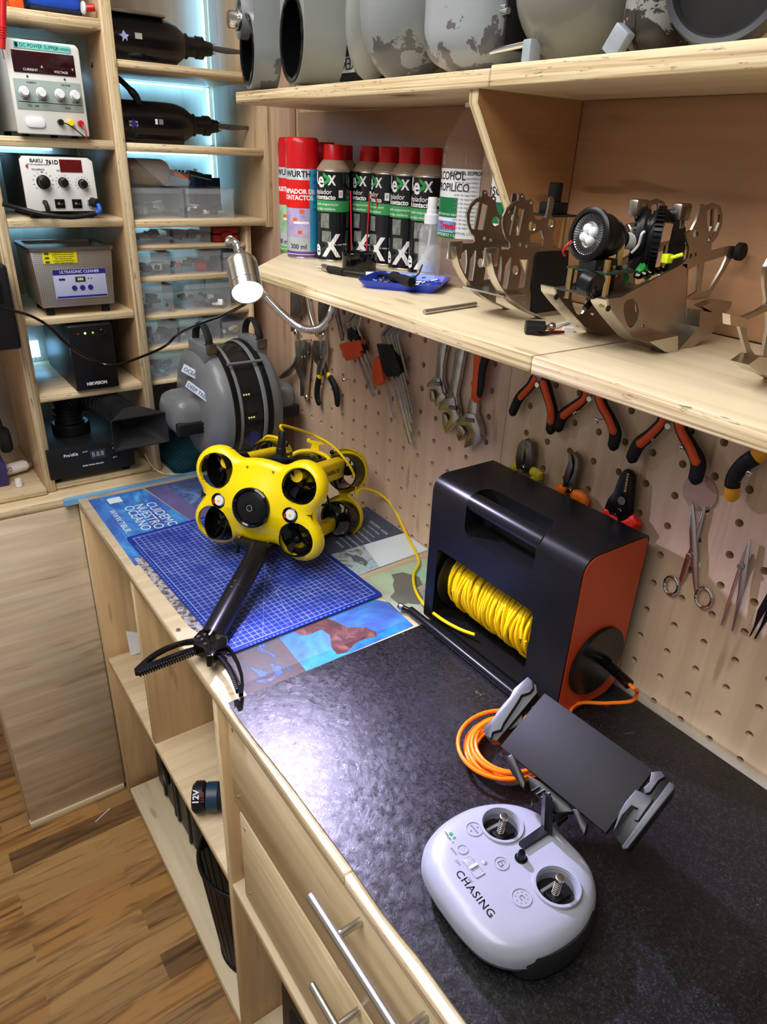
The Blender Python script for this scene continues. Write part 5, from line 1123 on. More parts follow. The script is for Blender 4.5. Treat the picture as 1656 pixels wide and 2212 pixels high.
o = MB().cyl(g(916, 674, .003), g(1027, 657, .003), .0032, n=12).build('steel_rod', STEEL); tag(o, 'thin steel rod lying loose on the shelf before the metal frame', 'rod')
# small motor with wires
t = thing('small_motor', 'small black motor with red and black wires at the shelf edge', 'motor', g(1160, 710))
MB().cyl(g(1134, 706, .008), g(1176, 708, .008), .0075, n=20, bev=.0008).build('motor_body', BLK, t, world=True); MB().cyl(g(1176, 708, .008), g(1188, 706, .008), .0028, n=12).build('shaft', CHROME, t, world=True); MB().cyl(g(1187, 706, .008), g(1194, 705, .008), .0045, n=16).build('pinion', STEEL, t, world=True)
MB().tube(smooth_pts([g(1137, 714, .004), g(1160, 719, .003), g(1190, 716, .003), g(1218, 716, .003)], 5), .0012, n=6).build('red_wire', RED, t, world=True); MB().tube(smooth_pts([g(1138, 716, .003), g(1165, 722, .002), g(1195, 719, .002), g(1218, 718, .002)], 5), .0012, n=6).build('black_wire', BLK, t, world=True)
MB().box(-.006, .006, -.004, .004, 0, .005, M=MX.Translation(g(1226, 716, 0)) @ MX.Rotation(-.6, 4, 'Z')).build('wire_plug', WHITE, t, world=True)
MB().tube([g(1194, 704, .004), g(1215, 698, .003), g(1236, 692, .002)], [.0018, .0026, .0022], n=6, flat=.4).build('white_tab', WHITE, t, world=True)

# ================================================================ machined metal frames
MET = mat('satin_grey_metal', (.38, .35, .31), .32, 1., var=.12, vs=14, bump=.03)
METL = mat('light_machined_metal', (.56, .53, .47), .28, 1., var=.1, vs=14)
def oncrop(crop, pts, Mx): return [onplane(x, y, Mx) for x, y in crop(pts)]
def cpx(c, r, n=14, ry=None): return [(c[0]+r*math.cos(2*PI*i/n), c[1]+(ry or r)*math.sin(2*PI*i/n)) for i in range(n)]
cF = Crop(960, 400, .18116); cG = Crop(1180, 420, .28744)
FA = frame((-.137, .632, MS), (1, 0, 0), (0, 0, 1))      # local z points to -Y (to the viewer)
fa = thing('machined_frame', 'twin-plate metal frame with slotted heads and black side cover', 'metal frame', M=FA)
outA = [(450, 780), (600, 765), (740, 765), (765, 740), (760, 680), (722, 640), (690, 560), (672, 460), (680, 370), (720, 280), (790, 210), (860, 178), (870, 110), (900, 92), (930, 110), (938, 170), (975, 182), (1000, 160), (1035, 185), (1032, 240), (1040, 330), (1065, 400), (1120, 420), (1190, 380), (1215, 280), (1235, 150), (1260, 130), (1285, 160), (1275, 260), (1245, 370), (1290, 382), (1312, 440), (1295, 510), (1275, 560), (1275, 720), (1255, 775), (1430, 775), (1445, 900), (1440, 1400), (1425, 1500), (1380, 1560), (1250, 1600), (1120, 1590), (1000, 1535), (880, 1480), (760, 1400), (640, 1290), (560, 1170), (500, 1040), (462, 900)]
hA = [[(735, 590), (707, 500), (712, 400), (745, 310), (800, 252), (835, 244), (768, 590)], [(800, 595), (868, 262), (930, 290), (868, 598)], cpx((1024, 490), 44, ry=62), cpx((905, 130), 15, 8), cpx((1010, 205), 18, 8), cpx((880, 705), 18, 8, 24), cpx((955, 725), 18, 8, 24), cpx((930, 1390), 12, 8, 16), cpx((1245, 450), 35, 12, 55),
      [(505, 915), (590, 905), (650, 845), (662, 850), (665, 1000), (645, 1150), (615, 1150), (555, 1050)], [(705, 960), (765, 850), (778, 860), (765, 1010), (725, 1235), (670, 1235)], [(870, 885), (985, 885), (930, 1215), (860, 1225), (900, 1000)], cpx((825, 1010), 34, 12, 60), [(1085, 560), (1130, 530), (1165, 640), (1155, 720), (990, 720), (1000, 600)]]
def plate(par, crop, Mx, out, holes, z0, z1, nm, m):
    return MB().prism([oncrop(crop, out, Mx)]+[oncrop(crop, h, Mx) for h in holes], z0, z1).build(nm, m, par, ang=25)
plate(fa, cF, FA, outA, hA, 0, .0025, 'side_plate', MET)
pA2 = plate(fa, cF, FA, outA[:36]+[(1090, 790), (1060, 1000), (1025, 1200), (1005, 1400)]+outA[43:], hA[:-1], 0, .0025, 'side_plate', MET)
for v in pA2.data.vertices: v.co.z -= .064; v.co.x += .002
def runner(par, crop, Mx, curve, z0, z1, m, nm='runner', th=.0018):
    c = [V((*q, 0)) for q in oncrop(crop, curve, Mx)]; inn = []
    for i, p in enumerate(c):
        d = (c[min(i+1, len(c)-1)]-c[max(i-1, 0)]).normalized(); inn.append(p+V((d.y, -d.x, 0))*-th if True else p)
    return MB().prism([(p.x, p.y) for p in c]+[(p.x, p.y) for p in reversed(inn)], z0, z1).build(nm, m, par, ang=40)
rcA = [(455, 800), (465, 900), (500, 1040), (560, 1170), (640, 1290), (760, 1400), (880, 1480), (1000, 1535), (1120, 1590), (1250, 1600), (1380, 1560)]
runner(fa, cF, FA, rcA, .0025, .014, METL)
r2 = runner(fa, cF, FA, rcA[:-2], .0025, .014, METL)
for v in r2.data.vertices: v.co.z -= .064; v.co.x += .002
plate(fa, cF, FA, [(1100, 792), (1450, 770), (1440, 1000), (1405, 1475), (1005, 1530), (1020, 1340), (1010, 1200), (1040, 1010), (1060, 840)], [], .0026, .0042, 'black_cover', mat('matt_black_sheet', sr(26, 26, 28), .55, var=.1))
x_, y_ = onplane(*cF([(520, 845)])[0], FA); 
for zz in (.003, -.061): MB().box(x_-.011, x_+.010, y_-.011, y_+.010, zz, zz+.004, bev=.001).build('hinge_tab', METL, fa)
p0, p1 = oncrop(cF, [(1000, 765), (1440, 770)], FA); MB().box(p0[0], p1[0], p0[1]-.002, p0[1], -.0615, 0).build('top_plate', MET, fa)
p0, p1 = oncrop(cF, [(620, 1300), (880, 1300)], FA); MB().box(p0[0], p1[0], p0[1]-.002, p0[1], -.0615, .012).build('cross_plate', METL, fa)
# camera module on top of frame A
x_, y_ = onplane(*cF([(1440, 760)])[0], FA); cmz = -.03
cmd = MB().box(x_-.024, x_+.026, y_+.036, y_+.038, cmz-.02, cmz+.022).build('circuit_board', mat('dark_circuit_board', sr(34, 38, 40), .5, var=.5, vs=400), fa)
MB().box(x_-.012, x_+.014, y_+.038, y_+.052, cmz-.012, cmz+.012, bev=.001).build('camera_block', BLK, cmd); MB().cyl((x_+.001, y_+.052, cmz), (x_+.001, y_+.074, cmz), .0085, n=24, bev=.001).build('camera_barrel', BLKS, cmd)
for dx, dz in ((-.018, .016), (.020, .016), (-.018, -.016), (.005, .016)): MB().cyl((x_+dx, y_, cmz+dz), (x_+dx, y_+.036, cmz+dz), .0024, n=6).build('standoff', BRASS, cmd)
# frame B with lamp, gears and camera
th = 0.; FBo = at(1395, 757, 'y', .455)
FB = frame((FBo.x, FBo.y, MS), (math.cos(th), math.sin(th), 0), (0, 0, 1))
fb = thing('camera_sled', 'satin metal sled carrying a round LED lamp, gears and camera', 'metal frame', M=FB)
outB = [(450, 782), (545, 770), (700, 685), (860, 600), (1000, 522), (1042, 520), (1036, 800), (1036, 960), (1150, 1005), (1100, 1060), (1000, 1115), (900, 1162), (830, 1172), (760, 1150), (650, 1085), (590, 1015), (520, 930), (470, 860), (452, 830)]
hB = [[(600, 785), (640, 780), (668, 820), (678, 880), (668, 940), (640, 985), (612, 1000), (590, 975), (572, 930), (562, 860), (572, 805)], cpx((712, 985), 12, 10)]
plate(fb, cG, FB, outB, hB, 0, .0025, 'side_plate', MET)
SEPB = None
p = at(*cG([(300, 1080)])[0], 'z', MS); q = FB.inverted() @ p; SB = -.068; 
f2 = plate(fb, cG, FB, outB, hB, 0, .0025, 'side_plate', MET)
for v in f2.data.vertices: v.co.z += SB
ol_ = [(1000, 522), (1046, 478), (1056, 400), (1036, 330), (1030, 290), (1075, 265), (1110, 195), (1130, 125), (1138, 85), (1160, 70), (1186, 88), (1240, 62), (1290, 88), (1308, 150), (1302, 230), (1272, 310), (1225, 370), (1222, 425), (1365, 385), (1468, 392), (1475, 460), (1375, 480), (1330, 560), (1270, 660), (1200, 775), (1090, 792), (1032, 785), (1045, 560)]
ohl = [[(1052, 565), (1132, 520), (1116, 725), (1042, 772)], [(1172, 508), (1348, 452), (1300, 560), (1205, 720), (1145, 742), (1160, 600)], [(1190, 125), (1212, 108), (1232, 112), (1225, 240), (1205, 285), (1190, 200)], [(1245, 95), (1275, 110), (1288, 150), (1284, 210), (1258, 275), (1226, 315), (1238, 250)], cpx((1103, 298), 22, 10, 32), [(1190, 350), (1205, 320), (1222, 325), (1210, 350), (1195, 365)], [(1050, 480), (1065, 440), (1080, 445), (1070, 478)], [(1085, 470), (1095, 435), (1112, 435), (1110, 460)]]
plate(fb, cG, FB, ol_, ohl, 0, .0025, 'rear_bracket', MET)
f3 = plate(fb, cG, FB, ol_, ohl, 0, .0025, 'rear_bracket', MET)
for v in f3.data.vertices: v.co.z += SB
rcB = [(452, 782), (452, 830), (470, 860), (520, 930), (590, 1015), (650, 1085), (760, 1150), (830, 1172), (900, 1162), (1000, 1115), (1100, 1060)]
runner(fb, cG, FB, rcB[:7], .0, -.020, METL); r3 = runner(fb, cG, FB, rcB[:9], -.020, .0, METL)
for v in r3.data.vertices: v.co.z += SB+.0
a0 = oncrop(cG, [(450, 785), (1000, 525)], FB); d_ = V((a0[1][0]-a0[0][0], a0[1][1]-a0[0][1], 0)); L_ = d_.length; an = math.atan2(d_.y, d_.x)
TPm = MX.Translation((a0[0][0], a0[0][1], SB)) @ MX.Rotation(0, 4, 'Z')
xb, yb = oncrop(cG, [(690, 780)], FB)[0]
MB().box(a0[0][0], a0[0][0]+L_*.95, a0[0][1]-.001, a0[0][1]+.001, SB, 0.0).build('top_plate', mat('dark_satin_metal', (.16, .15, .145), .4, .9), fb)
q = oncrop(cG, [(640, 1075), (855, 1030), (855, 1168), (760, 1150)], FB); MB().prism(q, .0026, .022).build('foot_box', METL, fb)
q = oncrop(cG, [(860, 1170), (1036, 975), (1045, 850), (1170, 870), (1150, 1005), (1000, 1115)], FB); MB().prism(q, .0026, .018).build('foot_box', MET, fb)
q = oncrop(cG, [(1080, 825), (1200, 780), (1310, 790), (1300, 830), (1150, 1000), (1170, 870)], FB); MB().prism(q, .0026, .014).build('foot_box', MET, fb)
x_, y_ = oncrop(cG, [(1415, 425)], FB)[0]; MB().cyl((x_, y_, .0026), (x_, y_, .010), .0095, n=24, bev=.001).build('rubber_foot', RUB, fb)
for s_, zz in (((500, 865), .0), ((120, 790), SB)): MB().cyl((xb-.05, yb-.006, zz+.0025), (xb-.05, yb-.006, zz+.004), .003, n=12).build('bolt_hole', BLK, fb)
def mid(px, py, zf):  # point seen at a crop pixel on the plane parallel to the side plate, offset zf
    Mz = FB @ MX.Translation((0, 0, zf)); x, y = onplane(*cG([(px, py)])[0], Mz); return V((x, y, zf))
# LED spot lamp
Lc = mid(318, 300, -.045); ld_ = V((-.985, .12, -.05)).normalized()
LMx = MX.Translation(Lc) @ ld_.to_track_quat('Z', 'Y').to_matrix().to_4x4(); r_ = .0200
sp_ = MB().lathe([(r_*1.28, -.003), (r_*1.30, .001), (r_*1.16, .003), (r_*1.02, .003), (r_*.98, .0), (r_*.94, -.012), (r_*1.0, -.014), (r_*1.1, -.02), (r_*.9, -.034), (r_*.55, -.046), (r_*.5, -.050), (0, -.050)], LMx, 48).build('lamp_body', BLKS, fb)
MB().lathe([(r_*.5, -.048), (r_*.42, -.055), (r_*.42, -.066), (0, -.066)], LMx, 28).build('lamp_socket', WHITE, sp_)
MB().lathe([(r_*.97, .0005), (r_*.6, -.004), (0, -.005)], LMx, 48).build('reflector', mat('lamp_reflector', (.8, .8, .82), .15, .8), sp_)
for k in range(44):
    a = 2*PI*k/44; MB().box(r_*.62, r_*.95, -.0004, .0004, -.001, .0012, M=LMx @ MX.Rotation(a, 4, 'Z')).build('reflector_rib', mat('rib_dark', sr(60, 60, 62), .4), sp_)
for k in range(4):
    a = 2*PI*k/4+.5; MB().ball((r_*.30*math.cos(a), r_*.30*math.sin(a), .0), r_*.25, n=14, M=LMx).build('lens', mat('clear_lens', (.9, .95, 1.), .05, var=.01, coat=1.), sp_)
# gears and shaft
def gear(c, axis, r, w, teeth, par, nm='gear', m=BLKS):
    g_ = []
    for k in range(teeth): 
        for da, rr in ((0, r*.9), (.28, r*.9), (.36, r), (.7, r), (.78, r*.9)): a = 2*PI*(k+da)/teeth; g_.append((rr*math.cos(a), rr*math.sin(a)))
    return MB(MX.Translation(c) @ V(axis).to_track_quat('Z', 'Y').to_matrix().to_4x4()).prism([g_, circ(0, 0, r*.25, 16)[::1]], -w/2, w/2).build(nm, m, par, ang=25)
ax_ = V((.55, 0, .83)); 
gear(mid(690, 320, -.050), ax_, .029, .010, 34, fb); gear(mid(830, 330, -.030), ax_, .032, .008, 38, fb)
for c in (mid(700, 315, -.046), mid(800, 310, -.034), mid(725, 300, -.042)): MB(MX.Translation(c) @ ax_.to_track_quat('Z', 'Y').to_matrix().to_4x4()).lathe([(0, -.004), (.024, -.004), (.026, 0), (.024, .004), (0, .004)], None, 32).build('gear_disc', BLK, fb)
MB().tube(smooth_pts([mid(640, 560, -.04), mid(720, 420, -.035), mid(760, 250, -.030), mid(850, 170, -.028), mid(930, 165, -.026)], 6), .0068, n=12).build('cable_loop', BLKS, fb)
MB().tube(smooth_pts([mid(735, 545, -.03), mid(755, 400, -.028), mid(790, 240, -.026), mid(880, 150, -.024), mid(965, 185, -.022)], 6), .0052, n=12).build('cable_loop', BLKS, fb)
MB().cyl(mid(600, 300, -.06), mid(660, 290, -.056), .011, n=24, bev=.001).build('shaft_boss', METL, fb)
MB().cyl(mid(1030, 355, -.02), mid(1150, 372, -.005), .0045, n=16).build('shaft', STEEL, fb)
q = [mid(x, y, -.018) for x, y in ((970, 190), (1030, 240), (1040, 330), (1010, 520), (960, 560), (900, 570), (920, 400), (950, 260))]
MB().prism([(p.x, p.y) for p in q], -.019, -.016).build('motor_bracket', mat('black_anodised', (.05, .045, .04), .35, .7), fb)
for (px0, py0, px1, py1, zf) in ((685, 120, 700, 210, -.045), (1010, 150, 1000, 250, -.018)):
    a, b = mid(px0, py0, zf), mid(px1, py1, zf); MB().tube([a, b], .0045, n=8).build('post', MET, fb)
    MB().box(a.x-.010, a.x+.010, a.y-.006, a.y+.011, zf-.006, zf+.006, bev=.003).build('post_head', MET, fb)
# front camera and board
c_ = mid(290, 655, -.026); MB().cyl(c_, c_+V((-.0015, -.003, .017)), .0125, n=28, bev=.0015).build('camera_barrel', BLKS, fb); MB().lathe([(0, .0), (.006, -.001), (.009, -.004), (.0098, -.004), (.0098, 0)], MX.Translation(c_+V((-.0015, -.003, .0175))), 24).build('camera_lens', BLKG, fb)
c2_ = mid(380, 620, -.036); MB().box(c2_.x-.016, c2_.x+.02, c2_.y-.018, c2_.y+.018, -.05, -.028, bev=.002).build('camera_block', BLK, fb)
c3_ = mid(420, 560, -.040); MB().box(c3_.x-.028, c3_.x+.022, c3_.y-.001, c3_.y+.001, -.064, -.012).build('circuit_board', mat('green_circuit_board', sr(34, 66, 48), .4, var=.6, vs=300), fb)
for k in range(9): 
    cc = c3_+V((-.022+.005*k, .001, 0)); MB().box(cc.x-.0018, cc.x+.0018, cc.y, cc.y+.004, -.03-.003*(k % 3), -.024-.003*(k % 2), bev=.0003).build('component', (BLK, BRASS, GREY)[k % 3], fb)
for px, py, zf in ((172, 660, -.055), (438, 720, -.008), (890, 485, -.03), (545, 480, -.03), (440, 600, -.02)): 
    a = mid(px, py, zf); MB().cyl(a-V((0, .016, 0)), a+V((0, .014, 0)), .0036, n=6).build('standoff', BRASS, fb)
q = [mid(x, y, -.03) for x, y in ((500, 530), (600, 500), (595, 660), (580, 690), (480, 720), (490, 600))]
MB().prism([[(p.x, p.y) for p in q], [(p.x, p.y) for p in [mid(x, y, -.03) for x, y in ((505, 570), (550, 555), (545, 620), (510, 640))]]], -.031, -.029).build('inner_bracket', METL, fb)
MB().tube(smooth_pts([mid(635, 440, -.03), mid(690, 380, -.025), mid(715, 300, -.02), mid(735, 280, -.02)], 5), .0014, n=6).build('white_wire', WHITE, fb)
MB().tube(smooth_pts([mid(585, 650, -.02), mid(605, 600, -.02), mid(610, 650, -.018), mid(590, 670, -.02)], 5), .0014, n=6).build('green_wire', INKG, fb)
MB().tube(smooth_pts([mid(190, 350, -.05), mid(150, 390, -.052), mid(125, 430, -.055), mid(140, 460, -.055)], 5), .0013, n=6).build('red_wire', RED, fb)
MB().cyl(mid(700, 545, -.03), mid(760, 600, -.03), .006, n=12).build('green_terminal', mat('green_plastic', (0, 0, 0)), fb)
for k in range(6): MB().ball(mid(690+k*45, 610-k*12, -.024), .0055, (1, .7, 1), n=8).build('solder_lump', BLKG, fb)
z0_ = mid(905, 485, -.004); z1_ = mid(1025, 450, .010)
MB().cyl(z0_, z1_, .0019, n=8).build('zip_tie', mat('neon_yellow', sr(226, 246, 20), .4, var=.02), fb, 'neon yellow zip tie'); MB().box(z0_.x-.005, z0_.x+.005, z0_.y-.004, z0_.y+.005, z0_.z-.004, z0_.z+.004, bev=.0012).build('zip_tie_head', MATS['neon_yellow'], fb)
a = mid(285, 860, -.03); MB().cyl(a, a+V((.018, .012, .0)), .0032, n=8).build('loose_plug', BLKS, fb)
# frame C at the right edge
FCo = at(1640, 818, 'z', MS); FC = frame((FCo.x, FCo.y, MS), (math.cos(th), math.sin(th), 0), (0, 0, 1))
fc = thing('machined_frame', 'curved metal frame cut off by the right edge of the picture', 'metal frame', M=FC)
plate(fc, cG, FC, [(1425, 918), (1440, 920), (1560, 870), (1620, 830), (1625, 780), (1612, 700), (1608, 620), (1622, 540), (1660, 470), (1740, 430), (1820, 470), (1840, 600), (1800, 740), (1760, 800), (1900, 760), (1960, 800), (1900, 1000), (1850, 1250), (1760, 1380), (1640, 1385), (1560, 1340), (1500, 1250), (1455, 1100), (1425, 985)],
      [[(1480, 945), (1500, 930), (1640, 870), (1640, 1000), (1600, 1215), (1560, 1225), (1510, 1150), (1482, 1050)], [(1640, 620), (1655, 540), (1720, 480), (1780, 520), (1790, 620), (1740, 720), (1680, 740), (1650, 700)]], 0, .003, 'side_plate', MET)
q = oncrop(cG, [(1295, 885), (1425, 918), (1425, 988), (1300, 965)], FC); MB().prism(q, .003, .010).build('hinge_tab', METL, fc)
q = oncrop(cG, [(1355, 1240), (1440, 1180), (1600, 1205), (1590, 1245), (1560, 1260), (1520, 1330), (1440, 1300)], FC); MB().prism(q, .003, .02).build('foot_box', METL, fc)
# ================================================================ instruments in the tall shelving unit
OFFW = mat('off_white_metal', sr(226, 226, 222), .42, var=.02); LGR = mat('light_grey_case', sr(196, 202, 206), .45, var=.03)
TURQ = mat('turquoise_strip', sr(120, 214, 204), .45, var=.03); DRED = mat('dark_red_window', sr(46, 14, 20), .12, var=.1); PANG = mat('grey_green_panel', sr(150, 166, 160), .45, var=.03)
# DC power supply
t = thing('power_supply', 'white bench power supply with dark display and four knobs, leads plugged in', 'power supply', (-.459, 1.60, 1.6185))
MB().box(-.060, .062, .006, .235, .008, .150, bev=.003).build('case', LGR, t)
MB().prism([(-.0635, .004), (.0635, .004), (.0635, .147), (.058, .153), (-.058, .153), (-.0635, .147)], 0, .012, M=frame((0, .006, 0), (1, 0, 0), (0, 0, 1)), bev=.003).build('front_panel', OFFW, t)
FPn = lambda x, z, y=-.0065: frame((x, y, z), (1, 0, 0), (0, 0, 1))
MB().box(-.048, .048, -.0072, -.006, .139, .149).build('name_strip', TURQ, t)
text('DC POWER SUPPLY', .0082, FPn(-.006, .144, -.0074), mat('teal_ink', sr(20, 96, 100), .5), t, sx=.9); text('QW-MS305D', .0058, FPn(.034, .1435, -.0074), MATS['teal_ink'], t, sx=.9); MB().box(-.046, -.041, -.0076, -.007, .1405, .1475).build('logo_square', INKK, t)
MB().box(-.054, .052, -.0076, -.006, .102, .136, bev=.0008).build('display', DRED, t)
text('CURRENT', .0055, FPn(-.026, .107, -.0078), INKW, t); text('VOLTAGE', .0055, FPn(.026, .107, -.0078), INKW, t); text('A', .006, FPn(-.006, .113, -.0078), INKW, t); text('V', .006, FPn(.047, .113, -.0078), INKW, t)
MB().box(-.058, .058, -.0072, -.006, .044, .092, bev=.0004).build('control_panel', PANG, t)
MB().box(-.055, .055, -.0075, -.007, .0555, .0565).build('divider_line', INKK, t)
for x, l in ((-.043, 'FINE'), (-.014, 'COARSE'), (.018, 'FINE'), (.045, 'COARSE')):
    k = MB().lathe([(.0092, 0), (.0092, .001), (.0078, .002), (.0072, .012), (.0062, .0135), (0, .0135)], MX.Translation((x, -.007, .072)) @ MX.Rotation(PI/2, 4, 'X'), 24).build('knob', WHITE, t)
    MB().lathe([(.0096, 0), (.0096, .0006), (.0086, .0006), (.0086, 0)], MX.Translation((x, -.007, .072)) @ MX.Rotation(PI/2, 4, 'X'), 24).build('knob_ring', INKK, k)
    text(l, .0035, FPn(x, .0598, -.0075), INKK, t)
text('CURRENT', .0036, FPn(-.028, .087, -.0075), INKK, t); text('VOLTAGE', .0036, FPn(.031, .087, -.0075), INKK, t); text('ON    OFF', .0042, FPn(-.03, .050, -.0075), INKK, t); text('-        GND        +', .0042, FPn(.03, .050, -.0075), INKK, t)
for x in (-.033, .031): MB().cyl((x, -.006, .0965), (x, -.0075, .0965), .0016, n=12).build('indicator', INKK, t)
MB().prism(rrect(-.048, -.015, .015, .032, .007, 5), 0, .003, M=FPn(0, 0), bev=.0006).build('power_button', WHITE, t)
for x, m_, n_ in ((.012, BLK, 'terminal'), (.030, YEL, 'terminal'), (.048, RED, 'terminal')):
    q = MB().cyl((x, -.006, .026), (x, -.016, .026), .0052, n=18, bev=.0006).build(n_, m_, t)
MB().tube(smooth_pts([(.014, -.016, .026), (.028, -.026, .019), (.050, -.022, .002)], 5), .0011, n=6).build('black_lead', BLK, t); MB().tube(smooth_pts([(.049, -.016, .024), (.052, -.024, .014), (.052, -.022, -.001)], 5), .0011, n=6).build('red_lead', RED, t)
for x in (-.045, .045):
    for y in (.03, .2): MB().cyl((x, y, 0), (x, y, .009), .007, n=16).build('foot', RUB, t)
MB().box(-.03, .004, .02, .12, .150, .157, bev=.003).build('carry_handle', BLK, t)
# soldering station
t = thing('soldering_station', 'black and white soldering station with three knobs and red display', 'soldering station', (-.462, 1.60, 1.4755))
MB().box(-.064, .066, .006, .21, .012, .112, bev=.003).build('case', mat('black_painted_case', sr(22, 22, 24), .45, var=.1), t)
fp = frame((0, .006, 0), (1, 0, 0), (0, 0, 1))
MB().prism([(-.066, .014), (.068, .014), (.066, .104), (.058, .110), (-.060, .110), (-.066, .104)], 0, .006, M=fp, bev=.001).build('front_panel', OFFW, t)
F2 = lambda x, z, y=-.0003: frame((x, y, z), (1, 0, 0), (0, 0, 1))
text('BAKU', .0082, F2(-.037, .1025), mat('slate_ink', (0, 0, 0)), t, bold=.0003, sx=1.1); text('761D', .0100, F2(-.009, .1005), INKK, t, bold=.0003); text('HOT AIR + SOLDERING STATION', .0028, F2(-.034, .096), INKK, t)
MB().box(.004, .045, -.0008, .0, .084, .106).build('display', mat('red_display', sr(96, 16, 20), .2, var=.3, vs=120), t)
for x, z, r in ((-.030, .066, .0125), (.006, .066, .0092), (.042, .064, .0088)):
    k = MB().lathe([(r, 0), (r, .002), (r*.82, .004), (r*.78, .014), (r*.6, .0155), (0, .0155)], MX.Translation((x, 0, z)) @ MX.Rotation(PI/2, 4, 'X'), 24).build('knob', BLKS, t)
    for j in range(11): a = math.radians(220-26*j); MB().box(r*1.25, r*1.55, -.0003, .0003, 0, .0003, M=frame((x, -.0001, z), (1, 0, 0), (0, 0, 1)) @ MX.Rotation(a, 4, 'Z')).build('scale_mark', mat('navy_ink', (0, 0, 0)), k)
text('SOLDERING', .0042, F2(-.036, .0875), MATS['navy_ink'], t); text('AIR', .0042, F2(.0, .0865), MATS['navy_ink'], t); text('400', .003, F2(-.030, .0835), MATS['navy_ink'], t)
for x in (-.006, .026): MB().box(x-.009, x+.009, -.003, .0, .020, .036, bev=.0008).build('rocker_switch', BLKG, t); text('O  -', .005, F2(x, .028, -.0033), INKW, t)
MB().cyl((-.055, 0, .093), (-.055, -.002, .093), .0022, n=12).build('indicator', RED, t)
MB().tube(smooth_pts([(-.034, 0, .030), (-.034, -.012, .030), (-.033, -.016, .018), (-.030, -.014, .005)], 4), .0042, n=10).build('iron_cable', BLK, t)
MB().cyl((.055, 0, .030), (.055, -.006, .030), .010, n=20, bev=.001).build('air_socket', CHROME, t); MB().cyl((.055, -.005, .030), (.061, -.020, .030), .0085, n=18, bev=.001).build('air_plug', RUB, t)
MB().tube(smooth_pts([(.061, -.020, .028), (.062, -.026, .018), (.052, -.030, .012)], 4), .0042, n=10).build('blue_sleeve', mat('blue_heatshrink', sr(30, 90, 200), .4), t)
MB().tube(smooth_pts([(.052, -.030, .012), (.03, -.032, .008), (.0, -.034, .006), (-.04, -.030, .010), (-.075, -.012, .018), (-.11, -.01, .028)], 4), .0045, n=10).build('hose', BLK, t)
for x in (-.05, .055):
    for y in (.03, .18): MB().cyl((x, y, 0), (x, y, .013), .008, n=14).build('foot', RUB, t)
# ultrasonic cleaner
t = thing('ultrasonic_cleaner', 'steel ultrasonic cleaner with yellow warning sticker and blue panel', 'ultrasonic cleaner', (-.456, 1.605, 1.2865))
t_ = NT('hammered_steel'); ck = t_.node('TexVoronoi', {'Vector': t_.mapping(), 'Scale': 260., 'Randomness': .0}); n_ = t_.noise(t_.mapping(), 20, 3)
t_.set(t_.b.inputs['Base Color'], t_.ramp(ck.outputs['Distance'], [(.1, (.30, .27, .24)), (.5, (.66, .63, .58))])); t_.b.inputs['Metallic'].default_value = .9; t_.b.inputs['Roughness'].default_value = .35
MB().prism([(-.073, .017), (.073, .017), (.080, .130), (-.080, .130)], 0, .14, M=frame((0, .148, 0), (1, 0, 0), (0, 0, 1)), bev=.004).build('tank', t_.m, t)
rm = MB(); oo = rrect(-.0835, .0835, .0, .152, .014, 5); ii = rrect(-.072, .072, .012, .14, .010, 5)
rm.prism([oo, ii], .129, .135); rm.build('rim', STEELD, t); MB().box(-.072, .072, .012, .14, .06, .062).build('basin_floor', STEELD, t)
Fu = lambda x, z, y=.0064: frame((x, y, z), (1, 0, 0), (0, 0, 1))
MB().box(-.058, .008, .0050, .0072, .104, .129, bev=.0005).build('warning_sticker', mat('yellow_sticker', sr(240, 230, 20), .45, var=.02), t)
for k, l in enumerate(("1. Don't power on the device", 'before fill the water into tank', "2. Don't keep heat the device", 'after emptying the tank', '3. Please power off the device,', 'wait for water cools down')): text(l, .0034, Fu(-.019, .1255-.0040*k, .0048), INKK, t, nm if False else 'small_print')
for z in (.1235, .1155, .1075): MB().box(-.054, -.046, .0046, .0050, z-.0022, z+.0022).build('tank_symbol', mat('sticker_ink', sr(90, 90, 30), .5), t)
MB().box(-.044, .060, .0052, .0076, .034, .092, bev=.0005).build('control_panel', mat('pale_blue_panel', sr(178, 186, 214), .4, var=.03), t)
MB().box(-.044, .060, .0046, .0056, .082, .092).build('blue_band', mat('dark_blue_band', sr(40, 32, 130), .4), t); MB().box(-.042, .058, .0046, .0056, .036, .0395).build('blue_band', MATS['dark_blue_band'], t)
text('ULTRASONIC CLEANER', .0078, Fu(.008, .087, .0043), INKW, t, sx=.95)
MB().box(-.002, .018, .0044, .0056, .067, .077).build('display', mat('dim_display', sr(40, 48, 30), .2), t); text('888', .0078, Fu(.008, .072, .0041), mat('pale_segment', sr(210, 216, 170), .5, emit=(.8, .85, .5), es=.3), t)
for x in (-.006, .010, .026): 
    b_ = MB().cyl((x, .0056, .055), (x, .0040, .055), .0052, n=20).build('button', MATS['dark_blue_band'], t)
MB().box(-.034, -.022, .0044, .0056, .071, .075, bev=.0003).build('button', MATS['dark_blue_band'], t)
for x in (.024, .030): MB().cyl((x, .0056, .073), (x, .0046, .073), .0012, n=8).build('indicator', INKK, t)
for x in (-.055, .058):
    for y in (.03, .12): MB().cyl((x, y, 0), (x, y, .018), .0085, n=18).build('foot', RUB, t)
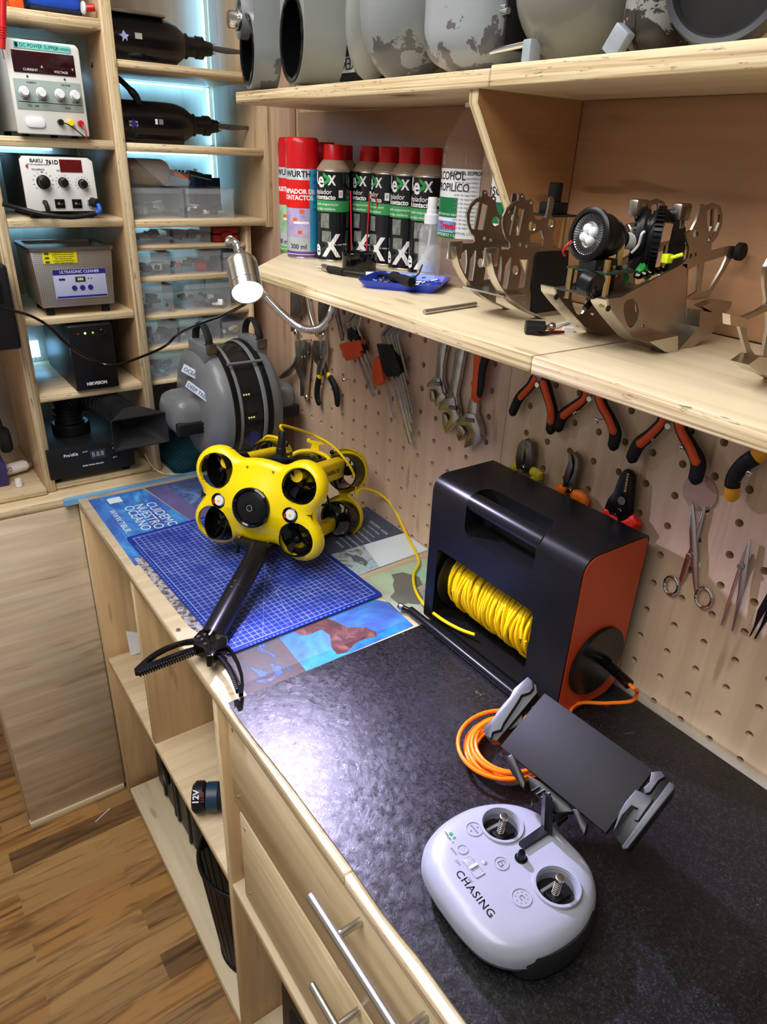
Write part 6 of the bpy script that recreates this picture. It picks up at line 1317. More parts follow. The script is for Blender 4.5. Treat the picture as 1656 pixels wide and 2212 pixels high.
# UPS box
t = thing('power_backup_unit', 'tall black power backup box with small green light', 'power backup', (-.445, 1.606, 1.1233))
MB().box(-.045, .045, .003, .26, .0, .142, bev=.004).build('case', BLK, t); MB().box(-.046, .046, -.006, .004, .002, .143, bev=.004, seg=3).build('front_panel', BLKS, t)
text('HIKVISION', .0095, frame((-.002, -.0063, .016), (1, 0, 0), (0, 0, 1)), INKW, t, bold=.0003, sx=.95)
MB().cyl((.024, -.006, .125), (.024, -.0085, .125), .0075, n=24, bev=.0008).build('power_button', BLKG, t)
for x, m_ in ((-.026, mat('dim_red_led', (.3, .02, .02), .3)), (-.012, mat('green_led_lit', (.2, 1, .1), .3, emit=(.3, 1., .15), es=6.)), (.004, mat('amber_led', (.3, .4, .1), .3, emit=(.5, .9, .1), es=.6))): MB().cyl((x, -.006, .126), (x, -.0068, .126), .0022, n=12).build('indicator', m_, t)
# fume absorber with horn nozzle
t = thing('fume_absorber', 'black solder fume absorber with corrugated hose and rectangular horn nozzle', 'fume absorber', (-.480, 1.605, .9145))
MB().box(-.095, .095, .0, .22, .014, .086, bev=.003).build('case', BLK, t)
Fp = lambda x, z, y=-.0004: frame((x, y, z), (1, 0, 0), (0, 0, 1))
text("Pro'sKit", .0095, Fp(-.045, .067), INKW, t, bold=.0002); text('SS-595', .004, Fp(-.014, .069), INKW, t); text('Solder Smoke Absorber', .0048, Fp(.0, .036), INKW, t, bold=.0001)
MB().box(-.004, .030, -.0008, .0, .048, .070).build('display', mat('grey_display', sr(44, 50, 54), .2), t); text('8.8.8', .0155, Fp(.013, .059, -.001), mat('segment_pale', sr(168, 176, 180), .4), t, sx=.9)
MB().cyl((.050, 0, .062), (.050, -.008, .062), .009, n=22, bev=.001).build('knob', BLKG, t); text('- / + CE', .007, Fp(.058, .079), INKW, t); text('o/+', .007, Fp(.050, .044), INKW, t)
for x in (-.08, .078):
    for y in (.03, .18): MB().cyl((x, y, 0), (x, y, .016), .0105, n=18).build('foot', RUB, t)
def hose(pts, r, par):
    p_ = smooth_pts(pts, 22); return MB().tube(p_, [r*(1.0 if i % 4 < 2 else .88) for i in range(len(p_))], n=24).build('corrugated_hose', BLK, par)
MB().cyl((-.015, .10, .086), (-.015, .10, .112), .042, n=32, bev=.003).build('hose_collar', BLKS, t)
hose([(-.015, .10, .10), (-.012, .11, .15), (.03, .09, .168), (.06, .03, .16), (.075, -.02, .150), (.080, -.055, .148)], .033, t)
hn = MB(); hp = V((.084, -.060, .148))
Rr = [( -.036, -.036, .0), (-.038, -.034, .02), (-.062, -.034, .065)]
def rect_ring(b, w, h, y, dx=0, dz=0, r=.006, n=3): return [b._v((x+dx, y, z+dz)) for x, z in rrect(-w, w, -h, h, r, n)]
b = hn; lv = [(.030, .030, -.050, 0, 0, .028), (.034, .032, -.062, .002, -.002, .022), (.062, .036, -.105, .002, -.014, .006), (.0595, .0335, -.105, .002, -.014, .005), (.031, .028, -.066, .002, -.004, .02), (.02, .02, -.05, .002, 0, .018)]
rg = [rect_ring(b, w, h, y, .084+dx-.0, .148+dz, r) for w, h, y, dx, dz, r in lv]
for A, B in zip(rg, rg[1:]):
    for i in range(len(A)): b.face([A[i], A[(i+1) % len(A)], B[(i+1) % len(A)], B[i]])
b.face(rg[-1]); hn.build('horn_nozzle', mat('matt_black_rubber', sr(34, 34, 36), .65, var=.2), t, ang=50)
t = tag(MB().tube(smooth_pts([(-.362, 1.60, .955), (-.352, 1.585, .925), (-.335, 1.57, .9095), (-.315, 1.556, .9085), (-.29, 1.55, .9045)], 5), .0014, n=6).build('thin_wire', mat('silver_wire', (.7, .66, .62), .35, .6)), 'thin silvery wire loop trailing from the lowest compartment', 'wire')
# top-left bits
t = thing('tool_case', 'bright blue rounded case on the top shelf beside the red connector', 'case', (-.41, 1.66, 1.8205))
MB().box(-.052, .042, -.03, .05, .004, .10, bev=.016, seg=4).build('case_body', mat('royal_blue_fabric', sr(18, 74, 190), .55, var=.1, bump=.4, bs=1200), t); MB().box(-.050, .040, -.028, .048, 0, .010, bev=.004).build('case_base', RUB, t)
t = thing('crimp_tool', 'orange plastic tool at the top left on the high shelf', 'tool', (-.50, 1.65, 1.8205))
MB().box(-.05, .034, -.016, .02, .014, .045, bev=.008, seg=3).build('tool_body', ORANGE, t); MB().box(.006, .030, -.018, .0, 0, .02, bev=.003).build('tool_foot', ORANGE, t); MB().box(-.04, -.02, -.01, .012, .0, .018, bev=.003).build('tool_foot', ORANGE, t)
t = thing('cable_connector', 'red connector with white collar at the right end of the high shelf', 'connector', (-.366, 1.625, 1.835))
MB().cyl((-.006, 0, 0), (.0, 0, 0), .0105, n=20, bev=.002).build('collar', WHITE, t); MB().cyl((.0, 0, 0), (.016, -.006, .002), .0062, n=14, bev=.001).build('plug', RED, t)
t = thing('probe_lead', 'red multimeter probe hanging at the left edge of the picture', 'probe', (at(2, 60, 'y', 1.575)))
b = MB(); q0, q1 = at(6, -40, 'y', 1.575), at(4, 105, 'y', 1.575); b.tube([q0, q0.lerp(q1, .5), q1], [.0062, .0064, .0056], n=14); b.build('handle', RED, t, world=True)
for k in range(5): c = q0.lerp(q1, .66+.04*k); MB().cyl(c, c-V((0, 0, .002)), .0072, n=14).build('grip_ridge', RED, t, world=True)
MB().cyl(q1, at(9, 128, 'y', 1.575), .0012, n=8).build('needle', CHROME, t, world=True)
# left bay: black monitor, glue tube, cap, headphones
t = thing('speaker_box', 'black box with rounded edge cut off by the left edge of the picture', 'box', (-.66, 1.60, 1.2865))
MB().box(-.09, .066, -.075, .10, -.040, .118, bev=.007, seg=3).build('box_body', BLK, t); MB().box(-.05, .05, -.0765, -.074, .05, .10, bev=.001).build('front_recess', BLKS, t)
t = thing('glue_tube', 'crumpled white glue tube with red print lying on the counter', 'tube', at(30, 1015, 'z', .930))
a, b_ = at(-30, 1028, 'z', .930), at(58, 1003, 'z', .932); MB().tube([a, a.lerp(b_, .5), a.lerp(b_, .93), b_], [.015, .0165, .0165, .012], n=20, flat=.75).build('tube_body', mat('crumpled_white_tube', sr(232, 228, 224), .4, var=.04, bump=.6, bs=90), t, world=True)
MB().cyl(b_, b_+(b_-a).normalized()*.008, .0062, n=14).build('thread_neck', CHROME, t, world=True)
u_ = (b_-a).normalized(); nn = (CAM-a).normalized(); vv = (nn.cross(u_)).normalized()
text('DIE', .013, frame(a.lerp(b_, .52)+nn*.0172, -u_, -vv), mat('crimson_ink', sr(200, 40, 70), .5), t, world=True, ext=.0002)
tag(MB().cyl(at(42, 1050, 'z', .9143), at(42, 1050, 'z', .9143)+V((0, 0, .018)), .0078, .0068, n=22, bev=.001).build('tube_cap', WHITE), 'small white cap standing upright in front of the glue tube', 'cap')
t = thing('headphones', 'black headphones hanging at the left edge above the counter', 'headphones', at(8, 900, 'y', 1.72))
c = at(10, 950, 'y', 1.72); MB().lathe([(0, -.012), (.024, -.012), (.030, -.006), (.030, .006), (.024, .012), (0, .012)], MX.Translation(c) @ MX.Rotation(PI/2, 4, 'Y'), 28).build('ear_cup', RUB, t, world=True)
MB().tube(smooth_pts([c+V((0, 0, .02)), c+V((-.008, 0, .07)), c+V((-.04, 0, .11)), c+V((-.09, 0, .12))], 5), .007, n=10, flat=.5).build('headband', BLK, t, world=True)
t = tag(MB().box(-.78, -.652, 1.66, 1.76, .9145, .97, bev=.003).build('storage_box', mat('indigo_card', sr(58, 52, 104), .5, var=.1)), 'indigo box at the left edge below the headphones', 'box')
# torpedo-shaped housings
def torpedo(x0, y, z, L, r, label, sticker, cable):
    t = thing('torpedo_housing', label, 'housing', (x0, y, z), group='black torpedo housings'); Mx_ = MX.Translation((0, 0, r)) @ MX.Rotation(PI/2, 4, 'Y')
    MB().lathe([(0, -.02), (r, -.02), (r, L*.62), (r*.97, L*.74), (r*.86, L*.86), (r*.62, L*.96), (r*.5, L)], Mx_, 40).build('hull', mat('glossy_black_hull', sr(6, 6, 9), .3, var=.1, coat=.15), t)
    MB().box(-.02, L*.80, -r*.8, r*.8, 0, r*.5, bev=.004).build('flat_base', BLKG, t)
    MB().lathe([(r*.52, L-.004), (r*.56, L+.004), (r*.44, L+.008), (r*.44, L+.024), (r*.50, L+.026), (r*.50, L+.040), (r*.36, L+.044), (r*.30, L+.060), (0, L+.060)], Mx_, 28).build('nose_coupling', BLKS, t)
    bl = MB().prism([(L+.055, -.004), (L+.09, -.006), (L+.145, -.002), (L+.150, .0015), (L+.145, .004), (L+.07, .006), (L+.055, .004)], -.002, .002, M=MX.Translation((0, -.01, r)) @ MX.Rotation(PI/2, 4, 'X'), bev=.0005).build('blade', mat('dark_blade', (.12, .12, .13), .35, .8), t)
    for k in (-1, 1): MB().cyl((L+.062, -.014, r+k*.008), (L+.062, .0, r+k*.008), .0028, n=10).build('bolt', CHROME, t)
    for k, (sx, sz, w) in enumerate(sticker): MB().box(sx, sx+w, -r-.0006, -r+.004, r+sz, r+sz+.010).build('sticker', (GREY, WHITE)[k % 2] if k else mat('silver_sticker', sr(170, 170, 160), .35), t)
    if cable: MB().tube(smooth_pts([(.03, -.02, r*1.75), (.02, -.03, r*2.2), (-.01, -.01, r*3.), (-.05, 0, r*3.4)], 6), [.0075 if i < 8 else .0055 for i in range(19)], n=12).build('cable', BLKS, t)
    return t
tp = torpedo(-.300, 1.69, 1.7595, .145, .042, 'black torpedo housing on the upper shelf with open top latch', [(.03, -.002, .014)], False)
tq = torpedo(-.296, 1.70, 1.6165, .150, .040, 'black torpedo housing on the lower shelf with thick black cable', [(.0, -.010, .018), (.055, -.004, .005), (.063, -.004, .009)], True)
MB().box(-.01, .10, -.03, .03, .082, .088, bev=.002).build('top_rail', STEELD, tp); MB().box(.088, .112, -.006, .006, .070, .086, bev=.002).build('latch', NICK, tp)
mk = mat('navy_emblem', sr(40, 50, 130), .4)
def swordfish(par, x, z, y, m_): return MB().prism([(0, .010), (.004, .004), (.010, .002), (.006, -.001), (.006, -.008), (.002, -.003), (-.004, -.010), (-.003, -.002), (-.010, .002), (-.004, .003)], 0, .0006, M=frame((x, y, z), (1, 0, 0), (0, 0, 1))).build('fish_emblem', m_, par)
swordfish(tp, .008, .042, -.0422, mat('pale_blue_ink', sr(170, 180, 230), .4)); swordfish(tq, .009, .034, -.0412, mk)

# clear boxes on the narrow shelves
CB = mat('clear_box_plastic', (.86, .90, .97), .12, var=.02, alpha=.11, coat=.0)
def clear_box(x0, x1, z, h, label, fill, y0=1.645, d=.17, lid=True, grp='clear plastic parts boxes'):
    t = thing('clear_box', label, 'box', ((x0+x1)/2, y0+d/2, z), group=grp); w = (x1-x0)/2; dd = d/2
    MB().prism([rrect(-w, w, -dd, dd, .004, 3), rrect(-w+.0014, w-.0014, -dd+.0014, dd-.0014, .003, 3)], 0, h).build('box_wall', CB, t)
    MB().box(-w+.001, w-.001, -dd+.001, dd-.001, 0, .0012).build('box_floor', CB, t)
    if lid: MB().box(-w-.001, w+.001, -dd-.001, dd+.001, h, h+.0014).build('lid', CB, t); MB().prism([rrect(-w-.0015, w+.0015, -dd-.0015, dd+.0015, .004, 3), rrect(-w, w, -dd, dd, .004, 3)], h-.010, h).build('lid_rim', CB, t)
    random.seed(int((x0+1)*1000+z*100))
    for k, (m_, n_) in enumerate(fill):
        for j in range(n_+2):
            x, y = random.uniform(-w*.75, w*.75), random.uniform(-dd*.9, dd*.2); s_ = random.uniform(.006, .013); zz = .002+s_*.8+random.uniform(0, h*.22)
            a = random.uniform(0, 3); b = MB()
            if (j+k) % 3 == 0: b.cyl((x-s_*math.cos(a), y-s_*math.sin(a), zz), (x+s_*math.cos(a), y+s_*math.sin(a), zz+random.uniform(-.002, .004)), s_*.4, n=10, bev=.0005)
            else: b.box(-s_, s_, -s_*.7, s_*.7, -s_*.5, s_*.6, M=TR((x, y, zz), a, random.uniform(-.5, .5)), bev=.0012)
            b.build('loose_part', m_, t)
    return t
dk, st_, wh, orr, gy, tn = BLK, STEEL, WHITE, RED, GREY, mat('tan_card', sr(170, 140, 104), .6)
clear_box(-.318, -.196, 1.4705, .060, 'clear box of washers and long screws on the box shelf under the torpedoes', [(st_, 5), (gy, 2)])
clear_box(-.192, -.078, 1.4705, .060, 'clear box holding a black tool below the circuit board', [(dk, 7), (wh, 2)])
clear_box(-.315, -.235, 1.4175, .032, 'low clear box of cut wires at the left of the top narrow shelf', [(gy, 4), (dk, 2)], lid=False)
clear_box(-.228, -.140, 1.4175, .033, 'dark filled clear box left of the red case', [(dk, 9), (tn, 1)])
t = thing('small_case', 'small closed red plastic case on the top narrow shelf', 'case', (-.100, 1.70, 1.4175)); MB().box(-.032, .032, -.05, .04, 0, .017, bev=.005).build('case_bottom', mat('brick_red_plastic', sr(150, 34, 28), .4), t); MB().box(-.032, .032, -.05, .04, .0175, .033, bev=.005).build('case_lid', MATS['brick_red_plastic'], t); MB().box(-.012, .012, -.054, -.049, .006, .022, bev=.0015).build('latch', MATS['brick_red_plastic'], t)
clear_box(-.315, -.240, 1.3505, .050, 'clear box of small black and white bits, second narrow shelf, left', [(dk, 5), (wh, 4)])
clear_box(-.232, -.118, 1.3505, .050, 'clear box with an orange labelled part, second narrow shelf, middle', [(orr, 2), (dk, 3), (gy, 1)])
clear_box(-.112, -.064, 1.3505, .044, 'clear lidded box behind the lamp head, second narrow shelf', [(gy, 2), (orr, 1)])
clear_box(-.313, -.240, 1.2675, .062, 'clear box with black parts, third narrow shelf, left', [(dk, 5), (gy, 1)])
clear_box(-.212, -.098, 1.2675, .060, 'long clear box of bagged hardware, third narrow shelf, right', [(gy, 4), (dk, 4), (wh, 1)])
clear_box(-.312, -.238, 1.1935, .055, 'clear box of dark parts, fourth narrow shelf, left', [(dk, 6), (gy, 2)])
clear_box(-.232, -.130, 1.1935, .055, 'clear box with tape roll and blue-white packet, fourth narrow shelf', [(gy, 2), (wh, 2), (mat('packet_blue', sr(40, 90, 190), .4), 1)])
clear_box(-.124, -.066, 1.1935, .040, 'low clear box with a white block, fourth narrow shelf, right', [(wh, 2), (YEL, 1)])
clear_box(-.312, -.225, 1.1145, .062, 'clear box of turquoise bits on the lowest narrow shelf', [(mat('turquoise_bits', sr(90, 180, 190), .4), 5), (gy, 3)])
t = tag(MB().box(-.115, -.070, 1.66, 1.70, 1.1685, 1.1795, bev=.002).build('lime_box', mat('lime_plastic', sr(170, 226, 40), .4)), 'lime green flat box tucked under the fourth narrow shelf', 'box')
t.location.z = -.0035
t = thing('plastic_bag', 'greyish padded bag lying on the clear boxes', 'bag', (-.265, 1.73, 1.535)); MB().box(-.052, .052, -.075, .05, -.0015, .052, bev=.022, seg=5).build('bag_content', mat('taupe_wrap', sr(140, 126, 114), .35, var=.15, coat=.3, bump=.4, bs=60), t)
MB().prism([(.03, 0), (.085, .002), (.088, .012), (.06, .030), (.04, .050), (-.03, .052)], 0, .0008, M=frame((0, -.076, 0), (1, 0, 0), (0, 0, 1))).build('bag_flap', CB, t)
t = thing('circuit_board', 'small circuit board with orange block resting on the clear box', 'circuit board', (-.165, 1.69, 1.547))
Mb_ = TR((0, 0, .0095), 0, 0, .20); MB(Mb_).box(-.050, .045, -.02, .02, 0, .0014).build('board', mat('green_board', sr(90, 130, 110), .4, var=.3, vs=200), t); MB(Mb_).box(-.040, -.006, -.018, .008, -.010, 0, bev=.001).build('orange_block', mat('orange_relay', sr(220, 84, 40), .4), t)
for k in range(7): MB(Mb_).box(-.038+.008*k, -.034+.008*k, -.018, -.012, .0014, .004+.001*(k % 3), bev=.0004).build('component', BLK, t)
MB(Mb_).box(-.004, .026, -.016, .010, .0014, .010, bev=.001).build('black_block', BLK, t); MB(Mb_).cyl((.012, -.004, .010), (.012, -.004, .016), .004, n=12).build('component', WHITE, t)
t = thing('ring_binder', 'dark navy box file standing behind the clear boxes', 'box file', (-.075, 1.82, 1.4705)); MB().box(-.032, .012, -.02, .03, 0, .085, bev=.002).build('cover', mat('navy_board', sr(22, 34, 92), .5), t); MB().box(-.010, .030, -.024, -.018, .004, .078, bev=.001).build('cover_flap', MATS['navy_board'], t)

# ================================================================ grey spherical drone on the counter
TC = V((-.180, 1.506, 1.086)); R_ = .134
tk = thing('wheel_drone', 'grey wheel-shaped underwater drone with clear middle band and side pods', 'drone', TC)
GRY = mat('worn_grey_shell', sr(112, 114, 118), .38, var=.12, vs=9, coat=.15); MXa = MX.Rotation(PI/2, 4, 'Y')
for s_ in (-1, 1):
    Ma = MXa @ MX.Scale(s_, 4, (0, 0, 1))
    MB().lathe([(R_*.90, .034), (R_*1.02, .036), (R_*1.0, .060), (R_*.93, .076), (R_*.74, .088), (R_*.5, .095), (0, .098)], Ma, 64).build('side_shell', GRY, tk)
    MB().lathe([(R_*1.025, .034), (R_*1.035, .038), (R_*1.03, .046), (R_*1.012, .046), (R_*1.0, .034), (R_*1.025, .034)], Ma, 64).build('seal_ring', BLKS, tk)
    MB().lathe([(R_*1.0, .024), (R_*1.015, .026), (R_*1.015, .033), (R_*1.0, .034), (R_*.99, .028), (R_*1.0, .024)], Ma, 64).build('band_ring', GREY, tk)
    # pod
    pd = MB().box(min(s_*.03, s_*.155), max(s_*.03, s_*.155), -.064, .060, -.054, .036, bev=.033, seg=6).build('thruster_pod', GRY, tk)
    MB().box(s_*.10-.052, s_*.10+.052, -.0675, -.052, -.044, -.014, bev=.005, seg=3).build('pod_strap', BLK, pd)
    lx = s_*.076 if s_ > 0 else -.080
    MB().lathe([(.0155, 0), (.0160, -.004), (.0155, -.008), (.0115, -.009), (.0105, -.005), (0, -.005)], MX.Translation((lx, -.064, -.022)) @ MX.Rotation(-PI/2, 4, 'X'), 28).build('light_ring', CHROME, pd)
    MB().lathe([(0, -.0065), (.005, -.0062), (.0095, -.005), (0, -.004)], MX.Translation((lx, -.064, -.022)) @ MX.Rotation(-PI/2, 4, 'X'), 20).build('light_lens', mat('greenish_lens', sr(150, 160, 110), .1, coat=1.), pd)
    # handle block
    MB().box(s_*.060-.017, s_*.060+.013, -.060, .030, R_*.80, R_*1.10, bev=.003).build('handle_block', GRY, tk)
    hh = [(s_*.060, -.052, R_*1.08), (s_*.060, -.050, R_*1.20), (s_*.060, -.030, R_*1.36), (s_*.060, -.004, R_*1.38), (s_*.060, .018, R_*1.24), (s_*.060, .024, R_*1.09)]
    MB().tube(smooth_pts(hh, 5), .0085, n=10, flat=.42, up=(0, 1, 0)).build('strap_handle', RUB, tk)
    MB().box(s_*.060-.011, s_*.060+.011, -.066, -.050, R_*.98, R_*1.12, bev=.001).build('handle_bracket', STEELD, tk)
    MB().tube([(s_*.05, -.02, -R_*.95), (s_*.06, -.04, -.181)], .009, n=10).build('leg', BLK, tk); MB().tube([(s_*.05, .02, -R_*.95), (s_*.06, .05, -.181)], .009, n=10).build('leg', BLK, tk)
MB().lathe([(R_*.985, -.034), (R_*.985, .034), (R_*.96, .034), (R_*.96, -.034), (R_*.985, -.034)], MXa, 64).build('clear_band', mat('smoky_clear_band', sr(40, 42, 44), .06, var=.02, alpha=.30, coat=1.), tk)
MB().lathe([(0, -.030), (R_*.84, -.030), (R_*.84, .030), (0, .030)], MXa, 48).build('dark_core', mat('dark_core', sr(30, 27, 26), .5, var=.4, vs=30), tk)
for z, x in ((.045, -.006), (-.006, 0)):
    q = V((x, -math.sqrt(max(0, (R_*.87)**2-z*z)), z)); bd = MB().box(q.x-.016, q.x+.016, q.y-.002, q.y+.01, z-.008, z+.008, bev=.002).build('led_board', BLKG, tk)
    for k in (-1, 0, 1): MB().ball((q.x+k*.006, q.y-.003, z), .0022, n=8).build('led', mat('pale_yellow_led', (.9, .95, .5), .3, emit=(.8, .9, .4), es=1.2), bd)
MB().ball((.010, -.098, -.062), .020, (1, .6, 1), n=16).build('blue_motor', mat('cobalt_blue', sr(30, 80, 200), .3), tk); MB().tube(smooth_pts([(-.002, -.108, -.045), (.004, -.104, -.075), (.012, -.094, -.09)], 4), .0025, n=6).build('blue_wire', MATS['cobalt_blue'], tk)
for k in range(4): MB().tube([(-.016+.007*k, -.110, -.020), (-.015+.008*k, -.095, -.075)], .0012, n=6).build('inner_wire', (STEELD, RED, STEELD, RED)[k], tk)
MB().tube([(-.040, -.094, .112), (.044, -.094, .112)], .0034, n=10).build('cross_bar', GRY, tk)
stk = mat('pale_sticker', sr(196, 204, 214), .45)
def sticker(cx, cz, w, h, rot, s1, sz):
    # lie on the left shell: find x by the shell profile at radius
    y = -math.sqrt(max(1e-6, .088**2-cz*cz)) if abs(cz) < .088 else -.03
    n_ = V((-.72, -.62, .25)).normalized(); u_ = V((.62, -.72, -.28)).normalized(); u_ = (u_-n_*u_.dot(n_)).normalized(); v_ = n_.cross(u_)
    M_ = frame((cx, y, cz), u_, v_) @ MX.Rotation(rot, 4, 'Z'); o = MB(M_).box(-w/2, w/2, -h/2, h/2, -.004, .001, bev=.0008).build('sticker', stk, tk); text(s1, sz, M_ @ MX.Translation((0, 0, .0014)), mat('blue_ink', sr(52, 84, 150), .5), o)
sticker(-.091, .082, .062, .018, -.10, 'OCEANIC', .012); sticker(-.094, .048, .084, .015, -.22, 'DEEP TREKKER', .0115)
cm2 = MB(MX.Translation((-.304, 1.566, .9005))).prism(rrect(0, .236, 0, .30, .006), 0, .0026).build('cutting_mat', grid_mat('teal_mat_print', sr(14, 62, 78), sr(80, 150, 160), .236, .30, .0105)); 
for v in cm2.data.vertices: v.co -= V((-.304, 1.566, .9005))
cm2.location = (-.304, 1.566, .9); tag(cm2, 'teal cutting mat on the counter beneath the grey drone', 'cutting mat')
# ================================================================ grey housings on the top shelf
TS_ = 1.7078
def worn(name, base, dark, amt, scale=9, seed=0, low=True):
    if name in MATS: return MATS[name]
    t = NT(name); v = t.mapping(loc=(seed, seed, 0)); n = t.noise(v, scale, 8, .62, .4); x, y, z = t.sep(t.mapping())
    m_ = t.math('ADD', n, t.math('MULTIPLY', t.math('SUBTRACT', TS_+.045, z), 3.0 if low else 0.)) if low else n
    k = t.ramp(m_, [(amt-.004, (0, 0, 0)), (amt+.004, (1, 1, 1))])
    st = t.noise(t.mapping(loc=(9, 2, 0)), 5, 3, .5); bc = t.mix(t.ramp(st, [(.5, (0, 0, 0)), (.75, (.5, .5, .5))]), base, tuple(c*w for c, w in zip(base, (.95, .9, .72))))
    t.set(t.b.inputs['Base Color'], t.mix(k, bc, dark)); t.b.inputs['Roughness'].default_value = .34; t.b.inputs['Coat Weight'].default_value = .2
    t.bump(k, .3, -.0008); MATS[name] = t.m; return t.m
GP = worn('worn_grey_paint', sr(132, 138, 140), sr(86, 86, 88), .58); GP2 = worn('worn_grey_paint_b', sr(138, 142, 138), sr(96, 94, 94), .66, seed=4); GPW = worn('heavily_worn_grey_paint', sr(142, 144, 142), sr(52, 48, 42), .50, 14, 2, low=False)
OLV = worn('olive_grey_shell', sr(122, 122, 114), sr(100, 112, 90), .80, 5, 7)
DK = mat('dark_interior', sr(34, 33, 34), .55, var=.3, vs=20)
PYZ = MX(((0, 0, 1, 0), (1, 0, 0, 0), (0, 1, 0, 0), (0, 0, 0, 1)))
def band(name, label, yc, r, x0, x1, top, hr, m):
    t = thing(name, label, 'drone housing', ((x0+x1)/2, yc, TS_), group='grey drone housings on the top shelf')
    zc = TS_+r; out = [(yc+r*math.cos(a), zc+r*math.sin(a)) for a in [PI+PI*k/28 for k in range(29)]]
    out = out+[(yc+r*.94, top), (yc-r*.94, top)]
    MB(PYZ).prism([out, circ(yc, zc, hr, 40)], x0, x1, bev=0).build('housing_band', m, t, world=True, ang=30)
    MB(MX.Translation((0, yc, zc)) @ MX.Rotation(PI/2, 4, 'Y')).lathe([(hr*1.05, x0-.003), (hr*1.05, x0+.004), (hr*.995, x1), (hr*.93, x1), (hr*.93, x0-.001), (hr*.97, x0-.003), (hr*1.05, x0-.003)], None, 48).build('rubber_rim', BLKG, t, world=True)
    return t
b1 = band('bracket_housing', 'grey curved housing band with chrome knob at the end of the top shelf', 1.318, .058, -.186, -.140, 1.95, .050, GP)
c = at(511, 41, 'x', -.200); MB().cyl((-.215, c.y, c.z), (-.150, c.y, c.z), .0135, n=28, bev=.002).build('chrome_knob', CHROME, b1, world=True); MB().cyl((-.200, c.y, c.z), (-.196, c.y, c.z), .0165, n=28).build('knob_flange', CHROME, b1, world=True)
c = at(495, 30, 'x', -.205); MB(MX.Translation((-.19, c.y, c.z)) @ MX.Rotation(PI/2, 4, 'Y')).lathe([(.034, -.004), (.034, .012), (.026, .014), (.024, -.002), (.034, -.004)], None, 32).build('end_disc', GP, b1, world=True)
b2 = band('bracket_housing', 'plain grey housing band with black rubber rim, second on the top shelf', 1.158, .062, -.186, -.118, 1.97, .056, GP2)
b1.rotation_euler.z = -.24; b2.rotation_euler.z = -.20
t = thing('thruster_core', 'dark thruster core with mirrored sticker between grey housings', 'drone part', (-.10, 1.04, TS_), group='grey drone housings on the top shelf')
MB(MX.Translation((-.062, 1.135, TS_+.046)) @ MX.Rotation(PI/2, 4, 'Y')).lathe([(0, -.045), (.038, -.045), (.045, -.035), (.045, .045), (0, .045)], None, 40).build('core_body', DK, t, world=True)
MB().box(-.06, -.01, 1.08, 1.20, TS_+.05, 1.92, bev=.01).build('back_block', DK, t, world=True)
a = at(740, 141, 'x', -.110); MB().box(-.110, -.107, a.y-.032, a.y+.030, a.z-.011, a.z+.011).build('sticker', PAPER, t, world=True)
text('TREKKER', .024, frame((-.1105, a.y-.005, a.z), (0, 1, 0), (0, 0, 1)), INKK, t, world=True)
t = thing('shell_housing', 'rounded grey shell with chipped paint leaning left of the boxy shell', 'drone housing', (-.10, .93, TS_), group='grey drone housings on the top shelf')
MB(TR((-.105, .958, TS_+.104), 0, .28, 0)).ball((0, 0, 0), 1., (.075, .076, .108), n=40).build('shell', worn('worn_grey_paint_c', sr(132, 138, 140), sr(84, 84, 88), .53, 12, 3), t, world=True)
MB(TR((-.100, 1.036, TS_+.126), 0, .34, 0)).ball((0, 0, 0), 1., (.060, .036, .125), n=36).build('outer_lip', GP2, t, world=True)
t = thing('shell_housing', 'boxy grey shell with rounded corner and rusty spots, middle of the top shelf', 'drone housing', (-.10, .77, TS_), group='grey drone housings on the top shelf')
MB().box(-.178, -.05, .726, .866, TS_+.002, 1.98, bev=.042, seg=7).build('shell', worn('worn_grey_paint_d', sr(146, 152, 156), sr(92, 88, 92), .57, 16, 6), t, world=True)
MB().box(-.150, -.06, .7215, .725, TS_+.02, 1.93, bev=.001).build('flange', DK, t, world=True)
t = thing('steel_axle', 'dark assembly with three bright steel rods between the grey shells', 'drone part', (-.09, .66, TS_), group='grey drone housings on the top shelf')
MB().box(-.05, -.012, .690, .703, TS_, 1.90, bev=.004).build('dark_block', DK, t, world=True)
for k, (p0, p1) in enumerate((((1058, 24), (1095, 14)), ((1060, 32), (1098, 23)), ((1060, 112), (1134, 95)))):
    a, b = at(*p0, 'x', -.150), at(*p1, 'x', -.150); MB().cyl(a, b, .0036, n=12).build('steel_rod', CHROME, t, world=True)
t = thing('bowl_housing', 'large olive-grey bowl-shaped housing with small mounting tab', 'drone housing', (-.1, .58, TS_), group='grey drone housings on the top shelf')
MB(MX.Translation((-.105, .645, TS_+.0785))).ball((0, 0, 0), .078, (1, 1, 1.0), n=48).build('bowl', OLV, t, world=True)
MB(MX.Translation((-.103, .645, TS_+.112))).lathe([(.075, -.012), (.082, -.008), (.082, .006), (.078, .010), (0, .010)], None, 48).build('rim', GP2, t, world=True)
a = at(1140, 120, 'x', -.165); MB().box(-.168, -.150, a.y-.005, a.y+.008, TS_, TS_+.024, bev=.002).build('foot_tab', mat('pale_blue_grey', sr(150, 158, 168), .4), t, world=True)
t = thing('chipped_housing', 'dark housing with flaking pale paint beside the black-rimmed ring', 'drone housing', (-.1, .47, TS_), group='grey drone housings on the top shelf')
MB().box(-.160, -.03, .506, .562, TS_, 1.93, bev=.030, seg=5).build('shell', GPW, t, world=True)
a = at(1322, 88, 'x', -.175); MB(TR((-.168, a.y, a.z), 0, .6, 0)).box(-.004, .008, -.010, .010, -.013, .013, bev=.002).build('mounting_tab', MATS['pale_blue_grey'], t, world=True)
t = thing('ring_housing', 'grey ring housing with thick black rubber rim at the right end', 'drone housing', (-.14, .36, TS_), group='grey drone housings on the top shelf')
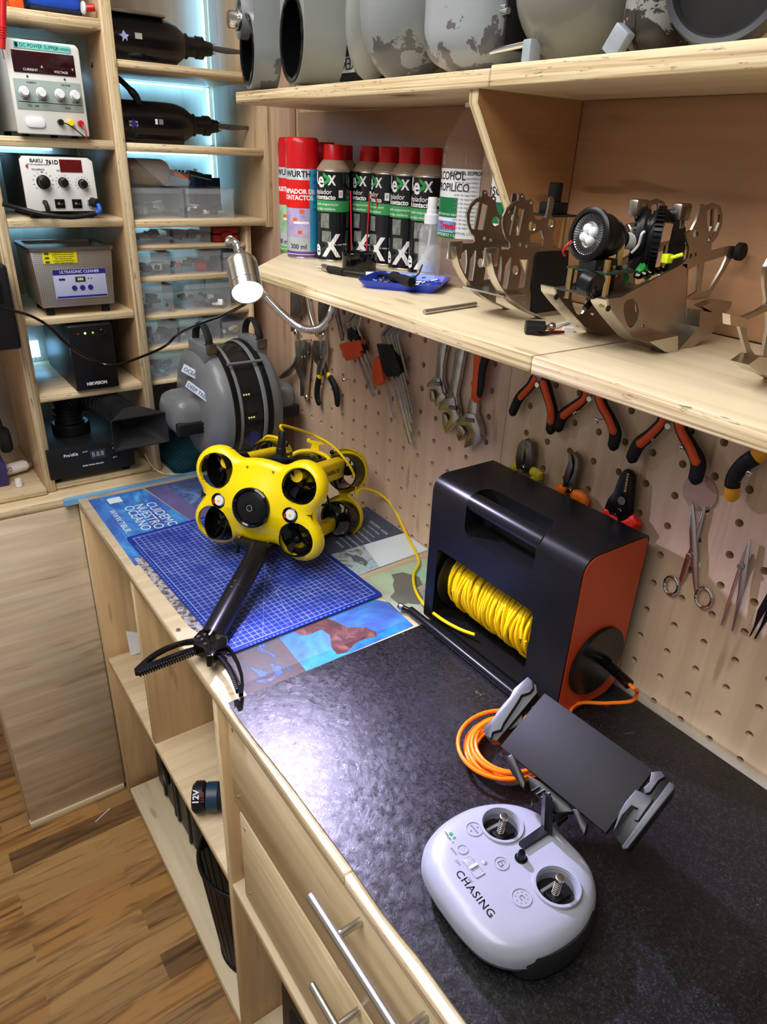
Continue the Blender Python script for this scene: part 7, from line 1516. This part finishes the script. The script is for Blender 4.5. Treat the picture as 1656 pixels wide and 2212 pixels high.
c = at(1570, -8, 'x', -.155); r = .047; dv = V((-.90, -.42, -.05)).normalized(); c = V((-.150, .448, TS_+.0535))
Mr = MX.Translation(c) @ dv.to_track_quat('Z', 'Y').to_matrix().to_4x4()
MB(Mr).lathe([(r*1.09, .0), (r*1.12, -.02), (r*1.10, -.05), (r*.6, -.075), (0, -.08)], None, 48).build('shell', GP, t, world=True)
MB(Mr).lathe([(r*1.10, .0), (r*1.07, .008), (r*.96, .007), (r*.90, -.004), (r*.90, -.02), (r*1.1, -.02), (r*1.10, 0)], None, 48).build('rubber_rim', mat('grey_black_rubber', sr(58, 62, 68), .3), t, world=True)
MB(Mr).lathe([(0, -.012), (r*.9, -.012)], None, 40).build('inner_disc', DK, t, world=True)
# ================================================================ under the bench
t = thing('tool_case', 'large dark plastic case standing in the lower bay of the bench', 'case', (-.27, 1.35, FL+.0405))
CSE = mat('charcoal_case', sr(46, 45, 44), .45, var=.12)
MB().box(-.19, .17, -.125, .155, 0, .36, bev=.010, seg=3).build('case_body', CSE, t)
for y in (-.10, -.02, .0, .08): MB().box(-.196, -.188, y, y+.010, .01, .35, bev=.002).build('case_rib', CSE, t)
MB().box(-.202, -.188, .03, .06, .10, .15, bev=.003).build('latch', BLKS, t)
t = thing('power_drill', 'dark blue 12 V cordless drill lying on the lower shelf', 'drill', (-.47, .95, .4705))
a, b = at(424, 1722, 'z', .505), at(474, 1720, 'z', .505); d = (b-a).normalized(); bb = frame(a, d, V((0, 0, 1)).cross(d)*-1)
DB = mat('drill_blue', sr(26, 60, 84), .4)
MB().cyl(a-d*.006, a+d*.020, .030, n=32, bev=.006).build('battery', BLK, t, world=True)
MB().cyl(a+d*.020, a+d*.042, .0275, n=32, bev=.001).build('blue_collar', DB, t, world=True)
MB().tube([a+d*.042, a+d*.06, a+d*.085, a+d*.12], [.026, .0235, .023, .024], n=24).build('handle', RUB, t, world=True)
for k in range(4): MB().cyl(a+d*(.048+.010*k), a+d*(.052+.010*k), .0258-.0005*k, n=28).build('grip_ridge', BLK, t, world=True)
MB().cyl(a+d*.10+V((0, 0, -.028)), a+d*.10+V((.10, -.03, -.002)), .024, n=24, bev=.004).build('motor_body', DB, t, world=True)
nn = (CAM-a).normalized(); nn = (nn-d*nn.dot(d)).normalized(); vv = nn.cross(d)
M_ = frame(a+d*.007+nn*.0305, -vv, d); 
text('12V', .016, frame(a+d*.004+nn*.0306, vv, -d), INKW, t, world=True, bold=.0004, ext=.0003)
text('Li-Ion', .008, frame(a+d*.016+nn*.0306, vv, -d), RED, t, world=True, ext=.0003)
# mesh waste basket
t = thing('waste_basket', 'black mesh waste basket in the lower bay beside the drawers', 'basket', (-.42, .94, FL+.0405))
MSH = mat('black_wire_mesh', sr(26, 26, 27), .5, alpha=.78, var=.1)
MB().lathe([(0, 0), (.088, 0), (.090, .004), (.118, .30), (.1165, .30), (.0885, .006), (0, .004)], None, 48).build('mesh_wall', MSH, t)
MB().tube([(.118*math.cos(2*PI*k/48), .118*math.sin(2*PI*k/48), .302) for k in range(48)], .0045, n=10, closed=True).build('rim', BLKS, t)
MB().tube([(.090*math.cos(2*PI*k/48), .090*math.sin(2*PI*k/48), .006) for k in range(48)], .0035, n=8, closed=True).build('base_ring', BLKS, t)
for k in range(36):
    a_ = 2*PI*k/36; MB().tube([(.0905*math.cos(a_), .0905*math.sin(a_), .006), (.1185*math.cos(a_), .1185*math.sin(a_), .30)], .0011, n=5).build('mesh_wire', BLKS, t)
t = thing('storage_box', 'black tool box edge showing behind the divider under the bench', 'box', (-.36, 1.36, .4705)); MB().box(-.045, .25, -.14, .15, 0, .23, bev=.012, seg=3).build('box_body', BLK, t); MB().box(-.048, -.044, -.10, .12, .16, .17, bev=.001).build('box_ridge', BLKS, t)
b = MB(); M_ = MX.Identity(4)
pts = [(0, 0), (.050, .003), (.085, .002)]; 
o = MB(frame((-.485, 1.500, .4712), (1, -.12, 0), (0, .2, 1))).prism([(0, 0), (.055, .006), (.056, .052), (.03, .055), (.0, .068)], 0, .002).build('paper_sheet', mat('white_cloth_paper', sr(222, 224, 226), .6, var=.04))
tag(o, 'curled white paper standing in the left open cubby of the bench', 'paper')
t = thing('storage_box', 'dark equipment box on the shelf beneath the drawers', 'box', (-.33, .58, FL+.0405)); MB().box(-.17, .2, -.12, .11, 0, .30, bev=.008).build('box_body', mat('dark_brown_box', sr(44, 36, 34), .5), t); MB().box(-.175, -.165, -.08, .07, .20, .25, bev=.003).build('box_handle', RUB, t)
a = at(385, 1361, 'z', .8985); tag(MB().lathe([(0, .0018), (.0035, .0016), (.0042, 0), (0, 0)], MX.Translation(a), 18).build('screw', STEEL), 'single screw head on the bench top near the left claw', 'screw')
a = at(160, 1768, 'z', FL); tag(MB().cyl(at(206, 1775, 'z', FL+.0015), at(238, 1746, 'z', FL+.0015), .0012, n=6).build('plastic_sliver', WHITE), 'thin white plastic sliver on the wooden floor', 'scrap')
